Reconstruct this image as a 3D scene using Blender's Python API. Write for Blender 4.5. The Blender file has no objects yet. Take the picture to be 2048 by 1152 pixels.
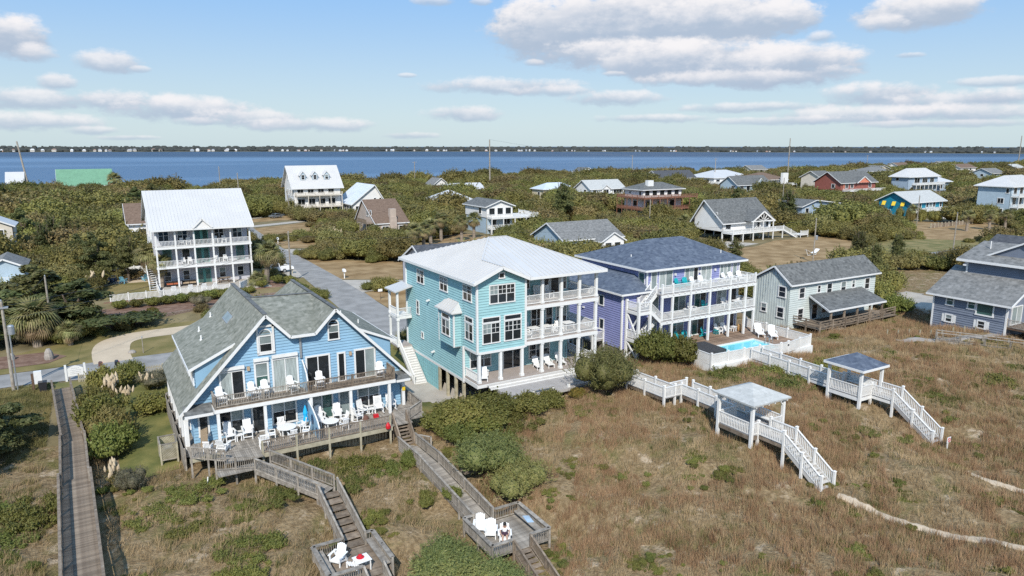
import bpy,math,random
import numpy as np
from mathutils import Vector,Matrix
R=math.radians
rnd=random.Random(7)
sc=bpy.context.scene
C=sc.collection

# ------------------------------------------------------------------ camera
cam_d=bpy.data.cameras.new('camera');cam=bpy.data.objects.new('camera',cam_d);C.objects.link(cam)
cam_d.sensor_width=36.0
cam_d.lens=36.0*1420.0/2048.0
cam_d.clip_end=20000.0
cam.location=(0,0,24.0)
PITCH=math.atan(285.0/1420.0);YAW=R(30.5)
cam.rotation_euler=(R(90)-PITCH,0,-YAW)
sc.camera=cam

# ------------------------------------------------------------------ world and sun
SUN_EL=R(41)
sun_h=Vector((-0.52,-0.855)).normalized()
to_sun=Vector((sun_h.x*math.cos(SUN_EL),sun_h.y*math.cos(SUN_EL),math.sin(SUN_EL)))
sd=bpy.data.lights.new('sun','SUN');sd.energy=4.3;sd.angle=R(0.55);sd.color=(1.0,0.95,0.87)
so=bpy.data.objects.new('sun',sd);C.objects.link(so)
so.rotation_euler=(-to_sun).to_track_quat('-Z','Y').to_euler();so.location=(0,0,80)

world=bpy.data.worlds.new('World');sc.world=world;world.use_nodes=True
wn=world.node_tree.nodes;wl=world.node_tree.links
for n in list(wn):wn.remove(n)
SKY_S=0.115
def W(t,**k):
 n=wn.new(t)
 for a,b in k.items():setattr(n,a,b)
 return n
def wset(sock,v):
 if hasattr(v,'links')or isinstance(v,bpy.types.NodeSocket):wl.new(v,sock)
 else:sock.default_value=v
def wm(op,a,b=None,c=None,clamp=False):
 n=W('ShaderNodeMath',operation=op);n.use_clamp=clamp
 wset(n.inputs[0],a)
 if b is not None:wset(n.inputs[1],b)
 if c is not None:wset(n.inputs[2],c)
 return n.outputs[0]
def wv(op,a,b=None):
 n=W('ShaderNodeVectorMath',operation=op);wset(n.inputs[0],a)
 if b is not None:wset(n.inputs[1],b)
 return n.outputs['Value']if op in('DOT_PRODUCT','LENGTH')else n.outputs['Vector']
def wmix(f,a,b):
 n=W('ShaderNodeMix',data_type='RGBA');wset(n.inputs[0],f);wset(n.inputs[6],a);wset(n.inputs[7],b)
 return n.outputs[2]
sky=W('ShaderNodeTexSky',sky_type='NISHITA',sun_disc=False)
sky.sun_elevation=SUN_EL;sky.sun_rotation=math.atan2(sun_h.x,sun_h.y)%(2*math.pi)
sky.air_density=1.0;sky.dust_density=0.6;sky.ozone_density=1.6;sky.altitude=0
tc=W('ShaderNodeTexCoord')
sep=W('ShaderNodeSeparateXYZ');wl.new(tc.outputs['Generated'],sep.inputs[0])
# azimuth (0 = the way the camera looks, growing to the right) and elevation
fx,fy=math.sin(YAW),math.cos(YAW)
fwd=wm('ADD',wm('MULTIPLY',sep.outputs[0],fx),wm('MULTIPLY',sep.outputs[1],fy))
rgt=wm('SUBTRACT',wm('MULTIPLY',sep.outputs[0],fy),wm('MULTIPLY',sep.outputs[1],fx))
az=wm('ARCTAN2',rgt,fwd)
el=wm('ARCSINE',sep.outputs[2])
ae=W('ShaderNodeCombineXYZ');wl.new(az,ae.inputs[0]);wl.new(el,ae.inputs[1])
def wnoise(scale,detail,rough,off=(0,0,0),sq=(1,1,1)):
 v=wv('ADD',wv('MULTIPLY',ae.outputs[0],sq),off)
 n=W('ShaderNodeTexNoise');n.inputs['Scale'].default_value=scale;n.inputs['Detail'].default_value=detail
 n.inputs['Roughness'].default_value=rough;wl.new(v,n.inputs['Vector'])
 return n.outputs[0]
n_big=wnoise(20,8,0.62,(3.1,0.4,0),(1,1.9,1))
n_fine=wnoise(55,5,0.6,(0.2,7.4,0),(1,1.6,1))
edge=wm('ADD',wm('MULTIPLY',n_big,0.72),wm('MULTIPLY',n_fine,0.28))
# (azimuth, elevation, half width, half height) in degrees
CLOUDS=[(1.4,9.15,2.3,1.49),(5.2,8.23,5.3,2.21),(10.5,8.83,6.5,2.31),(15.9,8.81,4.8,1.64),(19.2,8.99,2.7,1.07),(21.0,8.79,1.4,1.00),(8.7,6.81,5.9,1.08),(9.8,5.93,3.3,0.87),(14.3,5.97,5.7,1.50),(19.9,5.55,4.6,1.46),(17.5,4.82,6.8,0.71),(23.3,5.15,1.6,0.48),(28.4,8.69,3.2,1.19),(26.3,8.12,1.5,0.64),(30.4,8.83,1.7,0.86),(-33.8,6.64,1.8,1.27),(-32.7,5.81,1.2,0.68),(-28.6,5.51,1.9,0.84),(-26.7,5.15,0.7,0.27),(-31.7,4.05,1.1,0.70),(-33.3,2.97,3.4,0.70),(-28.4,2.96,2.9,0.80),(-24.1,2.49,4.4,0.97),(-19.8,1.92,3.9,0.72),(-15.5,1.45,5.2,0.59),(-23.2,1.66,2.0,0.35),(-33.2,1.45,3.7,0.64),(-30.1,0.97,1.8,0.33),(-27.8,0.51,1.9,0.21),(-8.0,0.73,2.3,0.31),(-0.9,4.46,5.8,0.71),(3.3,4.08,3.5,0.49),(7.9,3.52,3.8,0.67),(-3.7,2.38,2.7,0.72),(26.6,3.45,3.6,0.88),(31.2,2.92,4.1,0.71),(33.6,3.03,2.1,0.63),(18.0,2.74,5.1,0.43),(25.5,2.05,6.3,0.69),(31.5,2.06,4.6,0.72),(20.9,1.76,6.5,0.36),(33.5,4.06,2.6,0.37),(30.4,1.43,6.0,0.30),(1.7,6.23,0.8,0.29),(7.9,5.37,0.9,0.22),(28.2,5.98,0.9,0.23),(-5.9,10.57,1.6,0.38),(-2.4,10.58,0.9,0.31),(-8.1,5.26,0.7,0.18),(22.5,7.45,0.9,0.47),(10.7,2.00,4.5,0.38)]
K=1.0/SKY_S
hz=W('ShaderNodeMapRange',interpolation_type='SMOOTHSTEP');hz.inputs[1].default_value=0.0;hz.inputs[2].default_value=0.24;wl.new(el,hz.inputs[0])
pale=wmix(hz.outputs[0],(.50*K,.625*K,.685*K,1),(.235*K,.46*K,.80*K,1))
skyc=wmix(0.85,sky.outputs[0],pale)
col=skyc
masks=None
for(a,e,w,h)in CLOUDS:
 op=min(1.0,.5+h*.42)
 d=wv('MULTIPLY',wv('SUBTRACT',ae.outputs[0],(R(a),R(e),0)),(1/R(w),1/R(h),0))
 q=wv('DOT_PRODUCT',d,d)
 s=W('ShaderNodeSeparateXYZ');wl.new(d,s.inputs[0])
 # flat base: below the middle the field falls off faster
 q=wm('ADD',q,wm('MULTIPLY',wm('MAXIMUM',wm('MULTIPLY',s.outputs[1],-1.0),0.0),0.45))
 dens=wm('SUBTRACT',wm('MULTIPLY',edge,3.1),wm('ADD',wm('MULTIPLY',q,0.68),0.55-.45*min(1,max(0,h-.7))))
 mk=W('ShaderNodeMapRange',interpolation_type='SMOOTHSTEP');mk.inputs[1].default_value=0.0;mk.inputs[2].default_value=0.85
 wl.new(dens,mk.inputs[0])
 m=wm('MULTIPLY',mk.outputs[0],op)
 sh=W('ShaderNodeMapRange',interpolation_type='SMOOTHSTEP');sh.inputs[1].default_value=-0.55+.2*(h>1.2);sh.inputs[2].default_value=0.95+.2*(h>1.2)
 wl.new(wm('ADD',s.outputs[1],wm('MULTIPLY',wm('SUBTRACT',edge,0.5),2.6)),sh.inputs[0])
 cc=wmix(sh.outputs[0],(0.385*K,0.465*K,0.58*K,1),(0.80*K,0.785*K,0.80*K,1))
 col=wmix(m,col,cc)
# loose clouds over the rest of the sky, outside the frame as well
n_rest=W('ShaderNodeTexNoise');n_rest.inputs['Scale'].default_value=2.6;n_rest.inputs['Detail'].default_value=7
wl.new(tc.outputs['Generated'],n_rest.inputs['Vector'])
mr=W('ShaderNodeMapRange',interpolation_type='SMOOTHSTEP');mr.inputs[1].default_value=0.56;mr.inputs[2].default_value=0.72
wl.new(n_rest.outputs[0],mr.inputs[0])
up=W('ShaderNodeMapRange',interpolation_type='SMOOTHSTEP');up.inputs[1].default_value=0.25;up.inputs[2].default_value=0.36
wl.new(el,up.inputs[0])
col=wmix(wm('MULTIPLY',wm('MULTIPLY',mr.outputs[0],up.outputs[0]),0.8),col,(0.76*K,0.77*K,0.80*K,1))
bg=W('ShaderNodeBackground');bg.inputs['Strength'].default_value=SKY_S;wl.new(col,bg.inputs['Color'])
wo=W('ShaderNodeOutputWorld');wl.new(bg.outputs[0],wo.inputs['Surface'])
sc.view_settings.view_transform='Standard';sc.view_settings.look='None'
sc.view_settings.exposure=0.22;sc.view_settings.gamma=1.0;sc.view_settings.use_curve_mapping=False
sc.cycles.max_bounces=6;sc.cycles.transparent_max_bounces=6;sc.cycles.diffuse_bounces=3;sc.cycles.glossy_bounces=3
sc.cycles.use_denoising=False

# ------------------------------------------------------------------ materials
MATS={}
def mat(name,col,rough=0.7,var=0.12,scale=1.5,bump=0.0,bscale=20.0,metal=0.0,spec=0.35,col2=None,rand=0.0,stretch=None,detail=5,lo=.35,hi=.65):
 if name in MATS:return MATS[name]
 m=bpy.data.materials.new(name);m.use_nodes=True
 nt=m.node_tree;N=nt.nodes;L=nt.links
 b=N['Principled BSDF'];b.inputs['Roughness'].default_value=rough;b.inputs['Metallic'].default_value=metal
 b.inputs['Specular IOR Level'].default_value=spec
 t=N.new('ShaderNodeTexCoord');src=t.outputs['Object']
 if stretch:
  mp=N.new('ShaderNodeMapping');mp.inputs['Scale'].default_value=stretch;L.new(src,mp.inputs[0]);src=mp.outputs[0]
 no=N.new('ShaderNodeTexNoise');no.inputs['Scale'].default_value=scale;no.inputs['Detail'].default_value=detail;L.new(src,no.inputs['Vector'])
 mr=N.new('ShaderNodeMapRange');mr.inputs[1].default_value=lo;mr.inputs[2].default_value=hi;L.new(no.outputs[0],mr.inputs[0])
 mx=N.new('ShaderNodeMix');mx.data_type='RGBA';L.new(mr.outputs[0],mx.inputs[0])
 c2=col2 if col2 else tuple(min(1,c*(1+var))for c in col)
 c1=col if col2 else tuple(c*(1-var)for c in col)
 mx.inputs[6].default_value=(*c1,1);mx.inputs[7].default_value=(*c2,1)
 out=mx.outputs[2]
 if rand:
  oi=N.new('ShaderNodeObjectInfo');hs=N.new('ShaderNodeHueSaturation')
  r1=N.new('ShaderNodeMapRange');r1.inputs[3].default_value=1-rand;r1.inputs[4].default_value=1+rand
  L.new(oi.outputs['Random'],r1.inputs[0]);L.new(r1.outputs[0],hs.inputs['Value']);L.new(out,hs.inputs['Color']);out=hs.outputs[0]
 L.new(out,b.inputs['Base Color'])
 if bump:
  nb=N.new('ShaderNodeTexNoise');nb.inputs['Scale'].default_value=bscale;nb.inputs['Detail'].default_value=4;L.new(src,nb.inputs['Vector'])
  bu=N.new('ShaderNodeBump');bu.inputs['Strength'].default_value=bump;bu.inputs['Distance'].default_value=0.05
  L.new(nb.outputs[0],bu.inputs['Height']);L.new(bu.outputs[0],b.inputs['Normal'])
 MATS[name]=m
 return m
def leafmat(name,ca,cb,cc,rough=0.6,hue=0.026,val=0.3,scale=.9,fine=7.0):
 """Leaves: three colours mixed by position, a shift per plant, some light passing through."""
 m=bpy.data.materials.new(name);m.use_nodes=True
 nt=m.node_tree;N=nt.nodes;L=nt.links
 b=N['Principled BSDF'];b.inputs['Roughness'].default_value=rough;b.inputs['Specular IOR Level'].default_value=0.25
 t=N.new('ShaderNodeTexCoord')
 def noise(s):
  no=N.new('ShaderNodeTexNoise');no.inputs['Scale'].default_value=s;no.inputs['Detail'].default_value=3;L.new(t.outputs['Object'],no.inputs['Vector'])
  mr=N.new('ShaderNodeMapRange');mr.inputs[1].default_value=.36;mr.inputs[2].default_value=.64;L.new(no.outputs[0],mr.inputs[0]);return mr.outputs[0]
 def mix(f,a,c):
  x=N.new('ShaderNodeMix');x.data_type='RGBA';L.new(f,x.inputs[0])
  for s,v in((x.inputs[6],a),(x.inputs[7],c)):
   if isinstance(v,tuple):s.default_value=(*v,1)
   else:L.new(v,s)
  return x.outputs[2]
 c=mix(noise(fine),mix(noise(scale),ca,cb),cc)
 oi=N.new('ShaderNodeObjectInfo');hs=N.new('ShaderNodeHueSaturation')
 for k,(a,bb)in(('Value',(1-val,1+val)),('Hue',(.5-hue,.5+hue))):
  r1=N.new('ShaderNodeMapRange');r1.inputs[3].default_value=a;r1.inputs[4].default_value=bb
  if k=='Hue':
   mm=N.new('ShaderNodeMath');mm.operation='FRACT';m2=N.new('ShaderNodeMath');m2.operation='MULTIPLY';m2.inputs[1].default_value=7.31
   L.new(oi.outputs['Random'],m2.inputs[0]);L.new(m2.outputs[0],mm.inputs[0]);L.new(mm.outputs[0],r1.inputs[0])
  else:L.new(oi.outputs['Random'],r1.inputs[0])
  L.new(r1.outputs[0],hs.inputs[k])
 L.new(c,hs.inputs['Color']);L.new(hs.outputs[0],b.inputs['Base Color'])
 tr=N.new('ShaderNodeBsdfTranslucent');L.new(hs.outputs[0],tr.inputs['Color'])
 ms=N.new('ShaderNodeMixShader');ms.inputs[0].default_value=0.28
 L.new(b.outputs[0],ms.inputs[1]);L.new(tr.outputs[0],ms.inputs[2]);L.new(ms.outputs[0],N['Material Output'].inputs['Surface'])
 MATS[name]=m
 return m
def shingle(name,c1,c2,c3):
 """Asphalt shingles: speckled tabs with faint courses running level."""
 m=bpy.data.materials.new(name);m.use_nodes=True
 nt=m.node_tree;N=nt.nodes;L=nt.links
 b=N['Principled BSDF'];b.inputs['Roughness'].default_value=0.9;b.inputs['Specular IOR Level'].default_value=0.2
 t=N.new('ShaderNodeTexCoord')
 mp=N.new('ShaderNodeMapping');mp.inputs['Scale'].default_value=(2.4,2.4,5.0);L.new(t.outputs['Object'],mp.inputs[0])
 vo=N.new('ShaderNodeTexVoronoi');vo.inputs['Scale'].default_value=1.0;L.new(mp.outputs[0],vo.inputs['Vector'])
 no=N.new('ShaderNodeTexNoise');no.inputs['Scale'].default_value=2.2;no.inputs['Detail'].default_value=4;L.new(t.outputs['Object'],no.inputs['Vector'])
 se=N.new('ShaderNodeSeparateColor');L.new(vo.outputs['Color'],se.inputs[0])
 def mix(f,a,c):
  x=N.new('ShaderNodeMix');x.data_type='RGBA';L.new(f,x.inputs[0])
  for s,v in((x.inputs[6],a),(x.inputs[7],c)):
   if isinstance(v,tuple):s.default_value=(*v,1)
   else:L.new(v,s)
  return x.outputs[2]
 mr=N.new('ShaderNodeMapRange');mr.inputs[1].default_value=.3;mr.inputs[2].default_value=.7;L.new(no.outputs[0],mr.inputs[0])
 c=mix(mr.outputs[0],mix(se.outputs[0],c1,c2),mix(se.outputs[1],c2,c3))
 L.new(c,b.inputs['Base Color'])
 sx=N.new('ShaderNodeSeparateXYZ');L.new(t.outputs['Object'],sx.inputs[0])
 wm_=N.new('ShaderNodeMath');wm_.operation='MULTIPLY';wm_.inputs[1].default_value=9.0;L.new(sx.outputs[2],wm_.inputs[0])
 fr=N.new('ShaderNodeMath');fr.operation='FRACT';L.new(wm_.outputs[0],fr.inputs[0])
 bu=N.new('ShaderNodeBump');bu.inputs['Strength'].default_value=.5;bu.inputs['Distance'].default_value=.03;L.new(fr.outputs[0],bu.inputs['Height']);L.new(bu.outputs[0],b.inputs['Normal'])
 MATS[name]=m
 return m
WHITE=mat('white_paint',(.70,.70,.685),.45,.04,2.0)
WHITE2=mat('white_vinyl',(.70,.69,.665),.4,.05,1.2)
TRIM=mat('white_trim',(.68,.68,.67),.5,.03,3)
METAL_W=mat('white_metal_roof',(.52,.515,.505),.38,.03,.35,spec=.5)
METAL_G=mat('grey_metal_roof',(.52,.57,.62),.4,.05,.4,spec=.5)
METAL_GREEN=mat('green_metal_roof',(.15,.30,.195),.45,.06,.5)
TEAL=mat('teal_siding',(.28,.48,.503),.6,.05,1.1)
TEAL_D=mat('teal_porch_board',(.21,.42,.45),.65,.05,1.1)
BLUE=mat('sky_blue_siding',(.225,.385,.525),.6,.06,1.0)
PURPLE=mat('violet_siding',(.225,.245,.455),.6,.06,1.0)
GREENGREY=mat('pale_green_grey_siding',(.49,.54,.525),.65,.05,1.0)
BLUEGREY=mat('slate_blue_siding',(.16,.185,.235),.65,.07,1.0)
GREYWALL=mat('pale_grey_siding',(.46,.46,.50),.65,.04,1.0)
WHITEWALL=mat('white_siding',(.70,.69,.67),.6,.04,.8)
CREAM=mat('cream_siding',(.58,.53,.45),.7,.06,.8)
TAN=mat('tan_siding',(.44,.36,.30),.75,.08,.8)
LTBLUE=mat('light_blue_siding',(.36,.45,.52),.65,.05,.7)
SLATEB=mat('dusty_blue_siding',(.30,.38,.47),.65,.05,.7)
DEEPTEAL=mat('deep_teal_siding',(.015,.20,.30),.6,.08,.7)
REDW=mat('brick_red_siding',(.25,.085,.065),.7,.1,.7)
CORAL=mat('coral_siding',(.62,.22,.14),.7,.1,.7)
YELLOW=mat('yellow_awning',(.80,.55,.05),.6,.08,.7)
CHIM=mat('cream_stucco',(.58,.52,.45),.8,.06,1.2,.2)
SH_GREY=shingle('grey_green_shingles',(.11,.12,.095),(.20,.205,.175),(.31,.31,.27))
SH_BLUE=shingle('slate_blue_shingles',(.045,.06,.09),(.09,.112,.155),(.15,.18,.225))
SH_DARK=shingle('charcoal_shingles',(.06,.063,.063),(.125,.13,.13),(.20,.205,.20))
SH_MID=shingle('mid_grey_shingles',(.10,.105,.105),(.18,.18,.175),(.27,.27,.265))
SH_BROWN=shingle('brown_shingles',(.11,.075,.055),(.165,.115,.085),(.21,.15,.115))
SH_PALE=shingle('pale_grey_shingles',(.33,.34,.33),(.42,.43,.42),(.50,.51,.50))
SH_BLACK=shingle('dark_slate_shingles',(.04,.045,.055),(.075,.08,.09),(.11,.115,.125))
GLASS=mat('dark_window_glass',(.018,.022,.026),.06,.3,.8,spec=.7)
GLASS_B=mat('window_glass_with_blind',(.20,.24,.24),.12,.25,.7,spec=.6)
GLASS_C=mat('window_glass_with_curtain',(.34,.38,.37),.15,.3,2.5,spec=.6,stretch=(6,6,.3))
GLASS_G=mat('greenish_window_glass',(.05,.11,.10),.07,.2,.6,spec=.7)
TEALDOOR=mat('sea_green_door',(.10,.30,.27),.5,.05,1)
WOOD_G=mat('weathered_grey_wood',(.19,.168,.142),.85,0,3.0,.25,30,col2=(.34,.305,.26),rand=.25)
WOOD_B=mat('weathered_brown_wood',(.15,.115,.085),.85,0,3.0,.25,30,col2=(.255,.205,.155),rand=.25)
WOOD_P=mat('treated_pine_post',(.30,.27,.19),.85,0,2.0,.2,25,col2=(.43,.39,.29),rand=.12)
WOOD_D=mat('dark_stained_wood',(.085,.05,.032),.75,0,3.0,.2,30,col2=(.15,.095,.06),rand=.2)
WOOD_POOL=mat('warm_brown_pool_decking',(.19,.125,.085),.8,0,2.0,.2,30,col2=(.30,.215,.155),rand=.25)
WOOD_RED=mat('red_brown_deck_wood',(.17,.075,.045),.8,0,2.0,.2,30,col2=(.27,.13,.085),rand=.15)
DECKGREY=mat('pale_grey_decking',(.36,.345,.335),.75,.06,2,.1,30,rand=.06)
PORCHFLOOR=mat('taupe_porch_floor',(.34,.295,.265),.7,.06,1.5)
TREAD=mat('tan_white_stair_tread',(.52,.50,.47),.7,.05,2)
POLEWOOD=mat('utility_pole_wood',(.22,.19,.155),.9,0,2,.2,20,col2=(.33,.30,.255),rand=.15)
CONC=mat('concrete',(.40,.365,.315),.85,.09,.7,.2,15)
CONC_W=mat('tan_concrete',(.50,.405,.29),.85,.07,.6,.2,15)
ASPH=mat('asphalt',(.215,.208,.196),.9,0,.5,.25,25,col2=(.30,.29,.275),detail=8)
DARKM=mat('dark_metal',(.03,.03,.035),.4,.1,3)
STEEL=mat('galvanised_steel',(.42,.44,.46),.4,.08,3,metal=.6)
PWHITE=mat('white_plastic',(.80,.80,.79),.4,.02,3)
PTEAL=mat('turquoise_plastic',(.012,.34,.38),.45,.08,3)
PNAVY=mat('navy_plastic',(.02,.045,.10),.45,.08,3)
PAQUA=mat('aqua_plastic',(.16,.38,.50),.45,.08,3)
PRED=mat('red_plastic',(.50,.015,.025),.4,.1,3)
UMB=mat('bright_blue_canvas',(.015,.36,.68),.8,.1,3)
BLACKW=mat('black_wicker',(.02,.018,.016),.7,.2,9,.3,50)
ORANGEC=mat('rust_orange_cushion',(.42,.12,.055),.85,.15,4)
TANC=mat('tan_cushion',(.42,.31,.20),.85,.1,4)
POOLW=mat('pool_water',(.16,.60,.68),.04,.08,1.5,.08,3,spec=.6)
POOLC=mat('pool_coping',(.66,.64,.60),.6,.04,2)
COVER=mat('black_pool_cover',(.045,.045,.048),.7,.1,3)
SAND=mat('pale_sand',(.50,.405,.295),.95,.08,1.5,.3,10)
STONE=mat('grey_stone',(.30,.27,.24),.9,.15,3,.6,6)
BLOCK=mat('brown_retaining_block',(.17,.125,.10),.95,0,3,.4,15,col2=(.25,.19,.155),rand=.15)
MULCH=mat('pine_straw_mulch',(.135,.075,.05),.95,0,1.2,.5,12,col2=(.22,.14,.10))
BRICK=mat('red_brick',(.24,.10,.07),.9,.12,4)
LAWN=mat('green_lawn_grass',(.09,.10,.025),.95,0,.5,.6,9,col2=(.185,.165,.05),detail=9,lo=.38,hi=.62)
LAWN_B=mat('browning_lawn_grass',(.20,.125,.052),.95,0,.3,.7,7,col2=(.34,.235,.12),detail=10)
LAWN_Y=mat('patchy_yellow_lawn',(.135,.118,.035),.95,0,.35,.6,8,col2=(.225,.175,.07),detail=9)
MEADOW=mat('rough_meadow_grass',(.12,.12,.036),.95,0,.35,.7,5,col2=(.24,.19,.08),detail=9)
HAIR=mat('dark_hair',(.012,.01,.009),.6,.1,4)
SKIN=mat('skin',(.42,.26,.19),.6,.05,4)
SHIRT=mat('white_cotton',(.80,.80,.82),.85,.03,4)
SHORTS=mat('dark_plum_cloth',(.06,.03,.05),.85,.1,4)
SIGNY=mat('yellow_sign',(.70,.48,.03),.5,.05,2)
CARW=mat('white_car_paint',(.78,.78,.78),.2,.01,2,spec=.6)
CARG=mat('silver_grey_car_paint',(.22,.25,.28),.25,.02,2,spec=.6,metal=.4)
RUBBER=mat('black_rubber',(.02,.02,.02),.8,.1,4)
BARK=mat('grey_brown_bark',(.13,.10,.075),.95,.2,3,.5,8)
PALMB=mat('palm_trunk_bark',(.25,.205,.16),.95,.2,5,.6,6)
BARREL=mat('oak_barrel_wood',(.48,.28,.12),.7,.12,4)

# ------------------------------------------------------------------ mesh helpers
ROOT={}
class MB:
 def __init__(s,weld=False):s.v=[];s.f=[];s.d={}if weld else None
 def vi(s,p):
  if s.d is None:s.v.append(tuple(p));return len(s.v)-1
  k=(round(p[0],3),round(p[1],3),round(p[2],3))
  if k not in s.d:s.d[k]=len(s.v);s.v.append(tuple(p))
  return s.d[k]
 def poly(s,pts):s.f.append(tuple(s.vi(p)for p in pts));return s
 def hexa(s,b,t):
  n=len(b);i=[s.vi(p)for p in b];j=[s.vi(p)for p in t]
  s.f.append(tuple(reversed(i)));s.f.append(tuple(j))
  for k in range(n):s.f.append((i[k],i[(k+1)%n],j[(k+1)%n],j[k]))
  return s
 def box(s,x0,y0,z0,x1,y1,z1):
  return s.hexa([(x0,y0,z0),(x1,y0,z0),(x1,y1,z0),(x0,y1,z0)],[(x0,y0,z1),(x1,y0,z1),(x1,y1,z1),(x0,y1,z1)])
 def cbox(s,c,d):return s.box(c[0]-d[0]/2,c[1]-d[1]/2,c[2]-d[2]/2,c[0]+d[0]/2,c[1]+d[1]/2,c[2]+d[2]/2)
 def slab(s,pts,t):return s.hexa([(p[0],p[1],p[2]-t)for p in pts],pts)
 def ext(s,pts,v):return s.hexa(pts,[(p[0]+v[0],p[1]+v[1],p[2]+v[2])for p in pts])
 def bar(s,p,q,w,h,up=(0,0,1)):
  p=Vector(p);q=Vector(q);d=(q-p).normalized();u=Vector(up)
  a=d.cross(u)
  if a.length<1e-4:a=d.cross(Vector((0,1,0)))
  a.normalize();b=a.cross(d).normalized()
  o=[a*sx*w/2+b*sz*h/2 for sx,sz in((-1,-1),(1,-1),(1,1),(-1,1))]
  return s.hexa([p+k for k in o],[q+k for k in o])
 def tube(s,p,q,r0,r1=None,n=8):
  r1=r0 if r1 is None else r1
  p=Vector(p);q=Vector(q);d=(q-p).normalized()
  a=d.orthogonal().normalized();b=d.cross(a)
  c=[(math.cos(2*math.pi*k/n),math.sin(2*math.pi*k/n))for k in range(n)]
  return s.hexa([p+(a*x+b*y)*r0 for x,y in c],[q+(a*x+b*y)*r1 for x,y in c])
 def lathe(s,prof,n=14,c=(0,0,0)):
  rings=[]
  for r,z in prof:rings.append([s.vi((c[0]+r*math.cos(2*math.pi*k/n),c[1]+r*math.sin(2*math.pi*k/n),c[2]+z))for k in range(n)])
  for a,b in zip(rings,rings[1:]):
   for k in range(n):s.f.append((a[k],a[(k+1)%n],b[(k+1)%n],b[k]))
  s.f.append(tuple(reversed(rings[0])));s.f.append(tuple(rings[-1]))
  return s
 def mesh(s,name,m,off=(0,0,0),smooth=False):
  me=bpy.data.meshes.new(name)
  me.from_pydata([(a-off[0],b-off[1],c-off[2])for a,b,c in s.v],[],s.f)
  if m:me.materials.append(m)
  if smooth:me.polygons.foreach_set('use_smooth',[True]*len(me.polygons))
  return me
def link(name,me,par=None,kind=None,label=None):
 o=bpy.data.objects.new(name,me);C.objects.link(o)
 if par is not None:o.parent=par;ROOT[o.name]=ROOT[par.name]
 if kind:o['kind']=kind
 if label:o['label']=label
 return o
def part(name,mb,m,par,kind=None,label=None,smooth=False):
 return link(name,mb.mesh(name,m,ROOT[par.name],smooth),par,kind,label)
def thing(name,label,cat,loc=(0,0,0),group=None,local=False,rz=0):
 o=bpy.data.objects.new(name,None);C.objects.link(o);o.empty_display_size=.3
 o.location=loc;o.rotation_euler=(0,0,rz);o['label']=label;o['category']=cat
 if group:o['group']=group
 ROOT[o.name]=(0,0,0)if local else tuple(loc)
 return o
def solo(name,mb,m,label,cat,loc=(0,0,0),group=None,smooth=False,kind=None):
 """A thing that is one mesh, its origin at loc."""
 o=link(name,mb.mesh(name,m,loc,smooth));o.location=loc
 if label:o['label']=label
 if cat:o['category']=cat
 if group:o['group']=group
 if kind:o['kind']=kind
 ROOT[o.name]=tuple(loc)
 return o
def structure(name,mb,m,smooth=False):
 o=link(name,mb.mesh(name,m,(0,0,0),smooth));o['kind']='structure';return o
def piece(name,me,par,loc,rot=(0,0,0),scale=None):
 o=bpy.data.objects.new(name,me);C.objects.link(o);o.parent=par
 r=ROOT[par.name];o.location=(loc[0]-r[0],loc[1]-r[1],loc[2]-r[2]);o.rotation_euler=rot
 if scale:o.scale=scale
 return o
def dup(root,loc,rz=0,label=None,scale=1.0,group=None):
 r=root.copy();C.objects.link(r);r.location=loc;r.rotation_euler=(0,0,rz)
 r.scale=(scale,scale,scale)if isinstance(scale,(int,float))else scale
 if label:r['label']=label
 if group:r['group']=group
 for ch in root.children:
  c=ch.copy();C.objects.link(c);c.parent=r
  for g in ch.children:
   d=g.copy();C.objects.link(d);d.parent=c
 return r
def join(name,plist,m,par,kind=None):
 mb=MB()
 for b in plist:mb.box(*b)
 return part(name,mb,m,par,kind)

# walls: a frame is (ox, oy, ux, uy, nx, ny): origin, direction along the wall, outward normal
def front(y):return(0,y,1,0,0,-1)
def leftf(x):return(x,0,0,1,-1,0)
def fp(fr,s,z,d=0.0):return(fr[0]+fr[2]*s+fr[4]*d,fr[1]+fr[3]*s+fr[5]*d,z)
def srange(poly,z):
 xs=[]
 n=len(poly)
 for i in range(n):
  (s0,z0),(s1,z1)=poly[i],poly[(i+1)%n]
  if abs(z1-z0)<1e-9:
   if abs(z-z0)<1e-6:xs+=[s0,s1]
  elif min(z0,z1)-1e-9<=z<=max(z0,z1)+1e-9:xs.append(s0+(s1-s0)*(z-z0)/(z1-z0))
 return(min(xs),max(xs))if xs else None
def siding(par,m,fr,poly,h=.2,lap=.03,name='wall',extra=()):
 if h<.3:h*=1.25;lap=.055
 """Lapped boards, one over the other, over a convex outline of (s, z)."""
 mb=MB(True)
 for pl in(poly,)+tuple(extra):
  z0=min(p[1]for p in pl);z1=max(p[1]for p in pl);z=z0;prev=None
  while z<z1-.004:
   t=min(z+h,z1);a=srange(pl,z+1e-5);b=srange(pl,t-1e-5)
   if a is None or b is None:break
   if prev:mb.poly([fp(fr,a[0],z,0),fp(fr,a[1],z,0),fp(fr,a[1],z,lap),fp(fr,a[0],z,lap)])
   mb.poly([fp(fr,a[0],z,lap),fp(fr,a[1],z,lap),fp(fr,b[1],t,0),fp(fr,b[0],t,0)])
   prev=1;z=t
  mb.poly([fp(fr,s,zz,-.05)for s,zz in pl])
 return part(name,mb,m,par)
def flatwall(par,m,fr,poly,name='wall',t=.12):
 mb=MB();mb.ext([fp(fr,s,z,0)for s,z in poly],(-fr[4]*t,-fr[5]*t,0))
 return part(name,mb,m,par)
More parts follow.
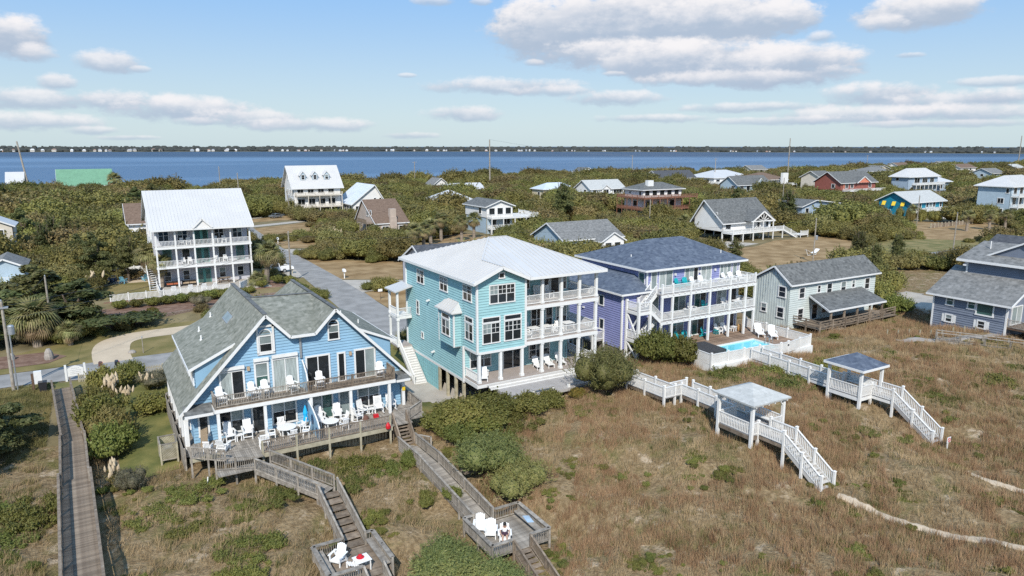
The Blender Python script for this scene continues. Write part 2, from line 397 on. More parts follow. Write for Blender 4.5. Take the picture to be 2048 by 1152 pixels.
def window(par,fr,s0,z0,s1,z1,nx=1,ny=2,m=None,glass=None,trim=.1,name='window',lite=False,proud=.11,gap=.08):
 """Casing boards, mullions and rails that stand proud of the panes."""
 m=m or TRIM;glass=glass or GLASS
 if s1<s0:s0,s1=s1,s0
 mb=MB()
 def b(a0,b0,a1,b1,d0,d1):
  mb.hexa([fp(fr,a0,b0,d0),fp(fr,a1,b0,d0),fp(fr,a1,b0,d1),fp(fr,a0,b0,d1)],[fp(fr,a0,b1,d0),fp(fr,a1,b1,d0),fp(fr,a1,b1,d1),fp(fr,a0,b1,d1)])
 b(s0-trim,z0,s0,z1,0,proud);b(s1,z0,s1+trim,z1,0,proud)
 b(s0-trim,z1,s1+trim,z1+trim,0,proud+.01);b(s0-trim-.03,z0-trim,s1+trim+.03,z0,0,proud+.03)
 w=(s1-s0-gap*(nx-1))/nx
 for i in range(1,nx):x=s0+i*w+(i-1)*gap;b(x,z0,x+gap,z1,0,proud-.015)
 f=part(name,mb,m,par)
 hz=(z1-z0-.05*(ny-1))/ny
 for i in range(nx):
  x=s0+i*(w+gap)
  if ny>1:
   r=MB()
   for j in range(1,ny):
    zz=z0+j*hz+(j-1)*.05
    r.hexa([fp(fr,x,zz,0),fp(fr,x+w,zz,0),fp(fr,x+w,zz,proud-.03),fp(fr,x,zz,proud-.03)],[fp(fr,x,zz+.05,0),fp(fr,x+w,zz+.05,0),fp(fr,x+w,zz+.05,proud-.03),fp(fr,x,zz+.05,proud-.03)])
   part('sash_rail',r,m,f)
  blind=glass is GLASS and ny==2 and rnd.random()<.4
  for j in range(ny):
   g=GLASS_B if blind and j==1 else glass[(i*ny+j)%len(glass)]if isinstance(glass,(list,tuple))else glass
   zz=z0+j*(hz+.05);pm=MB();e=.004
   pm.hexa([fp(fr,x-e,zz-e,.0),fp(fr,x+w+e,zz-e,.0),fp(fr,x+w+e,zz-e,.065),fp(fr,x-e,zz-e,.065)],[fp(fr,x-e,zz+hz+e,.0),fp(fr,x+w+e,zz+hz+e,.0),fp(fr,x+w+e,zz+hz+e,.065),fp(fr,x-e,zz+hz+e,.065)])
   part('pane',pm,g,f)
   if lite and j==ny-1:
    q=MB();cx=x+w/2;cz=zz+hz/2
    for(a0,b0,a1,b1)in((cx-.018,zz,cx+.018,zz+hz),(x,cz-.018,cx-.018,cz+.018),(cx+.018,cz-.018,x+w,cz+.018)):
     q.hexa([fp(fr,a0,b0,.065),fp(fr,a1,b0,.065),fp(fr,a1,b0,.085),fp(fr,a0,b0,.085)],[fp(fr,a0,b1,.065),fp(fr,a1,b1,.065),fp(fr,a1,b1,.085),fp(fr,a0,b1,.085)])
    part('muntin',q,m,f,'stuff')
 return f
def strip(par,name,m,fr,s0,z0,s1,z1,d0=0.0,d1=.06):
 mb=MB();mb.hexa([fp(fr,s0,z0,d0),fp(fr,s1,z0,d0),fp(fr,s1,z0,d1),fp(fr,s0,z0,d1)],[fp(fr,s0,z1,d0),fp(fr,s1,z1,d0),fp(fr,s1,z1,d1),fp(fr,s0,z1,d1)])
 return part(name,mb,m,par)
def roof(par,polys,m,t=.18,name='roof',trim=None,th=.24,tedges=()):
 mb=MB(True)
 for p in polys:mb.slab(p,t)
 r=part(name,mb,m,par)
 if trim:
  for(a,b)in tedges:
   q=MB();q.bar((a[0],a[1],a[2]-th/2+.012),(b[0],b[1],b[2]-th/2+.012),.07,th);part('fascia',q,trim,r)
 return r
def ribs(par,poly,dirv,m,sp=.5,h=.07,w=.05):
 """Standing seams of a metal roof along dirv on the plane of poly."""
 P=[Vector(p)for p in poly];n=(P[1]-P[0]).cross(P[2]-P[0]).normalized()
 if n.z<0:n=-n
 d=Vector(dirv);d=(d-n*d.dot(n)).normalized();a=n.cross(d).normalized()
 S=[((p-P[0]).dot(a),(p-P[0]).dot(d))for p in P]
 mb=MB();k=min(s[0]for s in S)+sp*.5;hi=max(s[0]for s in S)
 while k<hi:
  ys=[]
  for i in range(len(S)):
   (x0,y0),(x1,y1)=S[i],S[(i+1)%len(S)]
   if(x0-k)*(x1-k)<0:ys.append(y0+(y1-y0)*(k-x0)/(x1-x0))
  if len(ys)>=2 and max(ys)-min(ys)>.3:
   o=P[0]+a*k+n*(h/2)
   mb.bar(o+d*min(ys),o+d*max(ys),w,h,n)
  k+=sp
 return part('standing_seam',mb,m,par,'stuff')
BAL={}
def rail(par,p,q,m,h=.95,sp=1.9,ends=(1,1),pw=.12,bal=.13,bw=.04,topw=.12,toph=.05,cap=.12,down=0.0,single=False,pm=None,lowgap=.1,pname='post',tname='top_rail',drop=None):
 """Posts, top and bottom rail and balusters from p to q (floor level)."""
 p=Vector(p);q=Vector(q);L=(Vector((q.x,q.y,0))-Vector((p.x,p.y,0))).length
 n=max(1,round(L/sp));pm=pm or m
 rt=ROOT[par.name]
 for i in range(n+1):
  if(i==0 and not ends[0])or(i==n and not ends[1]):continue
  a=p.lerp(q,i/n);mb=MB();dn=down if drop is None else max(.2,a.z-drop(a.x,a.y)+.25)
  mb.box(a.x-pw/2,a.y-pw/2,a.z-dn,a.x+pw/2,a.y+pw/2,a.z+h+cap)
  if cap>.05:mb.hexa([(a.x-pw*.66,a.y-pw*.66,a.z+h+cap),(a.x+pw*.66,a.y-pw*.66,a.z+h+cap),(a.x+pw*.66,a.y+pw*.66,a.z+h+cap),(a.x-pw*.66,a.y+pw*.66,a.z+h+cap)],[(a.x-pw*.3,a.y-pw*.3,a.z+h+cap+.06),(a.x+pw*.3,a.y-pw*.3,a.z+h+cap+.06),(a.x+pw*.3,a.y+pw*.3,a.z+h+cap+.06),(a.x-pw*.3,a.y+pw*.3,a.z+h+cap+.06)])
  part(pname,mb,pm,par)
 mb=MB();z=Vector((0,0,h-toph/2));mb.bar(p+z,q+z,topw,toph);part(tname,mb,m,par)
 mb=MB();z=Vector((0,0,lowgap));mb.bar(p+z,q+z,.06,.07);part('bottom_rail',mb,m,par)
 hh=h-toph-lowgap-.03
 k=max(2,int(L/bal));ang=math.atan2(q.y-p.y,q.x-p.x)
 if single:
  key=(round(hh,2),bw,m.name)
  if key not in BAL:
   b=MB();b.box(-bw/2,-bw/2,0,bw/2,bw/2,hh);BAL[key]=b.mesh('baluster',m)
  for i in range(k):
   a=p.lerp(q,(i+.5)/k);piece('baluster',BAL[key],par,(a.x,a.y,a.z+lowgap+.03),(0,0,ang))
 else:
  mb=MB()
  for i in range(k):
   a=p.lerp(q,(i+.5)/k);mb.box(a.x-bw/2,a.y-bw/2,a.z+lowgap+.03,a.x+bw/2,a.y+bw/2,a.z+lowgap+.03+hh)
  part('baluster_row',mb,m,par,'stuff')
def column(par,x,y,z0,z1,w=.24,m=None,base=True):
 mb=MB();mb.box(x-w/2,y-w/2,z0,x+w/2,y+w/2,z1)
 if base:
  mb2=w/2+.05
  mb.box(x-mb2,y-mb2,z0,x+mb2,y+mb2,z0+.22);mb.box(x-mb2,y-mb2,z1-.18,x+mb2,y+mb2,z1)
 return part('column',mb,m or WHITE,par,None if not base else 'thing' if False else None)
def steps(par,p,q,n,width,m,axis,tread=.3,name='step',closed=False,rm=None):
 """n separate treads from p (top) to q (bottom); axis is the across direction."""
 p=Vector(p);q=Vector(q);a=Vector(axis)
 run=(q-p);run.z=0;d=run.normalized();tr=run.length/n
 rise=(p.z-q.z)/n
 for i in range(n):
  c=p+d*tr*(i+.5);z=p.z-rise*(i+.5)-rise*.5+rise*.5
  mb=MB();A=c-a*width/2;B=c+a*width/2
  A.z=B.z=z-.02;mb.bar(A,B,tr*1.06,.045)
  part(name,mb,m,par)
  if closed:
   mb=MB();A2=A+d*tr*.42;B2=B+d*tr*.42
   A2.z=B2.z=z-.045-rise/2;mb.bar(A2,B2,.025,rise);part('riser',mb,rm or m,par)
 s=MB()
 for k in(-1,1):
  o=a*(width/2+.03)*k;s.bar(p+o-Vector((0,0,.16)),q+o-Vector((0,0,.16)),.05,.28)
 for k in(-1,1):
  mb=MB();o=a*(width/2+.03)*k;mb.bar(p+o-Vector((0,0,.16)),q+o-Vector((0,0,.16)),.05,.28);part('stringer',mb,m,par)
def planks(par,c0,c1,width,m,pitch=.15,th=.035,name='plank',jig=.004):
 """Deck boards laid across the way from c0 to c1 (centres, top of deck)."""
 c0=Vector(c0);c1=Vector(c1);L=(c1-c0).length;n=max(1,int(L/pitch));d=(c1-c0)/n
 ang=math.atan2(d.y,d.x);sl=math.atan2(d.z,math.hypot(d.x,d.y))
 b=MB();pw=L/n-.012;b.box(-pw/2,-width/2,-th,pw/2,width/2,0);me=b.mesh(name,m)
 for i in range(n):
  c=c0+d*(i+.5)
  piece(name,me,par,(c.x,c.y,c.z+rnd.uniform(-jig,jig)),(0,-sl,ang+rnd.uniform(-.002,.002)))
def floorboards(par,x0,y0,x1,y1,z,m,along='x',pitch=.15,th=.04,name='plank',kind=None):
 """Boards of a rectangular deck, running along x or y."""
 if along=='x':
  n=max(1,int((y1-y0)/pitch));w=(y1-y0)/n;b=MB();b.box(0,.005,-th,x1-x0,w-.005,0);me=b.mesh(name,m)
  for i in range(n):piece(name,me,par,(x0,y0+i*w,z+rnd.uniform(-.003,.003)))
 else:
  n=max(1,int((x1-x0)/pitch));w=(x1-x0)/n;b=MB();b.box(.005,0,-th,w-.005,y1-y0,0);me=b.mesh(name,m)
  for i in range(n):piece(name,me,par,(x0+i*w,y0,z+rnd.uniform(-.003,.003)))

# ------------------------------------------------------------------ ground
CP=[(-60,95,0),(-60,75,0),(-60,55,-.2),(-60,40,0),(-25,60,-.2),(-10,70,0),(-7,54,.0),(-6,45,.1),(-2,60,-.3),(-1,50,-.2),(-1,43,0),(3,60,.1),(3,52,.2),(6,46,.3),(8,41,-.3),(4,42,0),(9,50,.35),(13,53,.3),(13,50,.2),(15,45,-.2),(16,41,-1.1),(11,39,-1.7),(10,36,-2.1),(14,37,-1.9),(17,36,-1.9),(20,36,-2.0),(21,40,-1.2),(19,48,-.3),(22,52,.2),(22,43,-.2),(26,50,1.0),(28,54.5,.7),(25,45,.4),(28,40,.3),(33,50,1.25),(38,49,1.35),(36,44,1.3),(31,36,-.2),(24,34,-1.6),(19,32,-2.1),(27,28,-1.0),(34,32,.3),(42,46,1.7),(42,40,1.75),(42,35,1.55),(41,31,.7),(42,28,.25),(38,36,1.4),(36,27,-.1),(44,23,-.1),(47,18,-.3),(50,30,.6),(55,21,-.1),(57,28.5,-.1),(57,33,1.2),(57,36,1.6),(54,41,1.9),(58,46,1.9),(50,46,1.8),(48,52,1.75),(58,51.5,1.2),(64,52,1.2),(58,56,1.2),(36,53,1.0),(41.5,36,1.5),(57,37,1.4),(63,44,1.9),(70,36,1.9),(75,30,1.5),(75,42,2.2),(72,50,1.7),(80,52,1.6),(74,57,1.3),(86,55,1.5),(90,42,2.3),(93,50,1.6),(100,40,2.2),(95,30,1.8),(85,24,.9),(70,24,.4),(100,20,.5),(130,45,1.5),(130,20,.6),(47,62,.8),(56,56,1.5),(66,60,1.0),(29,62,-.9),(26,66,-.9),(28,66,-.9),(27,61,-.8),(31,64,-.9),(28.5,71,-.6),(24,62,-.2),(27,57.5,-.1),(22,60,0),(22,68,0),(33,60,-.6),(40,66,.4),(60,75,0),(45,75,0),(25,75,0),(10,70,.05),(90,75,.1),(110,70,.2),(130,75,.2),(160,70,.3),(0,80,0),(30,80,0),(15,80,0),(-30,82,0),(60,80,0),(100,84,0),(150,84,0)]
CPA=np.array(CP,float)
def sstep(a,b,x):
 t=np.clip((x-a)/(b-a),0,1);return t*t*(3-2*t)
def wob(X,Y,s,ph):
 return np.sin(X*s+ph)*np.cos(Y*s*1.13+ph*1.7)+.6*np.sin(X*s*2.1+Y*s*.7+ph*2.3)*np.cos(Y*s*1.9-ph)
def ground(X,Y):
 X=np.asarray(X,float);Y=np.asarray(Y,float);sh=X.shape;x=X.ravel();y=Y.ravel()
 z=np.zeros_like(x)
 near=y<84
 if near.any():
  d2=(x[near,None]-CPA[None,:,0])**2+(y[near,None]-CPA[None,:,1])**2+1.2
  w=d2**-2.0;zz=(w*CPA[None,:,2]).sum(1)/w.sum(1)
  zn=wob(x[near],y[near],.9,1.3)*.12+wob(x[near],y[near],.33,.4)*.2
  k=1-sstep(50,60,y[near])
  z[near]=(zz+zn*(.15+.85*k))*(1-sstep(74,83,y[near]))
 # raised yard of the white three storey house
 z+=sstep(-12,-4,x)*(1-sstep(25,31,x))*(.5*sstep(105.5,109,y)+.75*sstep(117.6,118.8,y))*(1-sstep(150,165,y))
 # the island sinks into the sound
 shore=432+np.clip((x-20)*.16,-40,90)
 z+=-4.0*sstep(0,40,y-shore)
 return z.reshape(sh)
def gz(x,y):return float(ground(np.array([x]),np.array([y]))[0])
def grid_mesh(xs,ys,name,m,dz=0.0):
 X,Y=np.meshgrid(xs,ys);Z=ground(X,Y)+dz
 nx,ny=len(xs),len(ys)
 co=np.stack([X,Y,Z],-1).reshape(-1,3)
 i=np.arange(ny-1)[:,None]*nx+np.arange(nx-1)[None,:]
 f=np.stack([i,i+1,i+nx+1,i+nx],-1).reshape(-1,4)
 me=bpy.data.meshes.new(name);me.from_pydata(co.tolist(),[],f.tolist());me.materials.append(m)
 me.polygons.foreach_set('use_smooth',[True]*len(me.polygons));me.update()
 return me
def dunemat():
 m=bpy.data.materials.new('dune_soil');m.use_nodes=True;nt=m.node_tree;N=nt.nodes;L=nt.links
 b=N['Principled BSDF'];b.inputs['Roughness'].default_value=.95;b.inputs['Specular IOR Level'].default_value=.15
 t=N.new('ShaderNodeTexCoord')
 def noise(s,d=8,lo=.4,hi=.6,r=.62):
  no=N.new('ShaderNodeTexNoise');no.inputs['Scale'].default_value=s;no.inputs['Detail'].default_value=d;no.inputs['Roughness'].default_value=r;L.new(t.outputs['Object'],no.inputs['Vector'])
  mr=N.new('ShaderNodeMapRange');mr.inputs[1].default_value=lo;mr.inputs[2].default_value=hi;L.new(no.outputs[0],mr.inputs[0]);return mr.outputs[0]
 def mix(f,a,c):
  x=N.new('ShaderNodeMix');x.data_type='RGBA';L.new(f,x.inputs[0])
  for s,v in((x.inputs[6],a),(x.inputs[7],c)):
   if isinstance(v,tuple):s.default_value=(*v,1)
   else:L.new(v,s)
  return x.outputs[2]
 straw=mix(noise(3.0),(.18,.125,.066),(.30,.22,.125))
 green=mix(noise(4.0),(.105,.10,.034),(.195,.165,.065))
 c=mix(noise(.30,9,.50,.66),straw,green)
 c=mix(noise(.62,10,.56,.66,.7),c,(.46,.365,.255))
 L.new(c,b.inputs['Base Color'])
 bu=N.new('ShaderNodeBump');bu.inputs['Strength'].default_value=.8;bu.inputs['Distance'].default_value=.12
 L.new(noise(5.0,8,.3,.7),bu.inputs['Height']);L.new(bu.outputs[0],b.inputs['Normal'])
 return m
DUNE=dunemat()
SCRUB=mat('forest_floor_scrub',(.11,.09,.042),.95,0,.25,.8,4,col2=(.22,.175,.09),detail=9)
xs=np.concatenate([np.arange(-420,-60,12),np.arange(-60,-20,2),np.arange(-20,110,.5),np.arange(110,180,3),np.arange(180,2600,40)])
ys=np.concatenate([np.arange(-60,10,5),np.arange(10,66,.5),np.arange(66,170,1.5),np.arange(170,600,6)])
g=link('ground',grid_mesh(xs,ys,'ground',SCRUB));g['kind']='structure'
g.data.materials.append(DUNE)
# the seaward part of the same sheet is dune sand
pc=np.empty(len(g.data.polygons)*3);g.data.polygons.foreach_get('center',pc);pc=pc.reshape(-1,3)
mi=((pc[:,1]<80-14*(pc[:,0]<3))).astype(np.int32);g.data.polygons.foreach_set('material_index',mi)

def watermat():
 m=bpy.data.materials.new('sound_water');m.use_nodes=True;nt=m.node_tree;N=nt.nodes;L=nt.links
 b=N['Principled BSDF'];b.inputs['Roughness'].default_value=.4;b.inputs['Specular IOR Level'].default_value=.1
 t=N.new('ShaderNodeTexCoord');mp=N.new('ShaderNodeMapping')
 mp.inputs['Rotation'].default_value=(0,0,YAW);mp.inputs['Scale'].default_value=(.0011,.0052,1);L.new(t.outputs['Object'],mp.inputs[0])
 no=N.new('ShaderNodeTexNoise');no.inputs['Scale'].default_value=1.0;no.inputs['Detail'].default_value=5;L.new(mp.outputs[0],no.inputs['Vector'])
 mr=N.new('ShaderNodeMapRange');mr.inputs[1].default_value=.44;mr.inputs[2].default_value=.58;L.new(no.outputs[0],mr.inputs[0])
 mx=N.new('ShaderNodeMix');mx.data_type='RGBA';L.new(mr.outputs[0],mx.inputs[0])
 mx.inputs[6].default_value=(.11,.185,.285,1);mx.inputs[7].default_value=(.075,.135,.22,1)
 # darker water colour towards the far side
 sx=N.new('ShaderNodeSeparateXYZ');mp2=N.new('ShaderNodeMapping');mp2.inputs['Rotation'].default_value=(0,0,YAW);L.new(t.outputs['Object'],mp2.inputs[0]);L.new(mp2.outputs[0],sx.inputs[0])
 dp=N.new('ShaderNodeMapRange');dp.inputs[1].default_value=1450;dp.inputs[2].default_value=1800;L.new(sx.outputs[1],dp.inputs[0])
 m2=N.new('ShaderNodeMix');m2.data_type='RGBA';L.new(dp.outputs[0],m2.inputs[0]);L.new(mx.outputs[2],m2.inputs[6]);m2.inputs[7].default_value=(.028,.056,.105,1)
 L.new(m2.outputs[2],b.inputs['Base Color'])
 n2=N.new('ShaderNodeTexNoise');n2.inputs['Scale'].default_value=.7;n2.inputs['Detail'].default_value=6;L.new(t.outputs['Object'],n2.inputs['Vector'])
 bu=N.new('ShaderNodeBump');bu.inputs['Strength'].default_value=.75;bu.inputs['Distance'].default_value=.6;L.new(n2.outputs[0],bu.inputs['Height']);L.new(bu.outputs[0],b.inputs['Normal'])
 return m
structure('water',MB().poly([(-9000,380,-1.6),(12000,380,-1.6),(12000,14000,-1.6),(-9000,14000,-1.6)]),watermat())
# the mainland across the sound
def cam_xy(d,a): # distance and azimuth seen from the beach, in degrees
 t=YAW+R(a);return math.sin(t)*d,math.cos(t)*d
mb=MB(True);n=60;D0=3050
def far_d(a):return D0-a*9
ring=[-60+120*i/n for i in range(n+1)]
for a,b in zip(ring,ring[1:]):
 q=[cam_xy(far_d(a),a),cam_xy(far_d(b),b),cam_xy(far_d(b)+90,b),cam_xy(far_d(a)+90,a),cam_xy(far_d(b)+4500,b),cam_xy(far_d(a)+4500,a)]
 mb.poly([(*q[0],-1.7),(*q[1],-1.7),(*q[2],1.2),(*q[3],1.2)]);mb.poly([(*q[3],1.2),(*q[2],1.2),(*q[4],3),(*q[5],3)])
structure('mainland_terrain',mb,mat('far_marsh',(.10,.095,.06),.95,.2,.02))
FARLEAF=mat('far_forest_foliage',(.045,.05,.048),.95,0,.03,col2=(.07,.074,.068),spec=.1)
mb=MB();r2=random.Random(3)
for row,(dd,hh)in enumerate(((70,9),(140,12.5),(230,15),(420,17),(750,20))):
 a=-58.0
 while a<58:
  w=r2.uniform(.10,.42);h=hh*r2.uniform(.72,1.08)*(1.12 if a<-12 else 1.0);d=far_d(a)+dd+r2.uniform(-25,25)
  x,y=cam_xy(d,a);rr=math.radians(w)*d*.75
  k=7;ring0=[];
  prof=((.95,0),(1.0,.45),(.8,.8),(.4,1.0))
  mb.lathe([(rr*p*r2.uniform(.85,1.1),h*z)for p,z in prof],7,(x,y,0))
  a+=w
solo('treeline',mb,FARLEAF,'dark line of forest along the far shore of the sound','forest',kind='stuff')

# ---- flat sheets: roads, drives, lawns
def sheet(name,pts,m,z=.02,conform=False):
 if not conform:
  return structure(name,MB().poly([(x,y,z)for x,y in pts]),m)
def conform(name,pts,m,dz,step=.7):
 """A sheet that follows the ground inside an outline."""
 P=np.array(pts,float);x0,y0=P.min(0);x1,y1=P.max(0)
 xs=np.arange(x0,x1+step,step);ys=np.arange(y0,y1+step,step);X,Y=np.meshgrid(xs,ys)
 cx=(X[:-1,:-1]+step/2).ravel();cy=(Y[:-1,:-1]+step/2).ravel();ins=np.zeros(len(cx),bool)
 for i in range(len(P)):
  a,b=P[i],P[(i+1)%len(P)]
  if a[1]==b[1]:continue
  c=((a[1]>cy)!=(b[1]>cy))&(cx<(b[0]-a[0])*(cy-a[1])/(b[1]-a[1])+a[0]);ins^=c
 Z=ground(X,Y)+dz;nx=len(xs);mb=MB(True);idx=np.nonzero(ins)[0];w=nx-1
 for k in idx:
  r,c=divmod(int(k),w)
  mb.poly([(X[r+i,c+j],Y[r+i,c+j],Z[r+i,c+j])for i,j in((0,0),(0,1),(1,1),(1,0))])
 return structure(name,mb,m,True)
def strip_pts(c,w):
 L_,R_=[],[]
 for i,p in enumerate(c):
  a=Vector(c[max(0,i-1)]);b=Vector(c[min(len(c)-1,i+1)]);d=(b-a).normalized();nrm=Vector((-d.y,d.x))
  ww=w[i]if isinstance(w,(list,tuple))else w
  L_.append(tuple(Vector(p)+nrm*ww/2));R_.append(tuple(Vector(p)-nrm*ww/2))
 return L_+R_[::-1]
def smooth(pts,n=6):
 out=[]
 for i in range(len(pts)-1):
  p0=Vector(pts[max(0,i-1)]);p1=Vector(pts[i]);p2=Vector(pts[i+1]);p3=Vector(pts[min(len(pts)-1,i+2)])
  for k in range(n):
   t=k/n;out.append(tuple(.5*((2*p1)+(p2-p0)*t+(2*p0-5*p1+4*p2-p3)*t*t+(3*p1-p0-3*p2+p3)*t**3)))
 return out+[tuple(pts[-1])]
def ribbon(name,pts,w,m,dz=.05):
 """A worn path with a ragged edge, laid over the ground."""
 c=smooth(pts,14);mb=MB(True);rows=[]
 for i,p in enumerate(c):
  d=(Vector(c[min(len(c)-1,i+1)])-Vector(c[max(0,i-1)])).normalized();nn=Vector((-d.y,d.x));a,b=w*rnd.uniform(.36,.62),w*rnd.uniform(.36,.62)
  rows.append([(q.x,q.y,gz(q.x,q.y)+(dz if 0<k<6 else-.06))for k,q in enumerate(Vector(p)+nn*(-a+(a+b)*k/6)for k in range(7))])
 for r,s in zip(rows,rows[1:]):
  for k in range(6):mb.poly([r[k],r[k+1],s[k+1],s[k]])
 return structure(name,mb,m,True)
sheet('lawn_beside_blue_house',[(-.8,82.5),(30,82.5),(30,60),(20,60),(4.5,60),(4,56.6),(-.3,57.5),(-1.5,66)],LAWN,.012)if False else None
conform('lawn',[(-1.5,82.6),(31,82.6),(31,66),(28,57),(22.5,57),(4.2,58),(3.8,55.6),(.6,56.2),(-.5,62),(-1.8,72)],LAWN,.03,.8)
conform('verge',[(-60,84.9),(-8,84.6),(.2,83.2),(31.5,82.2),(31.5,81.2),(-2,81.4),(-60,82)],MEADOW,.035,.8)
sheet('street',[(-80,84.9),(-7,84.8),(.4,83.1),(33,82.4),(70,82.4),(240,84),(240,90),(70,89.5),(37.8,91),(36.6,97),(36.9,104),(37.6,112.5),(37.9,125),(38.2,150),(38.0,173),(40.2,216),(41.5,235),(41,262),(37,262),(38.4,232),(38.6,218),(34.4,161),(32.3,130.5),(31.2,114),(30.4,102.5),(28.6,94.5),(24,90.6),(6,90.0),(-1.4,90.1),(-5.8,89.8),(-80,90.2)],ASPH,.045)
loop=smooth([(.3,89.2),(.15,93.5),(.55,97.6),(2.0,99.8),(4.6,100.7),(9,100.9),(16,101.5),(24,100.5),(30.2,99.2)],5)
sheet('driveway',strip_pts(loop,[3.9]*6+[4.0]*(len(loop)-6)),CONC_W,.05)
sheet('driveway',[(37.7,124.9),(60,112),(58,106),(43.5,113.6),(40,112.9),(37.3,112.4)],CONC,.052)
sheet('driveway',[(26,141),(33.2,140.5),(32.5,131),(27,133.8)],CONC,.056)
sheet('driveway',[(37.9,170),(46,166),(46,161),(37.9,160)],CONC,.056)
sheet('driveway',[(40.6,226),(62,236),(62,231),(40.6,221)],CONC,.056);sheet('driveway',[(41.2,250),(60,262),(60,255),(41.2,245)],CONC,.056)
lawnA=sheet('front_lawn',[(-30,90.1),(30.2,90.1),(31.2,114),(30,118),(14,111.5),(2,106.6),(-1,105.4),(-5,101),(-12,97),(-30,97)],LAWN_Y,.03)
sheet('brown_lawn',[(37.5,126),(60,113),(66,119),(62,133),(52,141),(40,151),(38.3,151)],LAWN_B,.03)
sheet('brown_lawn',[(36.8,94),(37.2,111.8),(43.4,113),(57,106),(57,92),(40,91.2)],LAWN_B,.03)
sheet('brown_lawn',[(38.3,172),(38.5,185),(50,182),(47,168)],LAWN_B,.03);sheet('brown_lawn',[(38.4,200),(40.4,218),(62,229),(62,205)],LAWN_B,.03);sheet('brown_lawn',[(41,236),(41.2,244),(60,254),(62,238)],LAWN_B,.03)
sheet('side_lawn',[(31.3,118),(32.3,130),(29,131),(25,122)],LAWN_Y,.032)
conform('back_lawn',[(-2.5,121),(8,119.5),(9,143),(-2,141)],LAWN_Y,.05,1.0)
conform('mulch_bed',[(-1,105.9),(3.5,107.3),(12,110.6),(20,113.5),(30.5,117),(26,126),(24.3,126),(24.3,118.6),(0,118.6),(-4,110)],MULCH,.05,.8)
sheet('mulch_bed',[(-22,92.2),(-6,92.3),(-4.3,94.5),(-6.5,97.6),(-22,98.5)],MULCH,.06)
sheet('brown_lawn',[(101,92),(128,90),(150,96),(172,112),(172,122),(150,122),(137,117),(126,119),(112,116)],LAWN_B,.03)
sheet('meadow',[(146,96),(178,84),(196,92),(186,106),(172,110)],MEADOW,.034)
sheet('brown_lawn',[(178,96),(232,97),(246,116),(222,134),(196,112)],LAWN_B,.031)
sheet('brown_lawn',[(70,145),(94,160),(88,178),(62,156),(60,148)],LAWN_B,.031)
sheet('sandy_track',strip_pts(smooth([(107,132),(113,150),(121,163),(126,182),(140,194)],5),5.0),mat('sandy_track',(.42,.34,.25),.95,.1,.4,.3,4),.04)
sheet('carport_apron',[(124,131),(139,127),(142,120),(131,118)],CONC,.045)
conform('driveway',[(94,52.5),(97,64),(115,66),(113,54),(99,51.2)],CONC,.06,1.0)
ribbon('sand_path',[(42.4,27.6),(43.0,25.6),(44.1,22.6),(45.4,20.4),(47.6,17.8),(51,14)],1.0,SAND)
ribbon('sand_path',[(54.5,26.0),(54.3,23.4),(55.0,21.2),(57,18)],.75,SAND)
ribbon('sand_path',[(78,45.2),(82,43.6),(86,41.2),(90,39)],1.6,mat('grey_path_boards',(.30,.27,.24),.9,.1,1))
conform('concrete_pad',[(25.2,68),(29.2,68),(34,66),(34,60.5),(30,61.2),(29.0,61.2),(27.6,60.2),(25.8,61.4)],CONC,.06,.5)
# ================================================================== aqua house (centre)
T=thing('beach_house','aqua three storey beach house with white metal hip roof and stacked white porches','house',(35,63,0))
FL,F2,F3,EV=2.35,5.75,9.2,12.0
lf=leftf(29.1);ff=front(55.6);bk=front(58.4)
siding(T,TEAL,lf,[(58.4,1.75),(72.3,1.75),(72.3,11.95),(55.6,11.95),(55.6,5.2),(58.4,5.2)]if False else[(58.4,1.95),(72.3,1.95),(72.3,11.95),(58.4,11.95)],.2,extra=([(55.6,5.3),(58.4,5.3),(58.4,11.95),(55.6,11.95)],))
siding(T,TEAL,ff,[(29.1,5.35),(34.15,5.35),(34.15,11.9),(31.62,13.0),(29.1,11.9)],.2)
siding(T,TEAL,bk,[(29.1,2.35),(41.0,2.35),(41.0,5.3),(29.1,5.3)],.2);siding(T,TEAL,bk,[(34.0,5.75),(41.0,5.75),(41.0,11.95),(34.0,11.95)],.2)
flatwall(T,TEAL,(34.15,0,0,1,1,0),[(55.62,5.3),(58.4,5.3),(58.4,11.95),(55.62,11.95)])
flatwall(T,TEAL,(41.0,0,0,1,1,0),[(58.4,.2),(72.3,.2),(72.3,11.95),(58.4,11.95)]);flatwall(T,TEAL,(0,72.3,1,0,0,1),[(29.1,1.7),(41,1.7),(41,11.95),(29.1,11.95)])
# white corner boards, bands and frieze
for(x,y,z0,z1)in((29.05,55.55,5.2,11.95),(34.2,55.55,5.2,11.95),(29.05,72.3,1.7,11.9),(29.05,58.4,1.7,5.3)):
 mb=MB();mb.box(x-.1,y-.09,z0,x+.09,y+.1,z1);part('corner_board',mb,TRIM,T)
strip(T,'trim_band',TRIM,lf,58.4,1.72,72.3,1.98,0,.07);strip(T,'trim_band',TRIM,ff,29.15,5.12,34.1,5.36,0,.07);strip(T,'trim_band',TRIM,lf,55.65,5.12,58.3,5.36,0,.07)
strip(T,'frieze',TRIM,lf,55.6,11.75,72.3,11.98,0,.05)
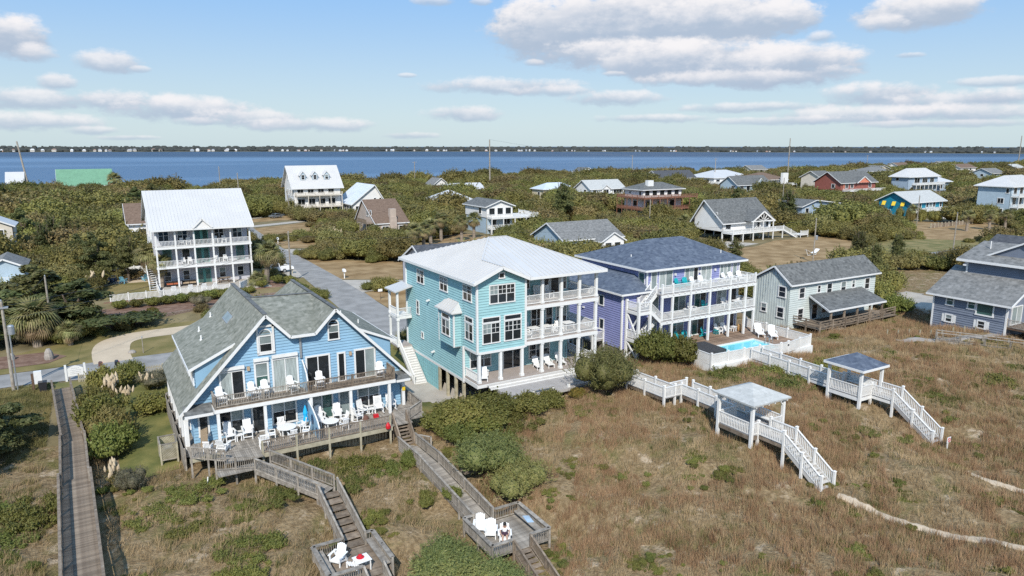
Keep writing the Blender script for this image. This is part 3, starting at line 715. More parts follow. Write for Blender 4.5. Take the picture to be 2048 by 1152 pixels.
# floors and beams of the porches
def deckslab(par,x0,y0,x1,y1,z,t,m,name='porch_floor'):
 mb=MB();mb.box(x0,y0,z-t,x1,y1,z);return part(name,mb,m,par)
deckslab(T,29.1,55.5,42.75,58.4,FL,.12,PORCHFLOOR);deckslab(T,41.0,58.4,42.75,66,FL,.12,PORCHFLOOR)
for z in(F2,F3):
 deckslab(T,34.2,55.55,42.7,58.38,z,.1,PORCHFLOOR);deckslab(T,41.02,58.38,42.7,66,z,.1,PORCHFLOOR)
 mb=MB();mb.box(34.2,55.5,z-.45,42.75,55.72,z-.1);part('porch_beam',mb,WHITE,T)
 mb=MB();mb.box(42.55,55.72,z-.45,42.75,66,z-.1);part('porch_beam',mb,WHITE,T)
 mb=MB();mb.box(34.2,55.72,z-.16,42.55,58.38,z-.1);part('porch_ceiling',mb,WHITE,T)
mb=MB();mb.box(29.1,55.7,5.28,34.2,58.38,5.34);part('porch_ceiling',mb,WHITE,T)
mb=MB();mb.box(34.2,55.5,11.7,42.75,55.72,11.98);part('porch_beam',mb,WHITE,T)
mb=MB();mb.box(34.2,55.72,11.9,42.75,58.38,11.96);part('porch_ceiling',mb,WHITE,T)
mb=MB();mb.box(29.1,55.5,FL-.45,42.75,55.56,FL-.125);part('porch_beam',mb,WHITE,T);mb=MB();mb.box(29.03,55.56,FL-.5,29.1,58.4,FL-.125);part('porch_beam',mb,WHITE,T)
for x in(29.28,31.55,33.9,36.15,38.35,40.5,42.55):column(T,x,55.7,FL,5.32,.26)
for x in(36.15,38.35,40.5,42.55):column(T,x,55.7,F2,F3-.45,.26);column(T,x,55.7,F3,11.72,.26)
for y in(60.5,65.8):
 for a,b in((FL,F2-.45),(F2,F3-.45),(F3,11.9)):column(T,42.6,y,a,b,.22)
for z in(F2,F3):
 for a,b in((34.25,36.02),(36.28,38.22),(38.48,40.37),(40.63,42.42)):rail(T,(a,55.7,z),(b,55.7,z),WHITE,.9,9,(0,0),bal=.12,bw=.035)
 rail(T,(42.6,55.85,z),(42.6,60.4,z),WHITE,.9,9,(0,0),bal=.13)
rail(T,(29.2,55.85,FL),(29.2,58.3,FL),WHITE,.9,9,(0,0),bal=.12);rail(T,(42.6,56.4,FL),(42.6,60.4,FL),WHITE,.9,2.2,(1,1),bal=.13)
# windows, left side
for(y0,y1,z0,z1)in((67.5,69.15,9.8,11.15),(61.75,63.4,9.98,11.28),(56.65,58.25,9.95,11.32)):window(T,lf,y0,z0,y1,z1,2,2,lite=True)
window(T,lf,68.95,6.25,69.5,7.65,1,2);window(T,lf,67.95,3.85,68.35,4.4,1,1)
window(T,lf,56.45,6.25,57.9,7.75,2,2);window(T,lf,56.45,7.95,57.9,8.35,1,1)
# windows, front
window(T,ff,30.4,9.85,32.95,11.45,3,2,lite=True);window(T,ff,31.4,12.15,31.85,12.55,1,1)
for a in(29.65,31.95):
 window(T,ff,a,6.15,a+1.7,7.95,2,2,lite=True);window(T,ff,a,8.13,a+1.7,8.5,1,1)
# back wall of the porches
window(T,bk,29.75,3.0,31.9,4.55,3,2);window(T,bk,36.4,3.0,38.75,4.6,3,2)
window(T,bk,33.4,FL+.03,35.5,4.7,2,1,name='sliding_door',glass=[GLASS,GLASS],trim=.12)
window(T,bk,36.6,F2+.15,37.85,8.0,2,2);window(T,bk,38.35,F2+.03,39.05,8.0,1,2,name='glass_door');window(T,bk,39.6,F2+.15,40.8,8.0,2,2)
window(T,bk,38.1,F3+.03,38.6,11.3,1,2,name='glass_door');window(T,bk,38.9,F3+.03,39.8,11.3,1,1,name='glass_door',glass=GLASS);window(T,bk,35.0,F3+1.0,36.3,11.2,2,2)
window(T,bk,40.15,F3+.6,40.7,11.2,1,2)
window(T,leftf(29.1),55.9,3.0,57.9,4.6,2,2)if False else None
# bay window
B0=28.3
for fr_,pl in((leftf(B0),[(58.95,5.2),(62.15,5.2),(62.15,8.55),(58.95,8.55)]),((0,58.95,1,0,0,-1),[(B0,5.2),(29.1,5.2),(29.1,8.55),(B0,8.55)]),((0,62.15,1,0,0,1),[(B0,5.2),(29.1,5.2),(29.1,8.55),(B0,8.55)])):siding(T,TEAL,fr_,pl,.2,name='bay_wall')
mb=MB();mb.box(B0,58.95,5.12,29.1,62.15,5.22);part('bay_soffit',mb,TRIM,T)
window(T,leftf(B0),59.75,6.1,61.35,7.55,2,2);window(T,leftf(B0),59.75,7.75,61.35,8.15,1,1)
for y in(58.93,62.17):
 mb=MB();mb.box(B0-.06,y-.08,5.15,B0+.08,y+.08,8.5);part('corner_board',mb,TRIM,T)
br=roof(T,[[(27.95,58.6,8.55),(29.1,59.4,9.4),(29.1,61.7,9.4),(27.95,62.5,8.55)],[(27.95,58.6,8.55),(29.1,58.6,8.55),(29.1,59.4,9.4)],[(27.95,62.5,8.55),(29.1,61.7,9.4),(29.1,62.5,8.55)]],METAL_W,.1,'bay_roof')
ribs(T,[(27.95,58.6,8.57),(29.1,59.4,9.42),(29.1,61.7,9.42),(27.95,62.5,8.57)],(1,0,.7),METAL_W)
# main hip roof with a cross gable over the front room
A=(28.45,54.95,11.98);Bc=(34.35,54.95,11.98);Cc=(43.35,54.95,11.98);D=(43.35,72.9,11.98);Ee=(28.45,72.9,11.98)
R1=(35.1,64.4,14.65);R2=(37.2,64.4,14.65);GA=(31.45,54.95,13.25);GB=(31.6,59.3,13.25)
fr_main=[Bc,Cc,R2,R1,GB]
roof(T,[[Bc,Cc,R2,R1,GB],[Cc,D,R2],[D,Ee,R1,R2],[Ee,A,GB,R1],[A,GA,GB],[GA,Bc,GB]],METAL_W,.2,'roof',TRIM,.26,((Bc,Cc),(Cc,D),(D,Ee),(Ee,A),(A,GA),(GA,Bc)))
ribs(T,fr_main,(0,1,.28),METAL_W);ribs(T,[Ee,A,GB,R1],(1,0,.4),METAL_W);ribs(T,[Cc,D,R2],(-1,0,.4),METAL_W);ribs(T,[A,GA,GB],(1,0,.4),METAL_W);ribs(T,[GA,Bc,GB],(-1,0,.4),METAL_W)
for a,b in((R1,R2),(R1,GB),(R2,Cc),(GA,GB),(Bc,GB),(R2,D)):
 mb=MB();mb.bar((a[0],a[1],a[2]+.03),(b[0],b[1],b[2]+.03),.16,.05);part('ridge_cap',mb,METAL_W,T)
mb=MB();mb.box(28.5,55.62,11.74,43.3,72.8,11.78);part('soffit',mb,TRIM,T);mb=MB();mb.box(34.3,55.05,11.74,43.3,55.6,11.78);part('soffit',mb,TRIM,T)
# ground storey: boarded panel, posts, dark undercroft
siding(T,TEAL_D,leftf(29.05),[(64.2,-.95),(72.2,-.95),(72.2,1.72),(64.2,1.72)],.4,.02,'undercroft_panel')
for k in range(14):y=64.4+k*.56;mb=MB();mb.box(29.0,y-.03,-.95,29.03,y+.03,1.7);part('batten',mb,TEAL_D,T)
mb=MB();mb.box(33,60.2,-1,33.15,72,2.2);mb.box(29.2,70,-1,41,70.1,2.2);part('undercroft_partition',mb,WOOD_G,T)
for y in(64.1,62.2,60.3,58.6):
 mb=MB();mb.box(29.0,y-.13,-1.2,29.26,y+.13,1.72);part('piling',mb,WOOD_P,T)
for x in(31.6,34.5,37.5,40.8):
 mb=MB();mb.box(x-.13,55.8,0,x+.13,56.06,1.9);part('piling',mb,WOOD_P,T)
# wall lamps and a vent
for(y,z)in((66.2,8.25),(65.2,3.0)):
 mb=MB();mb.box(28.92,y-.12,z,29.08,y+.12,z+.16);mb.box(28.7,y-.05,z-.05,28.95,y+.08,z+.1);part('wall_lamp',mb,WHITE,T)
# rear entry porch and the outside stair on the left
deckslab(T,27.3,71.0,29.0,73.4,FL,.12,PORCHFLOOR);deckslab(T,27.3,70.9,29.0,73.4,F2,.3,WHITE)
for y in(71.0,73.3):column(T,27.4,y,FL,F2-.3,.22);column(T,27.4,y,F2,8.6,.22)
rail(T,(27.4,71.1,F2),(27.4,73.2,F2),WHITE,.9,9,(0,0));rail(T,(27.5,71.0,F2),(29.0,71.0,F2),WHITE,.9,9,(0,0));rail(T,(27.4,71.1,FL),(27.4,73.2,FL),WHITE,.9,9,(0,0))
roof(T,[[(27.0,70.6,8.6),(29.05,70.6,9.1),(29.05,73.7,9.1),(27.0,73.7,8.6)]],METAL_W,.14,'porch_roof')
steps(T,(28.2,71.0,FL),(28.2,67.0,-.75),15,1.35,TREAD,(1,0,0),closed=True,rm=WHITE)
rail(T,(27.5,71.0,FL),(27.5,67.0,-.75),WHITE,.9,2.8,(1,1),bal=.14)
# stepped sun deck before the porch
LD=thing('sun_deck','pale grey board deck with two long white steps before the aqua house','deck',(36,53.5,1.9))
for k,(y,z)in enumerate(((55.3,2.2),(54.95,2.04))):
 mb=MB();mb.box(29.9,y-.34,z-.05,41.0,y,z);part('step',mb,TREAD,LD);mb=MB();mb.box(29.9,y-.34,z-.16,41.0,y-.31,z-.05);part('riser',mb,WHITE,LD)
mb=MB();mb.box(29.9,54.55,1.9,41.0,54.59,2.0);part('riser',mb,WHITE,LD)
floorboards(LD,30.6,51.6,41.4,54.6,1.9,DECKGREY,'x',.15)
mb=MB();mb.box(30.6,51.52,1.6,41.4,51.6,1.9);part('rim_board',mb,DECKGREY,LD);mb=MB();mb.box(30.52,51.52,1.6,30.6,54.6,1.9);part('rim_board',mb,DECKGREY,LD)
for x in(31,34.5,38,41.2):
 mb=MB();mb.box(x-.1,51.62,.9,x+.1,51.82,1.85);part('deck_post',mb,WOOD_P,LD)
for(x0,x1,lab)in((32.6,35.0,'low grey plank bench at the left end of the aqua house sun deck edge'),(36.5,39.3,'low grey plank bench on the sun deck edge beside the big round bush')):
 b=thing('bench',lab,'bench',((x0+x1)/2,51.75,1.9),'benches on the sun deck')
 mb=MB();mb.box(x0,51.62,2.3,x1,51.98,2.36);part('seat',mb,DECKGREY,b)
 for x in(x0+.15,x1-.15):mb=MB();mb.box(x-.1,51.68,1.9,x+.1,51.92,2.3);part('leg',mb,WHITE,b)

# ================================================================== violet house with pool
P=thing('beach_house','violet beach house with blue shingle hip roof, white balconies and a pool deck','house',(58,63,0))
G1,G2,G3,PE=2.35,5.45,8.4,10.75
pf=front(58.2);pl_=leftf(51.4);pb=leftf(47.9)
siding(P,PURPLE,pf,[(51.4,2.35),(65.6,2.35),(65.6,10.7),(51.4,10.7)],.2);siding(P,PURPLE,pl_,[(58.2,8.3),(70.2,8.3),(70.2,10.7),(58.2,10.7)],.2)
siding(P,PURPLE,pb,[(58.0,2.3),(70.0,2.3),(70.0,8.4),(58.0,8.4)],.2);siding(P,PURPLE,front(58.0),[(47.9,2.3),(51.5,2.3),(51.5,8.4),(47.9,8.4)],.2)
flatwall(P,PURPLE,(65.6,0,0,1,1,0),[(58.2,.8),(70.2,.8),(70.2,10.7),(58.2,10.7)]);flatwall(P,PURPLE,(0,70.2,1,0,0,1),[(47.9,.8),(65.6,.8),(65.6,10.7),(51.4,10.7),(51.4,8.4),(47.9,8.4)])
for(x,y,z0,z1)in((47.86,57.96,2.2,8.4),(51.36,58.14,8.4,10.7),(65.6,58.14,2.3,10.7)):
 mb=MB();mb.box(x-.09,y-.08,z0,x+.09,y+.09,z1);part('corner_board',mb,TRIM,P)
mb=MB();mb.box(47.95,58.2,.9,51.3,69.8,2.3);part('undercroft',mb,WOOD_G,P)
E0=(50.75,57.6,PE);E1=(66.5,57.6,PE);E2=(66.5,70.9,PE);E3=(50.75,70.9,PE);Q0=(56.4,64.2,13.1);Q1=(62.0,64.2,13.1)
roof(P,[[E0,E1,Q1,Q0],[E1,E2,Q1],[E2,E3,Q0,Q1],[E3,E0,Q0]],SH_BLUE,.16,'roof',TRIM,.22,((E0,E1),(E1,E2),(E2,E3),(E3,E0)))
mb=MB();mb.box(50.8,57.65,PE-.22,66.45,70.8,PE-.19);part('soffit',mb,TRIM,P)
L0=(47.35,57.4,8.5);L1=(51.4,57.4,8.5);L2=(47.35,70.6,8.5);L3=(51.38,70.6,9.95);L4=(51.38,60.2,9.95)
roof(P,[[L0,L4,L3,L2],[L0,L1,L4]],SH_BLUE,.14,'side_roof',TRIM,.2,((L0,L1),(L2,L0)))
mb=MB();mb.box(47.4,57.45,8.3,51.38,70.5,8.34);part('soffit',mb,TRIM,P)
for(x,y)in((52.6,62.4),(64.0,59.6)):
 zz=PE+.05+(min(x-50.75,y-57.6)*.36);mb=MB();mb.tube((x,y,zz-.3),(x,y,zz+.3),.06,n=8);part('vent_pipe',mb,WHITE,P)
window(P,pb,61.2,6.6,61.95,7.65,1,1);window(P,pb,61.1,3.9,61.75,4.95,1,1)
mb=MB();mb.box(47.7,64.7,5.6,47.9,65.0,5.75);part('wall_lamp',mb,WHITE,P)
window(P,pl_,58.55,8.5,59.4,10.25,1,1,glass=GLASS_G)
cols=(51.5,53.0,55.66,58.57,61.77,64.34,65.85)
for z,a in((G2,G1),(G3,G2)):
 mb=MB();mb.box(51.35,55.7,z-.12,66.0,58.15,z);part('balcony_floor',mb,DECKGREY,P)
 mb=MB();mb.box(51.35,55.68,z-.42,66.0,55.86,z-.12);part('porch_beam',mb,WHITE,P)
 for x in np.arange(52.2,65.8,.82):mb=MB();mb.box(x-.09,55.6,z-.19,x+.09,55.68,z-.05);part('joist_end',mb,WHITE,P)
 for x in cols:column(P,x,55.78,a,z-.42,.22,base=False)
mb=MB();mb.box(51.5,55.9,G2-.2,65.8,58.1,G2-.125);part('porch_ceiling',mb,GREYWALL,P)
for a,b in zip(cols,cols[1:]):rail(P,(a+.11,55.78,G2),(b-.11,55.78,G2),WHITE,.92,9,(0,0),bal=.125)
for i,(a,b)in enumerate(zip(cols,cols[1:])):rail(P,(a,55.78,G3),(b,55.78,G3),WHITE,.92,9,(1,1 if i==5 else 0),pw=.17,bal=.125)
rail(P,(65.85,55.9,G3),(65.85,58.1,G3),WHITE,.92,9,(0,0));rail(P,(65.85,55.9,G2),(65.85,58.1,G2),WHITE,.92,9,(0,0))
# doors and windows, top floor then the shaded floors below
for(a,b,nx,gl,nm)in((52.0,52.7,1,GLASS_B,'window'),(53.15,55.0,2,[GLASS_C,GLASS_B],'sliding_door'),(56.95,58.9,3,[GLASS_B,GLASS_C,GLASS],'sliding_door'),(59.45,61.0,2,[GLASS_C,GLASS_C],'sliding_door'),(62.5,64.2,3,[GLASS_B,GLASS_C,GLASS_B],'sliding_door'),(64.6,65.2,1,GLASS_B,'window')):
 window(P,pf,a,G3+.12,b,10.35,nx,1,glass=gl,name=nm)
for x in(55.4,59.15,61.6):
 mb=MB();mb.box(x-.08,57.95,9.75,x+.08,58.2,10.0);part('wall_lamp',mb,WHITE,P)
for z in(G1,G2):
 for(a,b,nx,gl)in((51.9,52.9,1,GLASS_B),(54.9,57.0,2,[GLASS_G,GLASS_B]),(58.4,60.2,2,[GLASS_G,GLASS]),(62.0,63.5,2,[GLASS_B,GLASS_C]),(64.2,65.2,1,GLASS)):
  if z==G2:a+=.25;b+=.15
  window(P,pf,a,z+.1,b,z+2.25,nx,1,glass=gl,name='sliding_door')
# stair tower at the left end of the balconies
TX0,TX1,TY0,TY1=48.3,49.85,55.75,57.7
M1,M2=3.75,6.85
for(x,y)in((TX0,TY0),(TX1,TY0),(TX0,TY1),(TX1,TY1)):mb=MB();mb.box(x-.12,y-.12,1.0,x+.12,y+.12,M2+1.05);part('tower_post',mb,WHITE,P)
for z in(M1,M2):
 mb=MB();mb.box(TX0,TY0,z-.1,TX1,TY1,z);part('landing_floor',mb,DECKGREY,P)
 for(p,q)in(((TX0,TY0-.05),(TX1,TY0-.05)),((TX0-.05,TY0),(TX0-.05,TY1))):mb=MB();mb.bar((*p,z-.25),(*q,z-.25),.12,.3);part('landing_beam',mb,WHITE,P)
 rail(P,(TX0,TY0,z),(TX1,TY0,z),WHITE,.92,9,(0,0));rail(P,(TX0,TY0,z),(TX0,TY1,z),WHITE,.92,9,(0,0))
for(a,b)in(((TX0-.02,TY0-.16,M2-.4),(TX0+.02,TY0-.16,M1+.1)),):pass
for z0,z1,s in((1.5,M1-.4,1),(M1,M2-.4,1)):
 mb=MB();mb.bar((TX0,TY1,z1),(TX0,TY0,z0),.1,.17);part('cross_brace',mb,WHITE,P);mb=MB();mb.bar((TX0+.11,TY0,z1),(TX0+.11,TY1,z0),.1,.17);part('cross_brace',mb,WHITE,P)
# flights: landing to balcony, up at the back and down at the front
steps(P,(51.45,57.1,G3),(TX1,57.1,M2),8,1.0,WHITE,(0,1,0));rail(P,(51.4,56.58,G3),(TX1,56.58,M2),WHITE,.92,9,(1,1));rail(P,(51.4,57.62,G3),(TX1,57.62,M2),WHITE,.92,9,(1,1))
steps(P,(TX1,56.25,M2),(51.45,56.25,G2),7,.95,WHITE,(0,1,0));rail(P,(TX1,55.75,M2),(51.4,55.75,G2),WHITE,.92,9,(1,0))
steps(P,(51.45,57.1,G2),(TX1,57.1,M1),8,1.0,WHITE,(0,1,0));rail(P,(51.4,56.58,G2),(TX1,56.58,M1),WHITE,.92,9,(0,0))
steps(P,(TX1,56.25,M1),(51.45,56.25,G1),7,.95,WHITE,(0,1,0));rail(P,(TX1,55.75,M1),(51.4,55.75,G1),WHITE,.92,9,(1,0))
# side landing and stair below the block
mb=MB();mb.box(46.2,61.0,2.6,47.85,66.5,2.75);part('landing_floor',mb,DECKGREY,P)
rail(P,(46.25,61.0,2.75),(46.25,66.5,2.75),WHITE,.95,1.8,(1,1),pw=.16,down=2.2);rail(P,(46.3,61.0,2.75),(47.8,61.0,2.75),WHITE,.95,9,(0,1),pw=.16,down=2.2)
for a,b in(((46.4,60.9,4.4),(47.7,60.9,3.8)),((46.35,60.95,3.75),(46.35,60.95,4.6)),((47.75,60.95,3.7),(47.75,60.95,4.2))):mb=MB();mb.bar(a,b,.1,.12,(0,1,0));part('arbour_bar',mb,WHITE,P)
# pool deck, pool, cover and fence
PD=thing('pool_deck','brown board pool deck in front of the violet house','deck',(60,54,2.3))
floorboards(PD,52.4,49.0,67.2,58.15,2.32,WOOD_RED,'x',.2,.05)if False else None
for(x0,y0,x1,y1)in((52.4,53.75,67.3,58.18),(63.7,49.2,67.3,53.75),(52.4,49.2,55.0,53.75)):floorboards(PD,x0,y0,x1,y1,2.32,WOOD_POOL,'x',.24,.06)
mb=MB();mb.box(52.4,48.5,1.2,67.3,49.2,2.26);part('deck_skirt',mb,WHITE,PD);mb=MB();mb.box(52.3,48.9,1.2,52.4,58.1,2.2);part('deck_skirt',mb,WHITE,PD)
PL=thing('swimming_pool','bright turquoise rectangular swimming pool before the violet house','pool',(60,52.5,2.3))
mb=MB();mb.box(55.0,49.2,1.5,63.7,53.7,1.56);part('basin',mb,POOLC,PL)
mb=MB();mb.box(55.2,49.75,1.6,63.5,53.5,2.24);part('water',mb,POOLW,PL)
for(x0,y0,x1,y1)in((55.0,53.5,63.7,53.75),(55.0,49.2,63.7,49.75),(63.5,49.75,63.7,53.5),(55.0,49.75,55.2,53.5)):mb=MB();mb.box(x0,y0,1.6,x1,y1,2.36);part('coping',mb,POOLC,PL)
solo('hot_tub_cover',MB().slab([(53.3,51.2,2.75),(56.7,51.2,2.75),(56.9,54.6,2.75),(53.6,54.9,2.75)],.4),COVER,'black padded cover at the left end of the turquoise pool','pool cover',(55,53,2.33))
lad=thing('pool_handrail','curved steel handrail at the right end of the pool','handrail',(63.9,51.5,2.3))
for y in(51.2,51.7):
 mb=MB();mb.tube((63.3,y,2.2),(63.4,y,3.0),.03);mb.tube((63.4,y,3.0),(63.9,y,3.0),.03);mb.tube((63.9,y,3.0),(64.0,y,2.3),.03);part('rail_tube',mb,STEEL,lad)
PFN=thing('pool_fence','white vinyl picket fence around the pool deck of the violet house','fence',(60,49,2.1))
fz=lambda x,y:2.2
for a,b,e in(((52.6,57.3),(52.3,49.1),(1,0)),((52.3,49.1),(59.0,48.8),(1,0)),((59.0,48.8),(61.6,48.2),(1,1)),((62.9,48.3),(67.3,48.9),(1,0)),((67.3,48.9),(67.3,58.0),(1,1))):
 rail(PFN,(*a,2.15),(*b,2.15),WHITE2,1.2,2.6,e,pw=.17,bal=.15,bw=.075,down=1.2)
gt=thing('pool_gate','white vinyl gate in the pool fence at the head of the beach walkway','gate',(62.2,48.2,2.2))
rail(gt,(61.75,48.2,2.15),(62.8,48.25,2.15),WHITE2,1.25,9,(0,0),bal=.15,bw=.075)
mb=MB();mb.box(61.7,48.13,2.2,61.78,48.27,3.45);part('gate_frame',mb,WHITE2,gt);mb=MB();mb.box(62.74,48.18,2.2,62.82,48.32,3.45);part('gate_frame',mb,WHITE2,gt);mb=MB();mb.box(62.66,48.1,3.0,62.8,48.18,3.15);part('latch',mb,DARKM,gt)
# ================================================================== blue twin gable house (left foreground)
D_=thing('beach_house','sky blue twin gable duplex with grey shingle roofs and a long wooden balcony','house',(13,63,0))
DZ,UZ,DY,CY_=1.65,4.68,56.2,54.6
df=front(DY)
siding(D_,BLUE,df,[(4.9,DZ),(21.7,DZ),(21.7,5.0),(4.9,5.0)],.19)
siding(D_,BLUE,df,[(4.9,5.0),(21.7,5.0),(17.9,9.05),(8.75,9.05)],.19,extra=([(8.75,9.05),(12.5,9.05),(10.65,10.95)],[(14.4,9.05),(17.9,9.05),(16.15,10.85)]))
ROOFZ=lambda x:0
# long steep roofs: ridges at x=10.65 and 16.15
yf,yb=55.55,70.2
LR0,LR1=(10.65,yf,11.2),(10.65,yb,11.2);RR0,RR1=(16.15,yf,11.05),(16.15,yb,11.05)
LE0,LE1=(4.05,yf,4.25),(4.05,yb,4.25);RE0,RE1=(22.5,yf,4.4),(22.5,yb,4.4)
V0,V1=(12.45,yf,9.25),(14.4,yf,9.25);X0,X1=(10.65,62.8,11.2),(16.15,62.8,11.05)
roof(D_,[[LE0,LR0,LR1,LE1],[RR0,RE0,RE1,RR1],[LR0,V0,X0],[V1,RR0,X1],[V0,V1,X1,X0],[X0,X1,(13.4,70.2,9.0)],[X0,(13.4,yb,9.0),LR1],[X1,RR1,(13.4,yb,9.0)]],SH_GREY,.16,'roof',TRIM,.22,((LE0,LR0),(LR0,V0),(V0,V1),(V1,RR0),(RR0,RE0)))
for a,b in((LR0,LR1),(RR0,RR1),(X0,X1)):
 mb=MB();mb.bar((a[0],a[1],a[2]+.03),(b[0],b[1],b[2]+.03),.34,.05);part('ridge_cap',mb,SH_DARK,D_)
# shed dormers on the outer slopes, walls and windows below
for sgn,xr,zr,xe,ze,dz_ in((-1,8.5,8.97,5.0,7.3,0),(1,18.3,8.87,21.65,7.4,0)):
 y0,y1=56.75,68.7
 a,b,c,d=(xr,y0,zr),(xr,y1,zr),(xe,y1,ze),(xe,y0,ze)
 roof(D_,[[a,b,c,d]if sgn<0 else[d,c,b,a]],SH_GREY,.12,'dormer_roof',TRIM,.2,((a,d),(d,c)))
 xw=xe-sgn*.45;slope=(zr-ze)/abs(xr-xe);zt=ze+.45*slope-.1
 zm=4.25+(abs(xw-(4.05 if sgn<0 else 22.5)))*1.05
 fr_=(xw,0,0,1,sgn,0)
 siding(D_,BLUE,fr_,[(y0+.25,zm-.6),(y1-.3,zm-.6),(y1-.3,zt),(y0+.25,zt)],.19,name='dormer_wall')
 flatwall(D_,BLUE,front(y0+.25),[(xw,zm-.3),(xr,zr-.15),(xw,zt)],'dormer_cheek')
 for k in range(4):
  s=y0+.9+k*2.8;window(D_,fr_,s,zm+.3,s+1.5,zt-.25,1,1,trim=.22)

# side walls of the ground storey with white posts
for sgn,xw in((-1,5.0),(1,21.6)):
 fr_=(xw,0,0,1,sgn,0)
 siding(D_,BLUE,fr_,[(DY,DZ-.2),(70,DZ-.2),(70,5.1),(DY,5.1)],.19)
 if sgn<0:
  for k in range(6):
   s=58.2+k*2.0;window(D_,fr_,s,2.2,s+1.1,4.0,1,2,trim=.12)
  for k in range(7):
   y=56.0+k*2.15;mb=MB();mb.box(4.25,y-.17,.8,4.55,y+.17,4.35);part('porch_post',mb,WHITE,D_)
  mb=MB();mb.box(4.2,56,DZ-.2,5.0,70,DZ);part('side_porch_floor',mb,WOOD_G,D_)
flatwall(D_,BLUE,(0,70.0,1,0,0,1),[(5,0),(21.6,0),(21.6,5),(16.15,10.7),(13.4,8.7),(10.65,10.8),(5,5)])
# gable windows
def archwin(par,fr,s0,z0,s1,zs,trim=.1,big=False):
 """Sash window with a half round light above."""
 w=window(par,fr,s0,z0,s1,zs,1,2,glass=[GLASS,GLASS_B],trim=trim)
 c=(s0+s1)/2;r=(s1-s0)/2;pts=[(c+r*math.cos(a),zs+.1+r*math.sin(a))for a in np.linspace(0,math.pi,13)]
 mb=MB();mb.ext([fp(fr,s,z,.0)for s,z in pts],(fr[4]*.05,fr[5]*.05,0));part('arched_pane',mb,GLASS if not big else GLASS_B,w)
 mb=MB()
 for(a,b)in zip(pts,pts[1:]):
  o=lambda p:(c+(p[0]-c)*(1+trim/r),zs+.1+(p[1]-zs-.1)*(1+trim/r))
  mb.hexa([fp(fr,*a,0),fp(fr,*b,0),fp(fr,*o(b),0),fp(fr,*o(a),0)],[fp(fr,*a,.1),fp(fr,*b,.1),fp(fr,*o(b),.1),fp(fr,*o(a),.1)])
 part('arched_casing',mb,TRIM,w)
 return w
w1=archwin(D_,df,10.2,8.15,11.05,9.35,.09,True)
for b in((9.95,8.0,10.1,10.25),(11.15,8.0,11.3,10.25),(9.95,10.1,11.3,10.25),(9.95,7.9,11.3,8.05)):strip(w1,'outer_casing',TRIM,df,*b,0,.16)
archwin(D_,df,15.65,8.4,16.42,9.5,.1)
# upper storey doors and windows
for(a,b,z1,nx,ny,gl,nm)in((7.15,8.75,6.85,2,1,[GLASS_C,GLASS],'sliding_door'),(9.75,10.6,7.2,1,2,[GLASS_G,GLASS_B],'window'),(11.1,12.9,7.3,2,1,[GLASS_C,GLASS_C],'sliding_door'),(13.75,15.5,7.1,2,1,[GLASS,GLASS],'sliding_door'),(16.35,16.8,7.05,1,1,GLASS,'glass_door'),(17.8,19.4,7.1,2,1,[GLASS,GLASS_B],'glass_door')):
 window(D_,df,a,UZ+(.05 if ny==1 else .45),b,z1,nx,ny,glass=gl,name=nm,trim=.14)
for a,b,z in((7.0,8.9,7.05),(9.6,10.75,7.42),(11.0,13.0,7.5)):strip(D_,'roll_shutter_box',WHITE,df,a,z,b,z+.24,0,.26)
mb=MB();mb.box(13.2,56.0,7.2,13.36,56.19,9.1);part('downspout',mb,STEEL,D_)
for x in(9.2,17.35):mb=MB();mb.box(x-.1,56.0,6.8,x+.1,56.2,7.1);part('porch_lamp',mb,TANC,D_)
# ground storey
for(a,b,z0,z1,nx,ny,gl,nm)in((6.85,8.5,2.05,3.85,2,2,GLASS,'window'),(9.3,10.1,DZ+.05,3.75,1,1,GLASS,'glass_door'),(10.85,12.6,2.05,3.95,2,2,[GLASS,GLASS_B],'window'),(13.95,15.6,DZ+.1,3.85,2,1,[GLASS_B,GLASS_G],'sliding_door'),(16.3,17.05,DZ+.05,3.8,1,1,GLASS_B,'glass_door'),(17.9,19.65,2.1,3.9,2,2,GLASS,'window'),(5.4,5.95,2.2,4.0,1,1,GLASS,'window')):
 window(D_,df,a,z0,b,z1,nx,ny,glass=gl,name=nm,trim=.13)
# balcony
mb=MB();mb.box(6.35,CY_-.1,UZ-.08,20.6,DY-.06,UZ);part('balcony_floor',mb,WOOD_B,D_)
mb=MB();mb.box(6.3,CY_-.16,UZ-.36,20.65,CY_+.02,UZ-.08);part('balcony_beam',mb,WHITE,D_)
mb=MB();mb.box(6.3,CY_+.02,UZ-.36,6.45,DY-.05,UZ-.08);part('balcony_beam',mb,WHITE,D_)
mb=MB();mb.box(6.4,CY_+.05,UZ-.14,20.6,DY-.06,UZ-.085);part('balcony_ceiling',mb,WHITE,D_)
rail(D_,(6.4,CY_-.05,UZ),(13.35,CY_-.05,UZ),WOOD_G,.95,3.5,(1,0),pw=.13,bal=.12,single=False,cap=.02)
rail(D_,(13.35,CY_-.05,UZ),(20.55,CY_-.05,UZ),WOOD_B,.95,3.6,(1,1),pw=.13,bal=.12,cap=.02)
rail(D_,(6.4,CY_,UZ),(6.4,DY-.1,UZ),WOOD_G,.95,9,(0,0),cap=.02);rail(D_,(20.55,CY_,UZ),(20.55,DY-.1,UZ),WOOD_B,.95,9,(0,1),cap=.02)
for x in(6.55,9.95,13.5,16.75,20.1):column(D_,x,CY_,DZ,UZ-.36,.22,base=False)
for x in(4.45,21.85):column(D_,x,CY_+1.3,DZ-.3,4.3,.24,base=False)
# skirt roofs either side of the balcony
for x0,x1 in((4.3,6.3),(20.7,22.2)):
 a,b,c,d=(x0,55.0,4.28),(x1,55.0,4.28),(x1,56.15,4.75),(x0,56.15,4.75)
 roof(D_,[[a,b,c,d]],SH_DARK,.1,'skirt_roof',TRIM,.2,((a,b),))
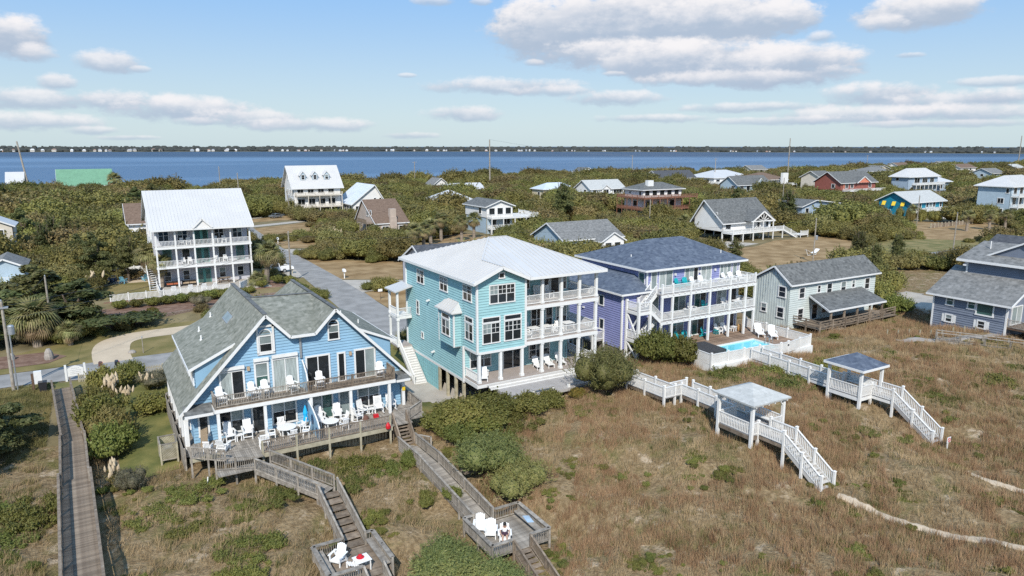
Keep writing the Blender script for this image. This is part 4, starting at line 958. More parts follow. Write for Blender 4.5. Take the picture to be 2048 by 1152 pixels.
# skylight and vent pipes on the left roof
def on_left(y,x):return max(11.2-(10.65-x)*1.053,7.3+(x-5.0)*.477)
sk=MB();p=[(8.75,62.2),(9.25,62.2),(9.25,64.6),(8.75,64.6)];sk.slab([(x,y,on_left(y,x)+.12)for x,y in p],.14);s_=part('skylight',sk,STEEL,D_)
sk=MB();p=[(8.81,62.3),(9.19,62.3),(9.19,64.5),(8.81,64.5)];sk.slab([(x,y,on_left(y,x)+.15)for x,y in p],.04);part('pane',sk,GLASS_B,s_)
for x,y in((8.2,67.6),(6.9,65.2),(6.7,62.4)):
 z=on_left(y,x);mb=MB();mb.box(x-.12,y-.12,z-.1,x+.12,y+.12,z+.03);mb.tube((x,y,z),(x,y,z+.4),.07);part('roof_vent',mb,WHITE,D_)
for x,y in((18.9,63.5),(19.6,60.6)):
 z=max(11.05-(x-16.15)*1.05,7.4+(21.65-x)*.44);mb=MB();mb.tube((x,y,z-.1),(x,y,z+.35),.06);part('roof_vent',mb,WHITE,D_)

# ---- ground floor deck of the blue house
DD=thing('house_deck','weathered board deck along the front of the blue twin gable house','deck',(12,53.5,DZ))
floorboards(DD,4.3,53.4,21.0,56.1,DZ,WOOD_G,'y',.15);floorboards(DD,9.0,51.75,21.0,53.38,DZ,WOOD_G,'y',.15);floorboards(DD,6.3,51.2,9.0,53.38,DZ-.01,WOOD_G,'y',.15)
floorboards(DD,21.02,52.4,22.6,61,DZ,WOOD_G,'x',.15)
for(x0,y0,x1,y1)in((9.0,51.65,19.2,51.73),(4.25,53.3,6.3,53.38),(22.6,53.4,22.68,61)):mb=MB();mb.box(x0,y0,DZ-.32,x1,y1,DZ);part('rim_board',mb,WOOD_P,DD)
rail(DD,(9.05,51.7,DZ),(19.0,51.7,DZ),WOOD_B,.98,2.5,(1,1),pw=.14,bal=.13,cap=0,down=1.9,pm=WOOD_P)
rail(DD,(4.35,53.35,DZ),(6.4,51.5,DZ),WOOD_G,.95,1.4,(1,1),cap=0,down=1.5)
rail(DD,(20.9,52.3,DZ),(22.55,53.6,DZ),WOOD_G,.98,9,(1,1),cap=0,down=2.0);rail(DD,(22.55,53.6,DZ),(22.6,61,DZ),WOOD_G,.98,2.4,(0,1),cap=0,down=2.0)
slat=MB();slat.box(-.045,-.015,0,.045,.015,1.25);sme=slat.mesh('slat',WOOD_P)
for i in range(78):
 x=9.3+i*.128;piece('slat',sme,DD,(x,53.0+.5*math.sin(i*.2)*.2,gz(x,53.0)-.1),(rnd.uniform(-.06,.06),rnd.uniform(-.05,.05),0))
# board fence down the left side, box of lattice
FE=thing('side_fence','weathered grey board fence along the left side of the blue twin gable house','fence',(4.0,62,0))
bd=MB();bd.box(-.02,-.085,0,.02,.085,1.75);bme=bd.mesh('fence_board',WOOD_G)
for i in range(76):
 y=55.0+i*.185;piece('fence_board',bme,FE,(4.0-.004*(i%3),y,.02+gz(4,y)),(0,0,rnd.uniform(-.03,.03)))
for y in(55,58,61,64,67,69):mb=MB();mb.box(4.03,y-.06,-.3,4.15,y+.06,1.9);part('fence_post',mb,WOOD_G,FE)
LB=thing('lattice_enclosure','open topped lattice box on legs beside the left deck corner of the blue house','enclosure',(3.2,58,0))
for(a,b)in(((2.6,57.1),(3.75,57.1)),((2.6,57.1),(2.6,58.9)),((3.75,57.1),(3.75,58.9)),((2.6,58.9),(3.75,58.9))):
 L=math.hypot(b[0]-a[0],b[1]-a[1]);dx,dy=(b[0]-a[0])/L,(b[1]-a[1])/L;mb=MB();k=-1.2
 while k<L:
  for sg in(1,-1):
   t0,t1=k,k+1.2;z0,z1=(.45,1.65)if sg>0 else(1.65,.45)
   c0,c1=max(0,t0),min(L,t1)
   if c1-c0<.1:continue
   f=lambda t:z0+(z1-z0)*(t-t0)/1.2
   mb.bar((a[0]+dx*c0,a[1]+dy*c0,f(c0)),(a[0]+dx*c1,a[1]+dy*c1,f(c1)),.02 if sg>0 else .03,.045)
  k+=.14
 part('lattice',mb,WOOD_P,LB,'stuff')
 for z in(.42,1.68):mb=MB();mb.bar((*a,z),(*b,z),.1,.07);part('frame_rail',mb,WOOD_G,LB)
for x in(2.6,3.75):
 for y in(57.1,58.9):mb=MB();mb.box(x-.06,y-.06,-.1,x+.06,y+.06,1.72);part('leg',mb,WOOD_P,LB)
mb=MB();mb.box(2.85,57.4,.5,3.5,58.6,1.15);part('condenser_unit',mb,STEEL,LB)
# curved privacy divider with painted sea creatures left as plain round plaques
DV=thing('privacy_divider','light blue curved privacy panel with white edge between the two halves of the lower deck','divider',(13.35,53.6,DZ))
pr=[(54.9,DZ),(51.9,DZ),(51.9,DZ+.95),(52.3,DZ+1.35),(52.9,DZ+1.65),(53.6,DZ+1.95),(54.4,DZ+2.2),(54.9,DZ+2.3)]
mb=MB();mb.ext([(13.3,y,z)for y,z in pr],(.1,0,0));part('panel',mb,BLUE,DV)
for a,b in zip(pr[1:],pr[2:]):mb=MB();mb.bar((13.35,*a),(13.35,*b),.17,.09,(1,0,0));part('edge_trim',mb,WHITE,DV)
for y,z,r in((53.6,DZ+1.15,.32),(52.5,DZ+.6,.2)):
 mb=MB();mb.hexa([(13.3,y+r*math.cos(t),z+r*1.3*math.sin(t))for t in np.linspace(0,2*math.pi,13)[:-1]],[(13.26,y+r*math.cos(t),z+r*1.3*math.sin(t))for t in np.linspace(0,2*math.pi,13)[:-1]]);part('plaque',mb,PNAVY,DV)
DV2=thing('privacy_divider','light blue curved privacy panel with white edge between the two halves of the upper balcony','divider',(13.35,55.2,UZ))
pr=[(56.1,UZ),(54.7,UZ),(54.7,UZ+.9),(55.0,UZ+1.5),(55.6,UZ+2.0),(56.1,UZ+2.3)]
mb=MB();mb.ext([(13.3,y,z)for y,z in pr],(.1,0,0));part('panel',mb,BLUE,DV2)
for a,b in zip(pr[1:],pr[2:]):mb=MB();mb.bar((13.35,*a),(13.35,*b),.17,.09,(1,0,0));part('edge_trim',mb,WHITE,DV2)

# ================================================================== boardwalks on the dune
def walkway(par,a,b,w,m,sp=1.9,h=.95,single=True,posts=(1,1),sides=(1,1),drop=gz,pm=None,pitch=.15,cap=.0,beam=None,pw=.12,off=None,bal=.13,bw=.04):
 a=Vector(a);b=Vector(b);d=(b-a);d.z=0;d.normalize();n=Vector((-d.y,d.x,0))
 planks(par,a,b,w,m,pitch)
 for s,k in((1,sides[0]),(-1,sides[1])):
  o=n*(w/2+.04)*s
  mb=MB();z=Vector((0,0,-.16));mb.bar(a+o*.96+z,b+o*.96+z,.06,.24);part('beam',mb,beam or m,par)
  if k:rail(par,a+o,b+o,m,h,sp,posts,pw=pw,bal=bal,bw=bw,topw=.16,toph=.05,cap=cap,single=single,pm=pm,drop=drop)
W1=thing('boardwalk','long weathered boardwalk from the street over the dune at the left','boardwalk',(-3.5,62,.5))
a,b,c,d=(-4.45,80.6,.35),(-3.2,63.5,.6),(-2.95,55.4,.7),(-2.5,40.5,.8)
walkway(W1,a,b,1.45,WOOD_B,posts=(1,0),sp=2.4,pm=WOOD_G,single=False,h=1.0)
walkway(W1,b,c,1.6,WOOD_B,posts=(1,1),sp=2.4,pm=WOOD_G,single=False,h=1.0)
walkway(W1,c,(-2.35,38.5,.8),1.85,WOOD_B,posts=(1,1),sp=2.4,pm=WOOD_G,single=True,h=1.0)
W2=thing('boardwalk','weathered grey boardwalk stepping from the blue house deck down to a bench platform','boardwalk',(11,45,0))
floorboards(W2,5.7,50.0,9.0,51.2,1.3,WOOD_G,'y',.15);rail(W2,(5.7,51.1,1.3),(8.2,50.15,1.3),WOOD_G,.95,1.4,(1,1),cap=0,drop=gz,single=True)
walkway(W2,(8.75,50.35,1.25),(12.05,45.7,.45),1.45,WOOD_G,posts=(1,1),h=.95)
pz=[.45,.22,0,-.22,-.44,-.66]
steps(W2,(12.05,45.7,.45),(12.1,40.1,-.85),8,1.3,WOOD_B,(1,0,0))
for sx in(-.72,.72):rail(W2,(12.05+sx,45.6,.45),(12.1+sx,40.1,-.85),WOOD_G,.95,1.9,(1,1),cap=0,drop=gz,single=True)
floorboards(W2,9.5,36.6,13.3,40.1,-.85,WOOD_B,'x',.15)
def ringrail(par,pts,z,m,h=.85,wide=.3):
 for p,q in pts:
  rail(par,(*p,z),(*q,z),m,h,1.8,(1,0),cap=0,topw=wide,drop=gz,single=True)
ringrail(W2,[((11.35,40.1),(9.5,40.1)),((9.5,40.1),(9.5,36.6)),((9.5,36.6),(11.5,36.6)),((13.3,36.6),(13.3,40.1)),((13.3,40.1),(12.85,40.1))],-.85,WOOD_G)
mb=MB();mb.box(12.75,36.7,-.42,13.2,39.9,-.36);part('bench_seat',mb,WOOD_G,W2);mb=MB();mb.box(9.62,36.7,-.42,10.05,40.0,-.36);part('bench_seat',mb,WOOD_G,W2)
steps(W2,(12.1,36.6,-.85),(12.2,33.4,-2.2),9,1.1,WOOD_B,(1,0,0))
for sx in(-.6,.6):rail(W2,(12.1+sx,36.5,-.85),(12.2+sx,33.4,-2.2),WOOD_G,.9,1.8,(1,1),cap=0,drop=gz,single=True)
W3=thing('boardwalk','weathered boardwalk from the right deck stair of the blue house down to a square platform','boardwalk',(20,44,0))
steps(W3,(20.05,52.35,DZ),(20.0,50.6,.25),7,1.05,WOOD_B,(1,0,0))
for sx in(-.6,.6):rail(W3,(20.05+sx,52.3,DZ),(20.0+sx,50.6,.25),WOOD_B,.95,1.8,(1,1),cap=0,drop=gz,single=True)
walkway(W3,(19.95,50.6,.25),(20.15,46.5,.15),1.4,WOOD_G,posts=(0,0));walkway(W3,(20.15,46.5,.15),(20.55,38.7,-.95),1.45,WOOD_G,posts=(1,1))
rail(W3,(20.7,50.4,.2),(21.5,49.3,.2),WOOD_G,.95,9,(1,1),cap=0,drop=gz,single=True)
floorboards(W3,19.1,34.8,23.3,38.7,-1.0,WOOD_G,'x',.15)
ringrail(W3,[((19.85,38.7),(19.1,38.7)),((19.1,38.7),(19.1,34.8)),((19.1,34.8),(20.6,34.8)),((21.85,34.8),(23.3,34.8)),((23.3,34.8),(23.3,38.7)),((23.3,38.7),(21.4,38.7))],-1.0,WOOD_G,.88,.26)
mb=MB();mb.box(22.75,35.0,-.56,23.2,38.4,-.5);part('bench_seat',mb,WOOD_G,W3)
steps(W3,(21.2,34.8,-1.0),(21.3,31.4,-2.3),9,1.1,WOOD_B,(1,0,0))
for sx in(-.62,.62):rail(W3,(21.2+sx,34.7,-1.0),(21.3+sx,31.4,-2.3),WOOD_B,.9,1.7,(1,1),cap=0,drop=gz,single=True)

# ================================================================== white walkways with gazebos
def gazebo(par,x0,y0,x1,y1,z,roofm,ztop,zpk,brackets=False):
 ov=.38
 e=[(x0-ov,y0-ov,ztop),(x1+ov,y0-ov,ztop),(x1+ov,y1+ov,ztop),(x0-ov,y1+ov,ztop)];pk=((x0+x1)/2,(y0+y1)/2,zpk)
 roof(par,[[e[0],e[1],pk],[e[1],e[2],pk],[e[2],e[3],pk],[e[3],e[0],pk]],roofm,.12,'roof',TRIM if not brackets else None,.2,((e[0],e[1]),(e[1],e[2]),(e[2],e[3]),(e[3],e[0])))
 for x in(x0,x1):
  for y in(y0,y1):
   mb=MB();mb.box(x-.11,y-.11,gz(x,y)-.3,x+.11,y+.11,ztop-.1);part('post',mb,WHITE,par)
   if brackets:
    for dx,dy in((.5 if x==x0 else-.5,0),(0,.5 if y==y0 else-.5)):mb=MB();mb.bar((x,y,ztop-.75),(x+dx,y+dy,ztop-.2),.08,.08);part('bracket',mb,WHITE,par)
 for a,b in(((x0,y0),(x1,y0)),((x0,y1),(x1,y1)),((x0,y0),(x0,y1)),((x1,y0),(x1,y1))):mb=MB();mb.bar((*a,ztop-.22),(*b,ztop-.22),.1,.2);part('eave_beam',mb,WHITE,par)
 if brackets:
  for k in range(6):
   for(px_,py_,dx,dy)in((x0+(x1-x0)*k/5,y0,0,-.34),(x0+(x1-x0)*k/5,y1,0,.34)):mb=MB();mb.bar((px_,py_,ztop-.17),(px_+dx,py_+dy,ztop-.2),.07,.12);part('rafter_tail',mb,WHITE,par)
 floorboards(par,x0,y0,x1,y1,z,DECKGREY,'x',.15)
 for a,b in(((x0,y0),(x1,y0)),((x0,y0),(x0,y1)),((x1,y0),(x1,y1)),((x0,y1),(x1,y1))):mb=MB();mb.bar((*a,z-.2),(*b,z-.2),.1,.28);part('rim_board',mb,WOOD_B if brackets else WHITE,par)
def wwalk(par,a,b,w,posts=(1,1),beam=WOOD_B,sides=(1,1)):
 walkway(par,a,b,w,DECKGREY,sp=2.3,h=1.0,single=True,posts=posts,pm=WHITE2,cap=.14,beam=beam,pw=.17,sides=sides,bal=.15,bw=.06)if False else _ww(par,a,b,w,posts,beam,sides)
def _ww(par,a,b,w,posts,beam,sides):
 a=Vector(a);b=Vector(b);d=(b-a);d.z=0;d.normalize();n=Vector((-d.y,d.x,0))
 planks(par,a,b,w,DECKGREY,.15)
 for s,k in((1,sides[0]),(-1,sides[1])):
  o=n*(w/2+.05)*s
  mb=MB();z=Vector((0,0,-.17));mb.bar(a+o*.95+z,b+o*.95+z,.06,.24);part('beam',mb,beam,par)
  if k:rail(par,a+o,b+o,WHITE2,1.0,2.3,posts,pw=.17,bal=.15,bw=.06,topw=.12,toph=.07,cap=.14,single=True,drop=gz)
Z1=thing('beach_walkway','white railed beach walkway with a pale grey roofed gazebo, nearer to the aqua house','walkway',(42,40,2.4))
_ww(Z1,(41.95,51.6,2.1),(41.95,44.0,2.35),1.15,(1,1),WOOD_B,(1,1))
floorboards(Z1,41.4,43.9,44.7,44.6,2.36,DECKGREY,'y',.15);rail(Z1,(41.35,43.9,2.36),(43.3,43.9,2.36),WHITE2,1.0,9,(0,0),bal=.15,bw=.06);rail(Z1,(42.5,44.7,2.36),(44.6,44.7,2.36),WHITE2,1.0,9,(0,1),bal=.15,bw=.06,pw=.17)
_ww(Z1,(43.95,43.9,2.36),(43.55,37.4,2.55),1.2,(1,1),WOOD_B,(1,1))
gazebo(Z1,40.85,34.0,44.25,37.3,2.6,SH_PALE,5.15,6.05,True)
for a,b in(((40.85,34.0),(40.85,37.3)),((40.85,34.0),(41.5,34.0)),((43.0,34.0),(44.25,34.0)),((44.25,34.0),(44.25,37.3)),((40.85,37.3),(42.9,37.3))):rail(Z1,(*a,2.6),(*b,2.6),WHITE2,1.0,9,(0,0),bal=.15,bw=.06,single=True)
_ww(Z1,(42.25,34.0,2.6),(42.3,31.7,2.6),1.3,(1,1),WOOD_B,(1,1))
steps(Z1,(42.3,31.7,2.6),(42.3,28.4,.45),11,1.3,TREAD,(1,0,0))
for sx in(-.7,.7):rail(Z1,(42.3+sx,31.7,2.6),(42.3+sx,28.4,.45),WHITE2,1.0,1.7,(0,1),pw=.17,bal=.15,bw=.06,cap=.14,single=True,drop=gz)
mb=MB();mb.box(41.0,34.3,3.0,41.4,37.0,3.06);part('bench_seat',mb,WHITE,Z1);mb=MB();mb.box(43.7,34.3,3.0,44.1,37.0,3.06);part('bench_seat',mb,WHITE,Z1)
Z2=thing('beach_walkway','white railed beach walkway with a blue shingled gazebo, right of the other walkway','walkway',(57,40,2.4))
_ww(Z2,(58.2,48.4,2.25),(56.95,38.2,2.55),1.35,(1,1),WHITE,(1,1))
_ww(Z2,(62.2,48.05,2.2),(58.9,48.15,2.24),1.0,(0,0),WHITE,(0,1))if False else None
gazebo(Z2,55.5,35.0,58.4,38.1,2.6,SH_BLUE,5.15,6.1,False)
for a,b in(((55.5,35.0),(55.5,38.1)),((55.5,35.0),(57.0,35.0)),((58.4,35.0),(58.4,38.1)),((57.7,38.1),(58.4,38.1))):rail(Z2,(*a,2.6),(*b,2.6),WHITE2,1.0,9,(0,0),bal=.15,bw=.06,single=True)
_ww(Z2,(57.75,35.0,2.6),(57.75,33.0,2.6),1.25,(1,1),WHITE,(1,1))
steps(Z2,(57.75,33.0,2.6),(57.75,29.4,.1),12,1.25,DECKGREY,(1,0,0))
for sx in(-.67,.67):rail(Z2,(57.75+sx,33.0,2.6),(57.75+sx,29.4,.1),WHITE2,1.0,1.8,(0,1),pw=.17,bal=.15,bw=.06,cap=.14,single=True,drop=gz)
mb=MB();mb.box(57.7,35.3,3.0,58.2,37.8,3.06);part('bench_seat',mb,WHITE,Z2);mb=MB();mb.box(58.15,35.3,3.06,58.22,37.8,3.5);part('bench_back',mb,WHITE,Z2)
# grey walkway at the far right
Z3=thing('boardwalk','low grey boardwalk with post rails below the slate blue house at the right','boardwalk',(86,38,2))
walkway(Z3,(82.4,43.4,2.15),(88.5,33.5,1.9),1.3,WOOD_G,sp=2.2,single=False,h=.9,sides=(1,1),bal=1.2)
# ================================================================== white three storey house (left, behind)
F_=thing('beach_house','white roofed three storey house with two long porches above the retaining wall','house',(15,132,1.2))
YF,YW=125.8,128.2;Z1_,Z2_,Z3_,ZE=1.25,4.75,7.95,10.75
wf=front(YW)
flatwall(F_,GREYWALL,wf,[(7.9,Z1_),(22.6,Z1_),(22.6,ZE),(7.9,ZE)]);siding(F_,WHITEWALL,leftf(7.9),[(YW,Z1_),(142,Z1_),(142,10.75),(YW,10.75)],.25)
siding(F_,WHITEWALL,leftf(7.9),[(YF,ZE),(144.2,ZE),(135,16.2)],.25);flatwall(F_,WHITEWALL,(22.6,0,0,1,1,0),[(YW,Z1_),(142,Z1_),(142,ZE),(135,16),(YW,ZE)])
a,b,c,d=(7.35,125.0,10.85),(23.1,125.0,10.85),(23.1,134.8,16.55),(7.35,134.8,16.55);e_,f_=(7.35,144.6,10.85),(23.1,144.6,10.85)
roof(F_,[[a,b,c,d],[d,c,f_,e_]],METAL_W,.2,'roof',TRIM,.3,((a,b),(a,d),(b,c),(e_,d)))
ribs(F_,[a,b,c,d],(0,1,.58),METAL_W,.5,.05,.06)
g0,g1,g2,g3=(13.6,124.9,10.95),(16.6,124.9,10.95),(15.1,124.9,12.4),(15.1,127.7,12.4)
roof(F_,[[g0,g2,g3],[g2,g1,g3]],METAL_W,.12,'dormer_gable',TRIM,.24,((g0,g2),(g2,g1)))
flatwall(F_,WHITEWALL,front(125.1),[(13.7,10.9),(16.5,10.9),(15.1,12.2)],'gable_wall')
for z in(Z2_,Z3_):
 mb=MB();mb.box(7.9,YF-.15,z-.35,22.7,YF+.1,z);part('porch_beam',mb,WHITE,F_);mb=MB();mb.box(7.9,YF+.1,z-.12,22.7,YW,z);part('porch_floor',mb,DECKGREY,F_)
mb=MB();mb.box(8.0,YF,ZE-.06,22.5,YW,ZE);part('porch_ceiling',mb,WHITE,F_)
fc=(8.1,10.95,13.75,16.6,19.4,22.45)
for i,x in enumerate(fc):
 for z0,z1 in((Z1_,Z2_-.35),(Z2_,Z3_-.35),(Z3_,ZE)):column(F_,x,YF,z0,z1,.24,base=False)
for z in(Z2_,Z3_):
 for x0,x1 in zip(fc,fc[1:]):rail(F_,(x0+.12,YF,z),(x1-.12,YF,z),WHITE,.95,9,(0,0),bal=.2,bw=.06)
for k,(x0,x1)in enumerate(zip(fc,fc[1:])):
 m_=(x0+x1)/2
 if k==2:
  for z in(Z1_,Z2_,Z3_):window(F_,wf,m_-.9,z+.05,m_+.9,z+2.3,2,1,TEALDOOR,GLASS_G,name='glass_door',trim=.14,gap=.4)
 else:
  window(F_,wf,m_-.75,Z3_+.75,m_+.65,Z3_+2.4,2,2)
  window(F_,wf,m_-.3,Z2_+.05,m_+.8,Z2_+2.4,1,1,TEALDOOR if k%2==0 else TRIM,GLASS_G if k%2==0 else GLASS)
  window(F_,wf,m_-.4,Z1_+.8,m_+.5,Z1_+2.3,1,2)
for y in(131.5,136,140):
 for z in(Z2_,Z3_):window(F_,leftf(7.9),y,z+.8,y+.9,z+2.2,1,2)
steps(F_,(7.2,131,Z2_),(7.2,125.2,Z1_),12,1.1,WHITE,(1,0,0));rail(F_,(6.6,131,Z2_),(6.6,125.2,Z1_),WHITE,.95,3,(1,1))
PT=thing('patio','pale raised patio with grey board skirt below the white three storey house','patio',(15,122,1.2))
mb=MB();mb.box(7.6,118.8,.4,24.2,128.2,1.3);part('slab',mb,CONC,PT)
bd2=MB();bd2.box(0,-.02,0,.24,.02,1.2);b2=bd2.mesh('skirt_board',GREYWALL)
for i in range(66):piece('skirt_board',b2,PT,(1.2+i*.25,118.7,-.05))
for i in range(9):mb=MB();x=1.3+i*2.03;mb.box(x-.12,118.5,-.2,x+.12,118.68,1.25);part('skirt_post',mb,mat('grey_post',(.25,.27,.29),.7),PT)
YF1=thing('yard_fence','white vinyl picket fence along the front of the raised patio','fence',(10,118.7,1.2))
rail(YF1,(.9,118.75,1.25),(17.6,118.75,1.25),WHITE2,1.05,2.4,(1,1),bal=.17,bw=.09);rail(YF1,(7.6,118.8,1.28),(7.6,125,1.28),WHITE2,1.05,2.4,(0,1),bal=.17,bw=.09);rail(YF1,(19.2,118.9,1.28),(20.8,121.5,1.28),WHITE2,1.1,9,(1,1),bal=.17,bw=.09)
YF2=thing('yard_fence','white vinyl privacy fence behind the lawn chairs','fence',(3,143,1.2))
for i in range(5):mb=MB();x=-1.6+i*2.3;mb.box(x-.1,142.4,1.0,x+.1,142.6,2.95);part('post',mb,WHITE2,YF2)
for i in range(4):mb=MB();x=-1.6+i*2.3;mb.box(x+.1,142.47,1.1,x+2.2,142.53,2.8);part('panel',mb,WHITE2,YF2)
# block retaining wall
RW=thing('retaining_wall','curved brown block retaining wall above the loop driveway lawn','wall',(6,108,0))
pts=smooth([(-1.6,105.0),(.4,105.8),(3.5,107.0),(8,108.6),(12.5,110.3),(18,112.2),(24,113.6)],6);blk=MB();blk.box(-.24,-.16,0,.24,.16,.2);bm_=blk.mesh('block',BLOCK)
cum=[0]
for a,b in zip(pts,pts[1:]):cum.append(cum[-1]+math.dist(a,b))
cnt=0
for row in range(4):
 s=(row%2)*.25+.1
 while s<cum[-1]-.1 and cnt<300:
  i=max(k for k in range(len(cum))if cum[k]<=s);i=min(i,len(pts)-2);t=(s-cum[i])/(cum[i+1]-cum[i]);x=pts[i][0]+t*(pts[i+1][0]-pts[i][0]);y=pts[i][1]+t*(pts[i+1][1]-pts[i][1])
  piece('block',bm_,RW,(x,y+row*.03,row*.21),(0,0,math.atan2(pts[i+1][1]-pts[i][1],pts[i+1][0]-pts[i][0])+rnd.uniform(-.02,.02)));s+=.5;cnt+=1
GBW=thing('garden_edging','curved low brown block edging around the palm bed beside the white house','wall',(22,117,0))
pts2=smooth([(18.4,117.2),(21,115.6),(24.5,115.8),(27.2,118.0),(28.0,120.6)],6)
for i in range(len(pts2)-1):mb=MB();mb.bar((*pts2[i],gz(*pts2[i])+.1),(*pts2[i+1],gz(*pts2[i+1])+.1),.3,.45);part('block',mb,BLOCK,GBW)

# ================================================================== pale green house and slate blue house (right)
Gh=thing('beach_house','pale grey green two storey house with charcoal gable roof and a shed roofed porch','house',(82,60,1.3))
gf=front(57.0);gl_=leftf(73.7)
siding(Gh,GREENGREY,gf,[(73.7,1.3),(91.2,1.3),(91.2,7.0),(73.7,7.0)],.22);siding(Gh,GREENGREY,gl_,[(57.0,1.3),(62.4,1.3),(62.4,7.1),(59.3,8.85),(57.0,7.1)],12,.005)
for i in range(14):s=57.2+i*.38;z1=7.0+(min(s-57.0,(62.4-s)*.75))*.74;mb=MB();mb.box(73.66,s-.02,1.3,73.7,s+.02,z1);part('batten',mb,GREENGREY,Gh)
flatwall(Gh,GREENGREY,(91.2,0,0,1,1,0),[(57,1.3),(62.4,1.3),(62.4,7),(59.3,8.8),(57,7)]);strip(Gh,'trim_band',mat('slate_trim',(.16,.21,.25),.6),gf,73.75,6.72,91.15,6.98,0,.05)
a,b,c,d,e_,f_=(73.3,56.5,7.05),(91.7,56.5,7.05),(91.7,59.3,9.15),(73.3,59.3,9.15),(73.3,62.8,7.1),(91.7,62.8,7.1)
roof(Gh,[[a,b,c,d],[d,c,f_,e_]],SH_DARK,.14,'roof',TRIM,.2,((a,b),(a,d),(d,e_)))
for(s0,s1,z0,z1)in((75.5,76.4,5.15,6.4),(79.0,79.5,5.55,6.4),(80.9,81.8,5.1,6.45),(83.8,84.7,5.05,6.4),(86.1,86.6,5.5,6.4),(88.9,89.8,5.0,6.4),(75.5,76.4,2.35,3.7)):window(Gh,gf,s0,z0,s1,z1,1,2,trim=.13)
for(s0,s1,z0,z1)in((57.6,58.55,5.35,6.6),(60.4,61.1,3.0,3.95),(57.7,58.6,2.7,3.9)):window(Gh,gl_,s0,z0,s1,z1,1,2,trim=.13)
pa,pb2,pc2,pd2=(76.0,52.9,4.25),(87.6,52.9,4.25),(88.2,56.95,5.35),(77.4,56.95,5.35)
roof(Gh,[[pa,pb2,pc2,pd2]],SH_DARK,.14,'porch_roof',TRIM,.22,((pa,pb2),(pa,pd2)))
for x in(76.8,79.4,82,84.6,87.2):mb=MB();mb.box(x-.09,53.1,2.0,x+.09,53.3,4.2);part('porch_post',mb,WOOD_B,Gh)
window(Gh,gf,78.2,2.15,79.2,4.0,1,1,name='door',glass=GLASS);window(Gh,gf,80.2,2.7,82.0,3.9,2,2);window(Gh,gf,83.8,2.7,85.4,3.9,2,2)
mb=MB();mb.box(74.0,57.2,.6,91,62.2,1.3);part('foundation',mb,BRICK,Gh)
GD=thing('house_deck','brown weathered deck with plank rails along the front of the pale green house','deck',(82,54.5,2))
floorboards(GD,74.6,53.0,90.5,56.9,2.0,WOOD_B,'x',.16)
for a,b in(((74.6,53.0),(82,53.0)),((82,53.0),(90.5,53.4)),((74.6,53.0),(74.6,56.9))):
 for z in(2.35,2.7,3.0):mb=MB();mb.bar((*a,z),(*b,z),.05,.14);part('rail_plank',mb,WOOD_B,GD)
for x,y in((74.6,53),(77,53),(79.5,53),(82,53),(84.8,53.1),(87.6,53.2),(90.5,53.4),(74.6,55)):mb=MB();mb.box(x-.08,y-.08,.6,x+.08,y+.08,3.05);part('post',mb,WOOD_B,GD)
for i in range(18):mb=MB();x=76.6+i*.13;mb.bar((x,52.9,1.9),(x+.5,52.3,1.2),.07,.03);part('skirt_slat',mb,WOOD_G,GD)

Bh=thing('beach_house','slate blue two storey house with stacked grey shingle roofs at the right edge','house',(94,44,2))
bl=leftf(89.0)
siding(Bh,BLUEGREY,bl,[(39.4,1.6),(47.7,1.6),(47.7,6.2),(39.4,6.2)],.22);flatwall(Bh,BLUEGREY,front(39.4),[(89,1.6),(101,1.6),(101,6.4),(95,9.2),(89,6.2)])
strip(Bh,'trim_band',mat('slate_trim2',(.07,.09,.14),.6),bl,39.45,3.95,47.65,4.1,0,.05)
for y in(39.4,47.7):mb=MB();mb.box(88.92,y-.1,1.5,89.1,y+.1,6.2);part('corner_board',mb,TRIM,Bh)
bslope=.5
a,b,c,d=(88.3,38.7,6.1),(88.3,48.4,6.1),(94.3,48.4,9.1),(94.3,38.7,9.1)
roof(Bh,[[d,c,b,a]],SH_MID,.15,'roof',TRIM,.22,((a,b),(a,d)))
u=leftf(93.2);siding(Bh,BLUEGREY,u,[(36.0,8.2),(46.4,8.2),(46.4,10.3),(36.0,10.3)],.2,name='clerestory_wall');flatwall(Bh,BLUEGREY,(0,46.4,1,0,0,1),[(93.2,7),(101,7),(101,10.3),(93.2,10.3)])
mb=MB();mb.box(93.12,46.3,8.2,93.3,46.5,10.3);part('corner_board',mb,TRIM,Bh)
a,b,c,d=(92.4,35.2,10.2),(92.4,47.4,10.2),(98.5,47.4,12.0),(98.5,35.2,12.0)
roof(Bh,[[d,c,b,a]],SH_MID,.15,'upper_roof',TRIM,.3,((a,b),))
flatwall(Bh,BLUEGREY,leftf(94.6),[(37.6,10.85),(44.6,10.85),(41.0,12.5)],'gable_wall');a,b,c,d,e_=(94.3,37.3,10.75),(94.3,41.0,12.7),(94.3,44.9,10.75),(99,41.0,12.7),(99,37.3,11)
roof(Bh,[[a,b,d,e_],[b,c,(99,44.9,11),d]],SH_MID,.14,'gable_roof',TRIM,.2,((a,b),(b,c)))
for(s0,s1,z0,z1,nx,ny,gl,fl)in((45.4,46.1,5.0,5.95,1,2,GLASS_G,0),(42.9,43.6,5.0,5.95,1,2,GLASS_G,0),(40.9,42.6,4.5,5.95,1,1,GLASS_G,0),(45.35,46.0,2.9,3.65,1,2,GLASS,1),(41.6,42.3,2.9,3.65,1,2,GLASS,1)):
 window(Bh,bl,s0,z0,s1,z1,nx,ny,glass=gl,trim=.16)
 if fl:
  for s in(s0-.5,s1+.2):strip(Bh,'shutter',WHITE,bl,s,z0-.1,s+.3,z1+.1,.02,.07)
window(Bh,front(39.4),90,3.7,92.2,5.7,2,1,name='sliding_door',glass=[GLASS_B,GLASS_C])
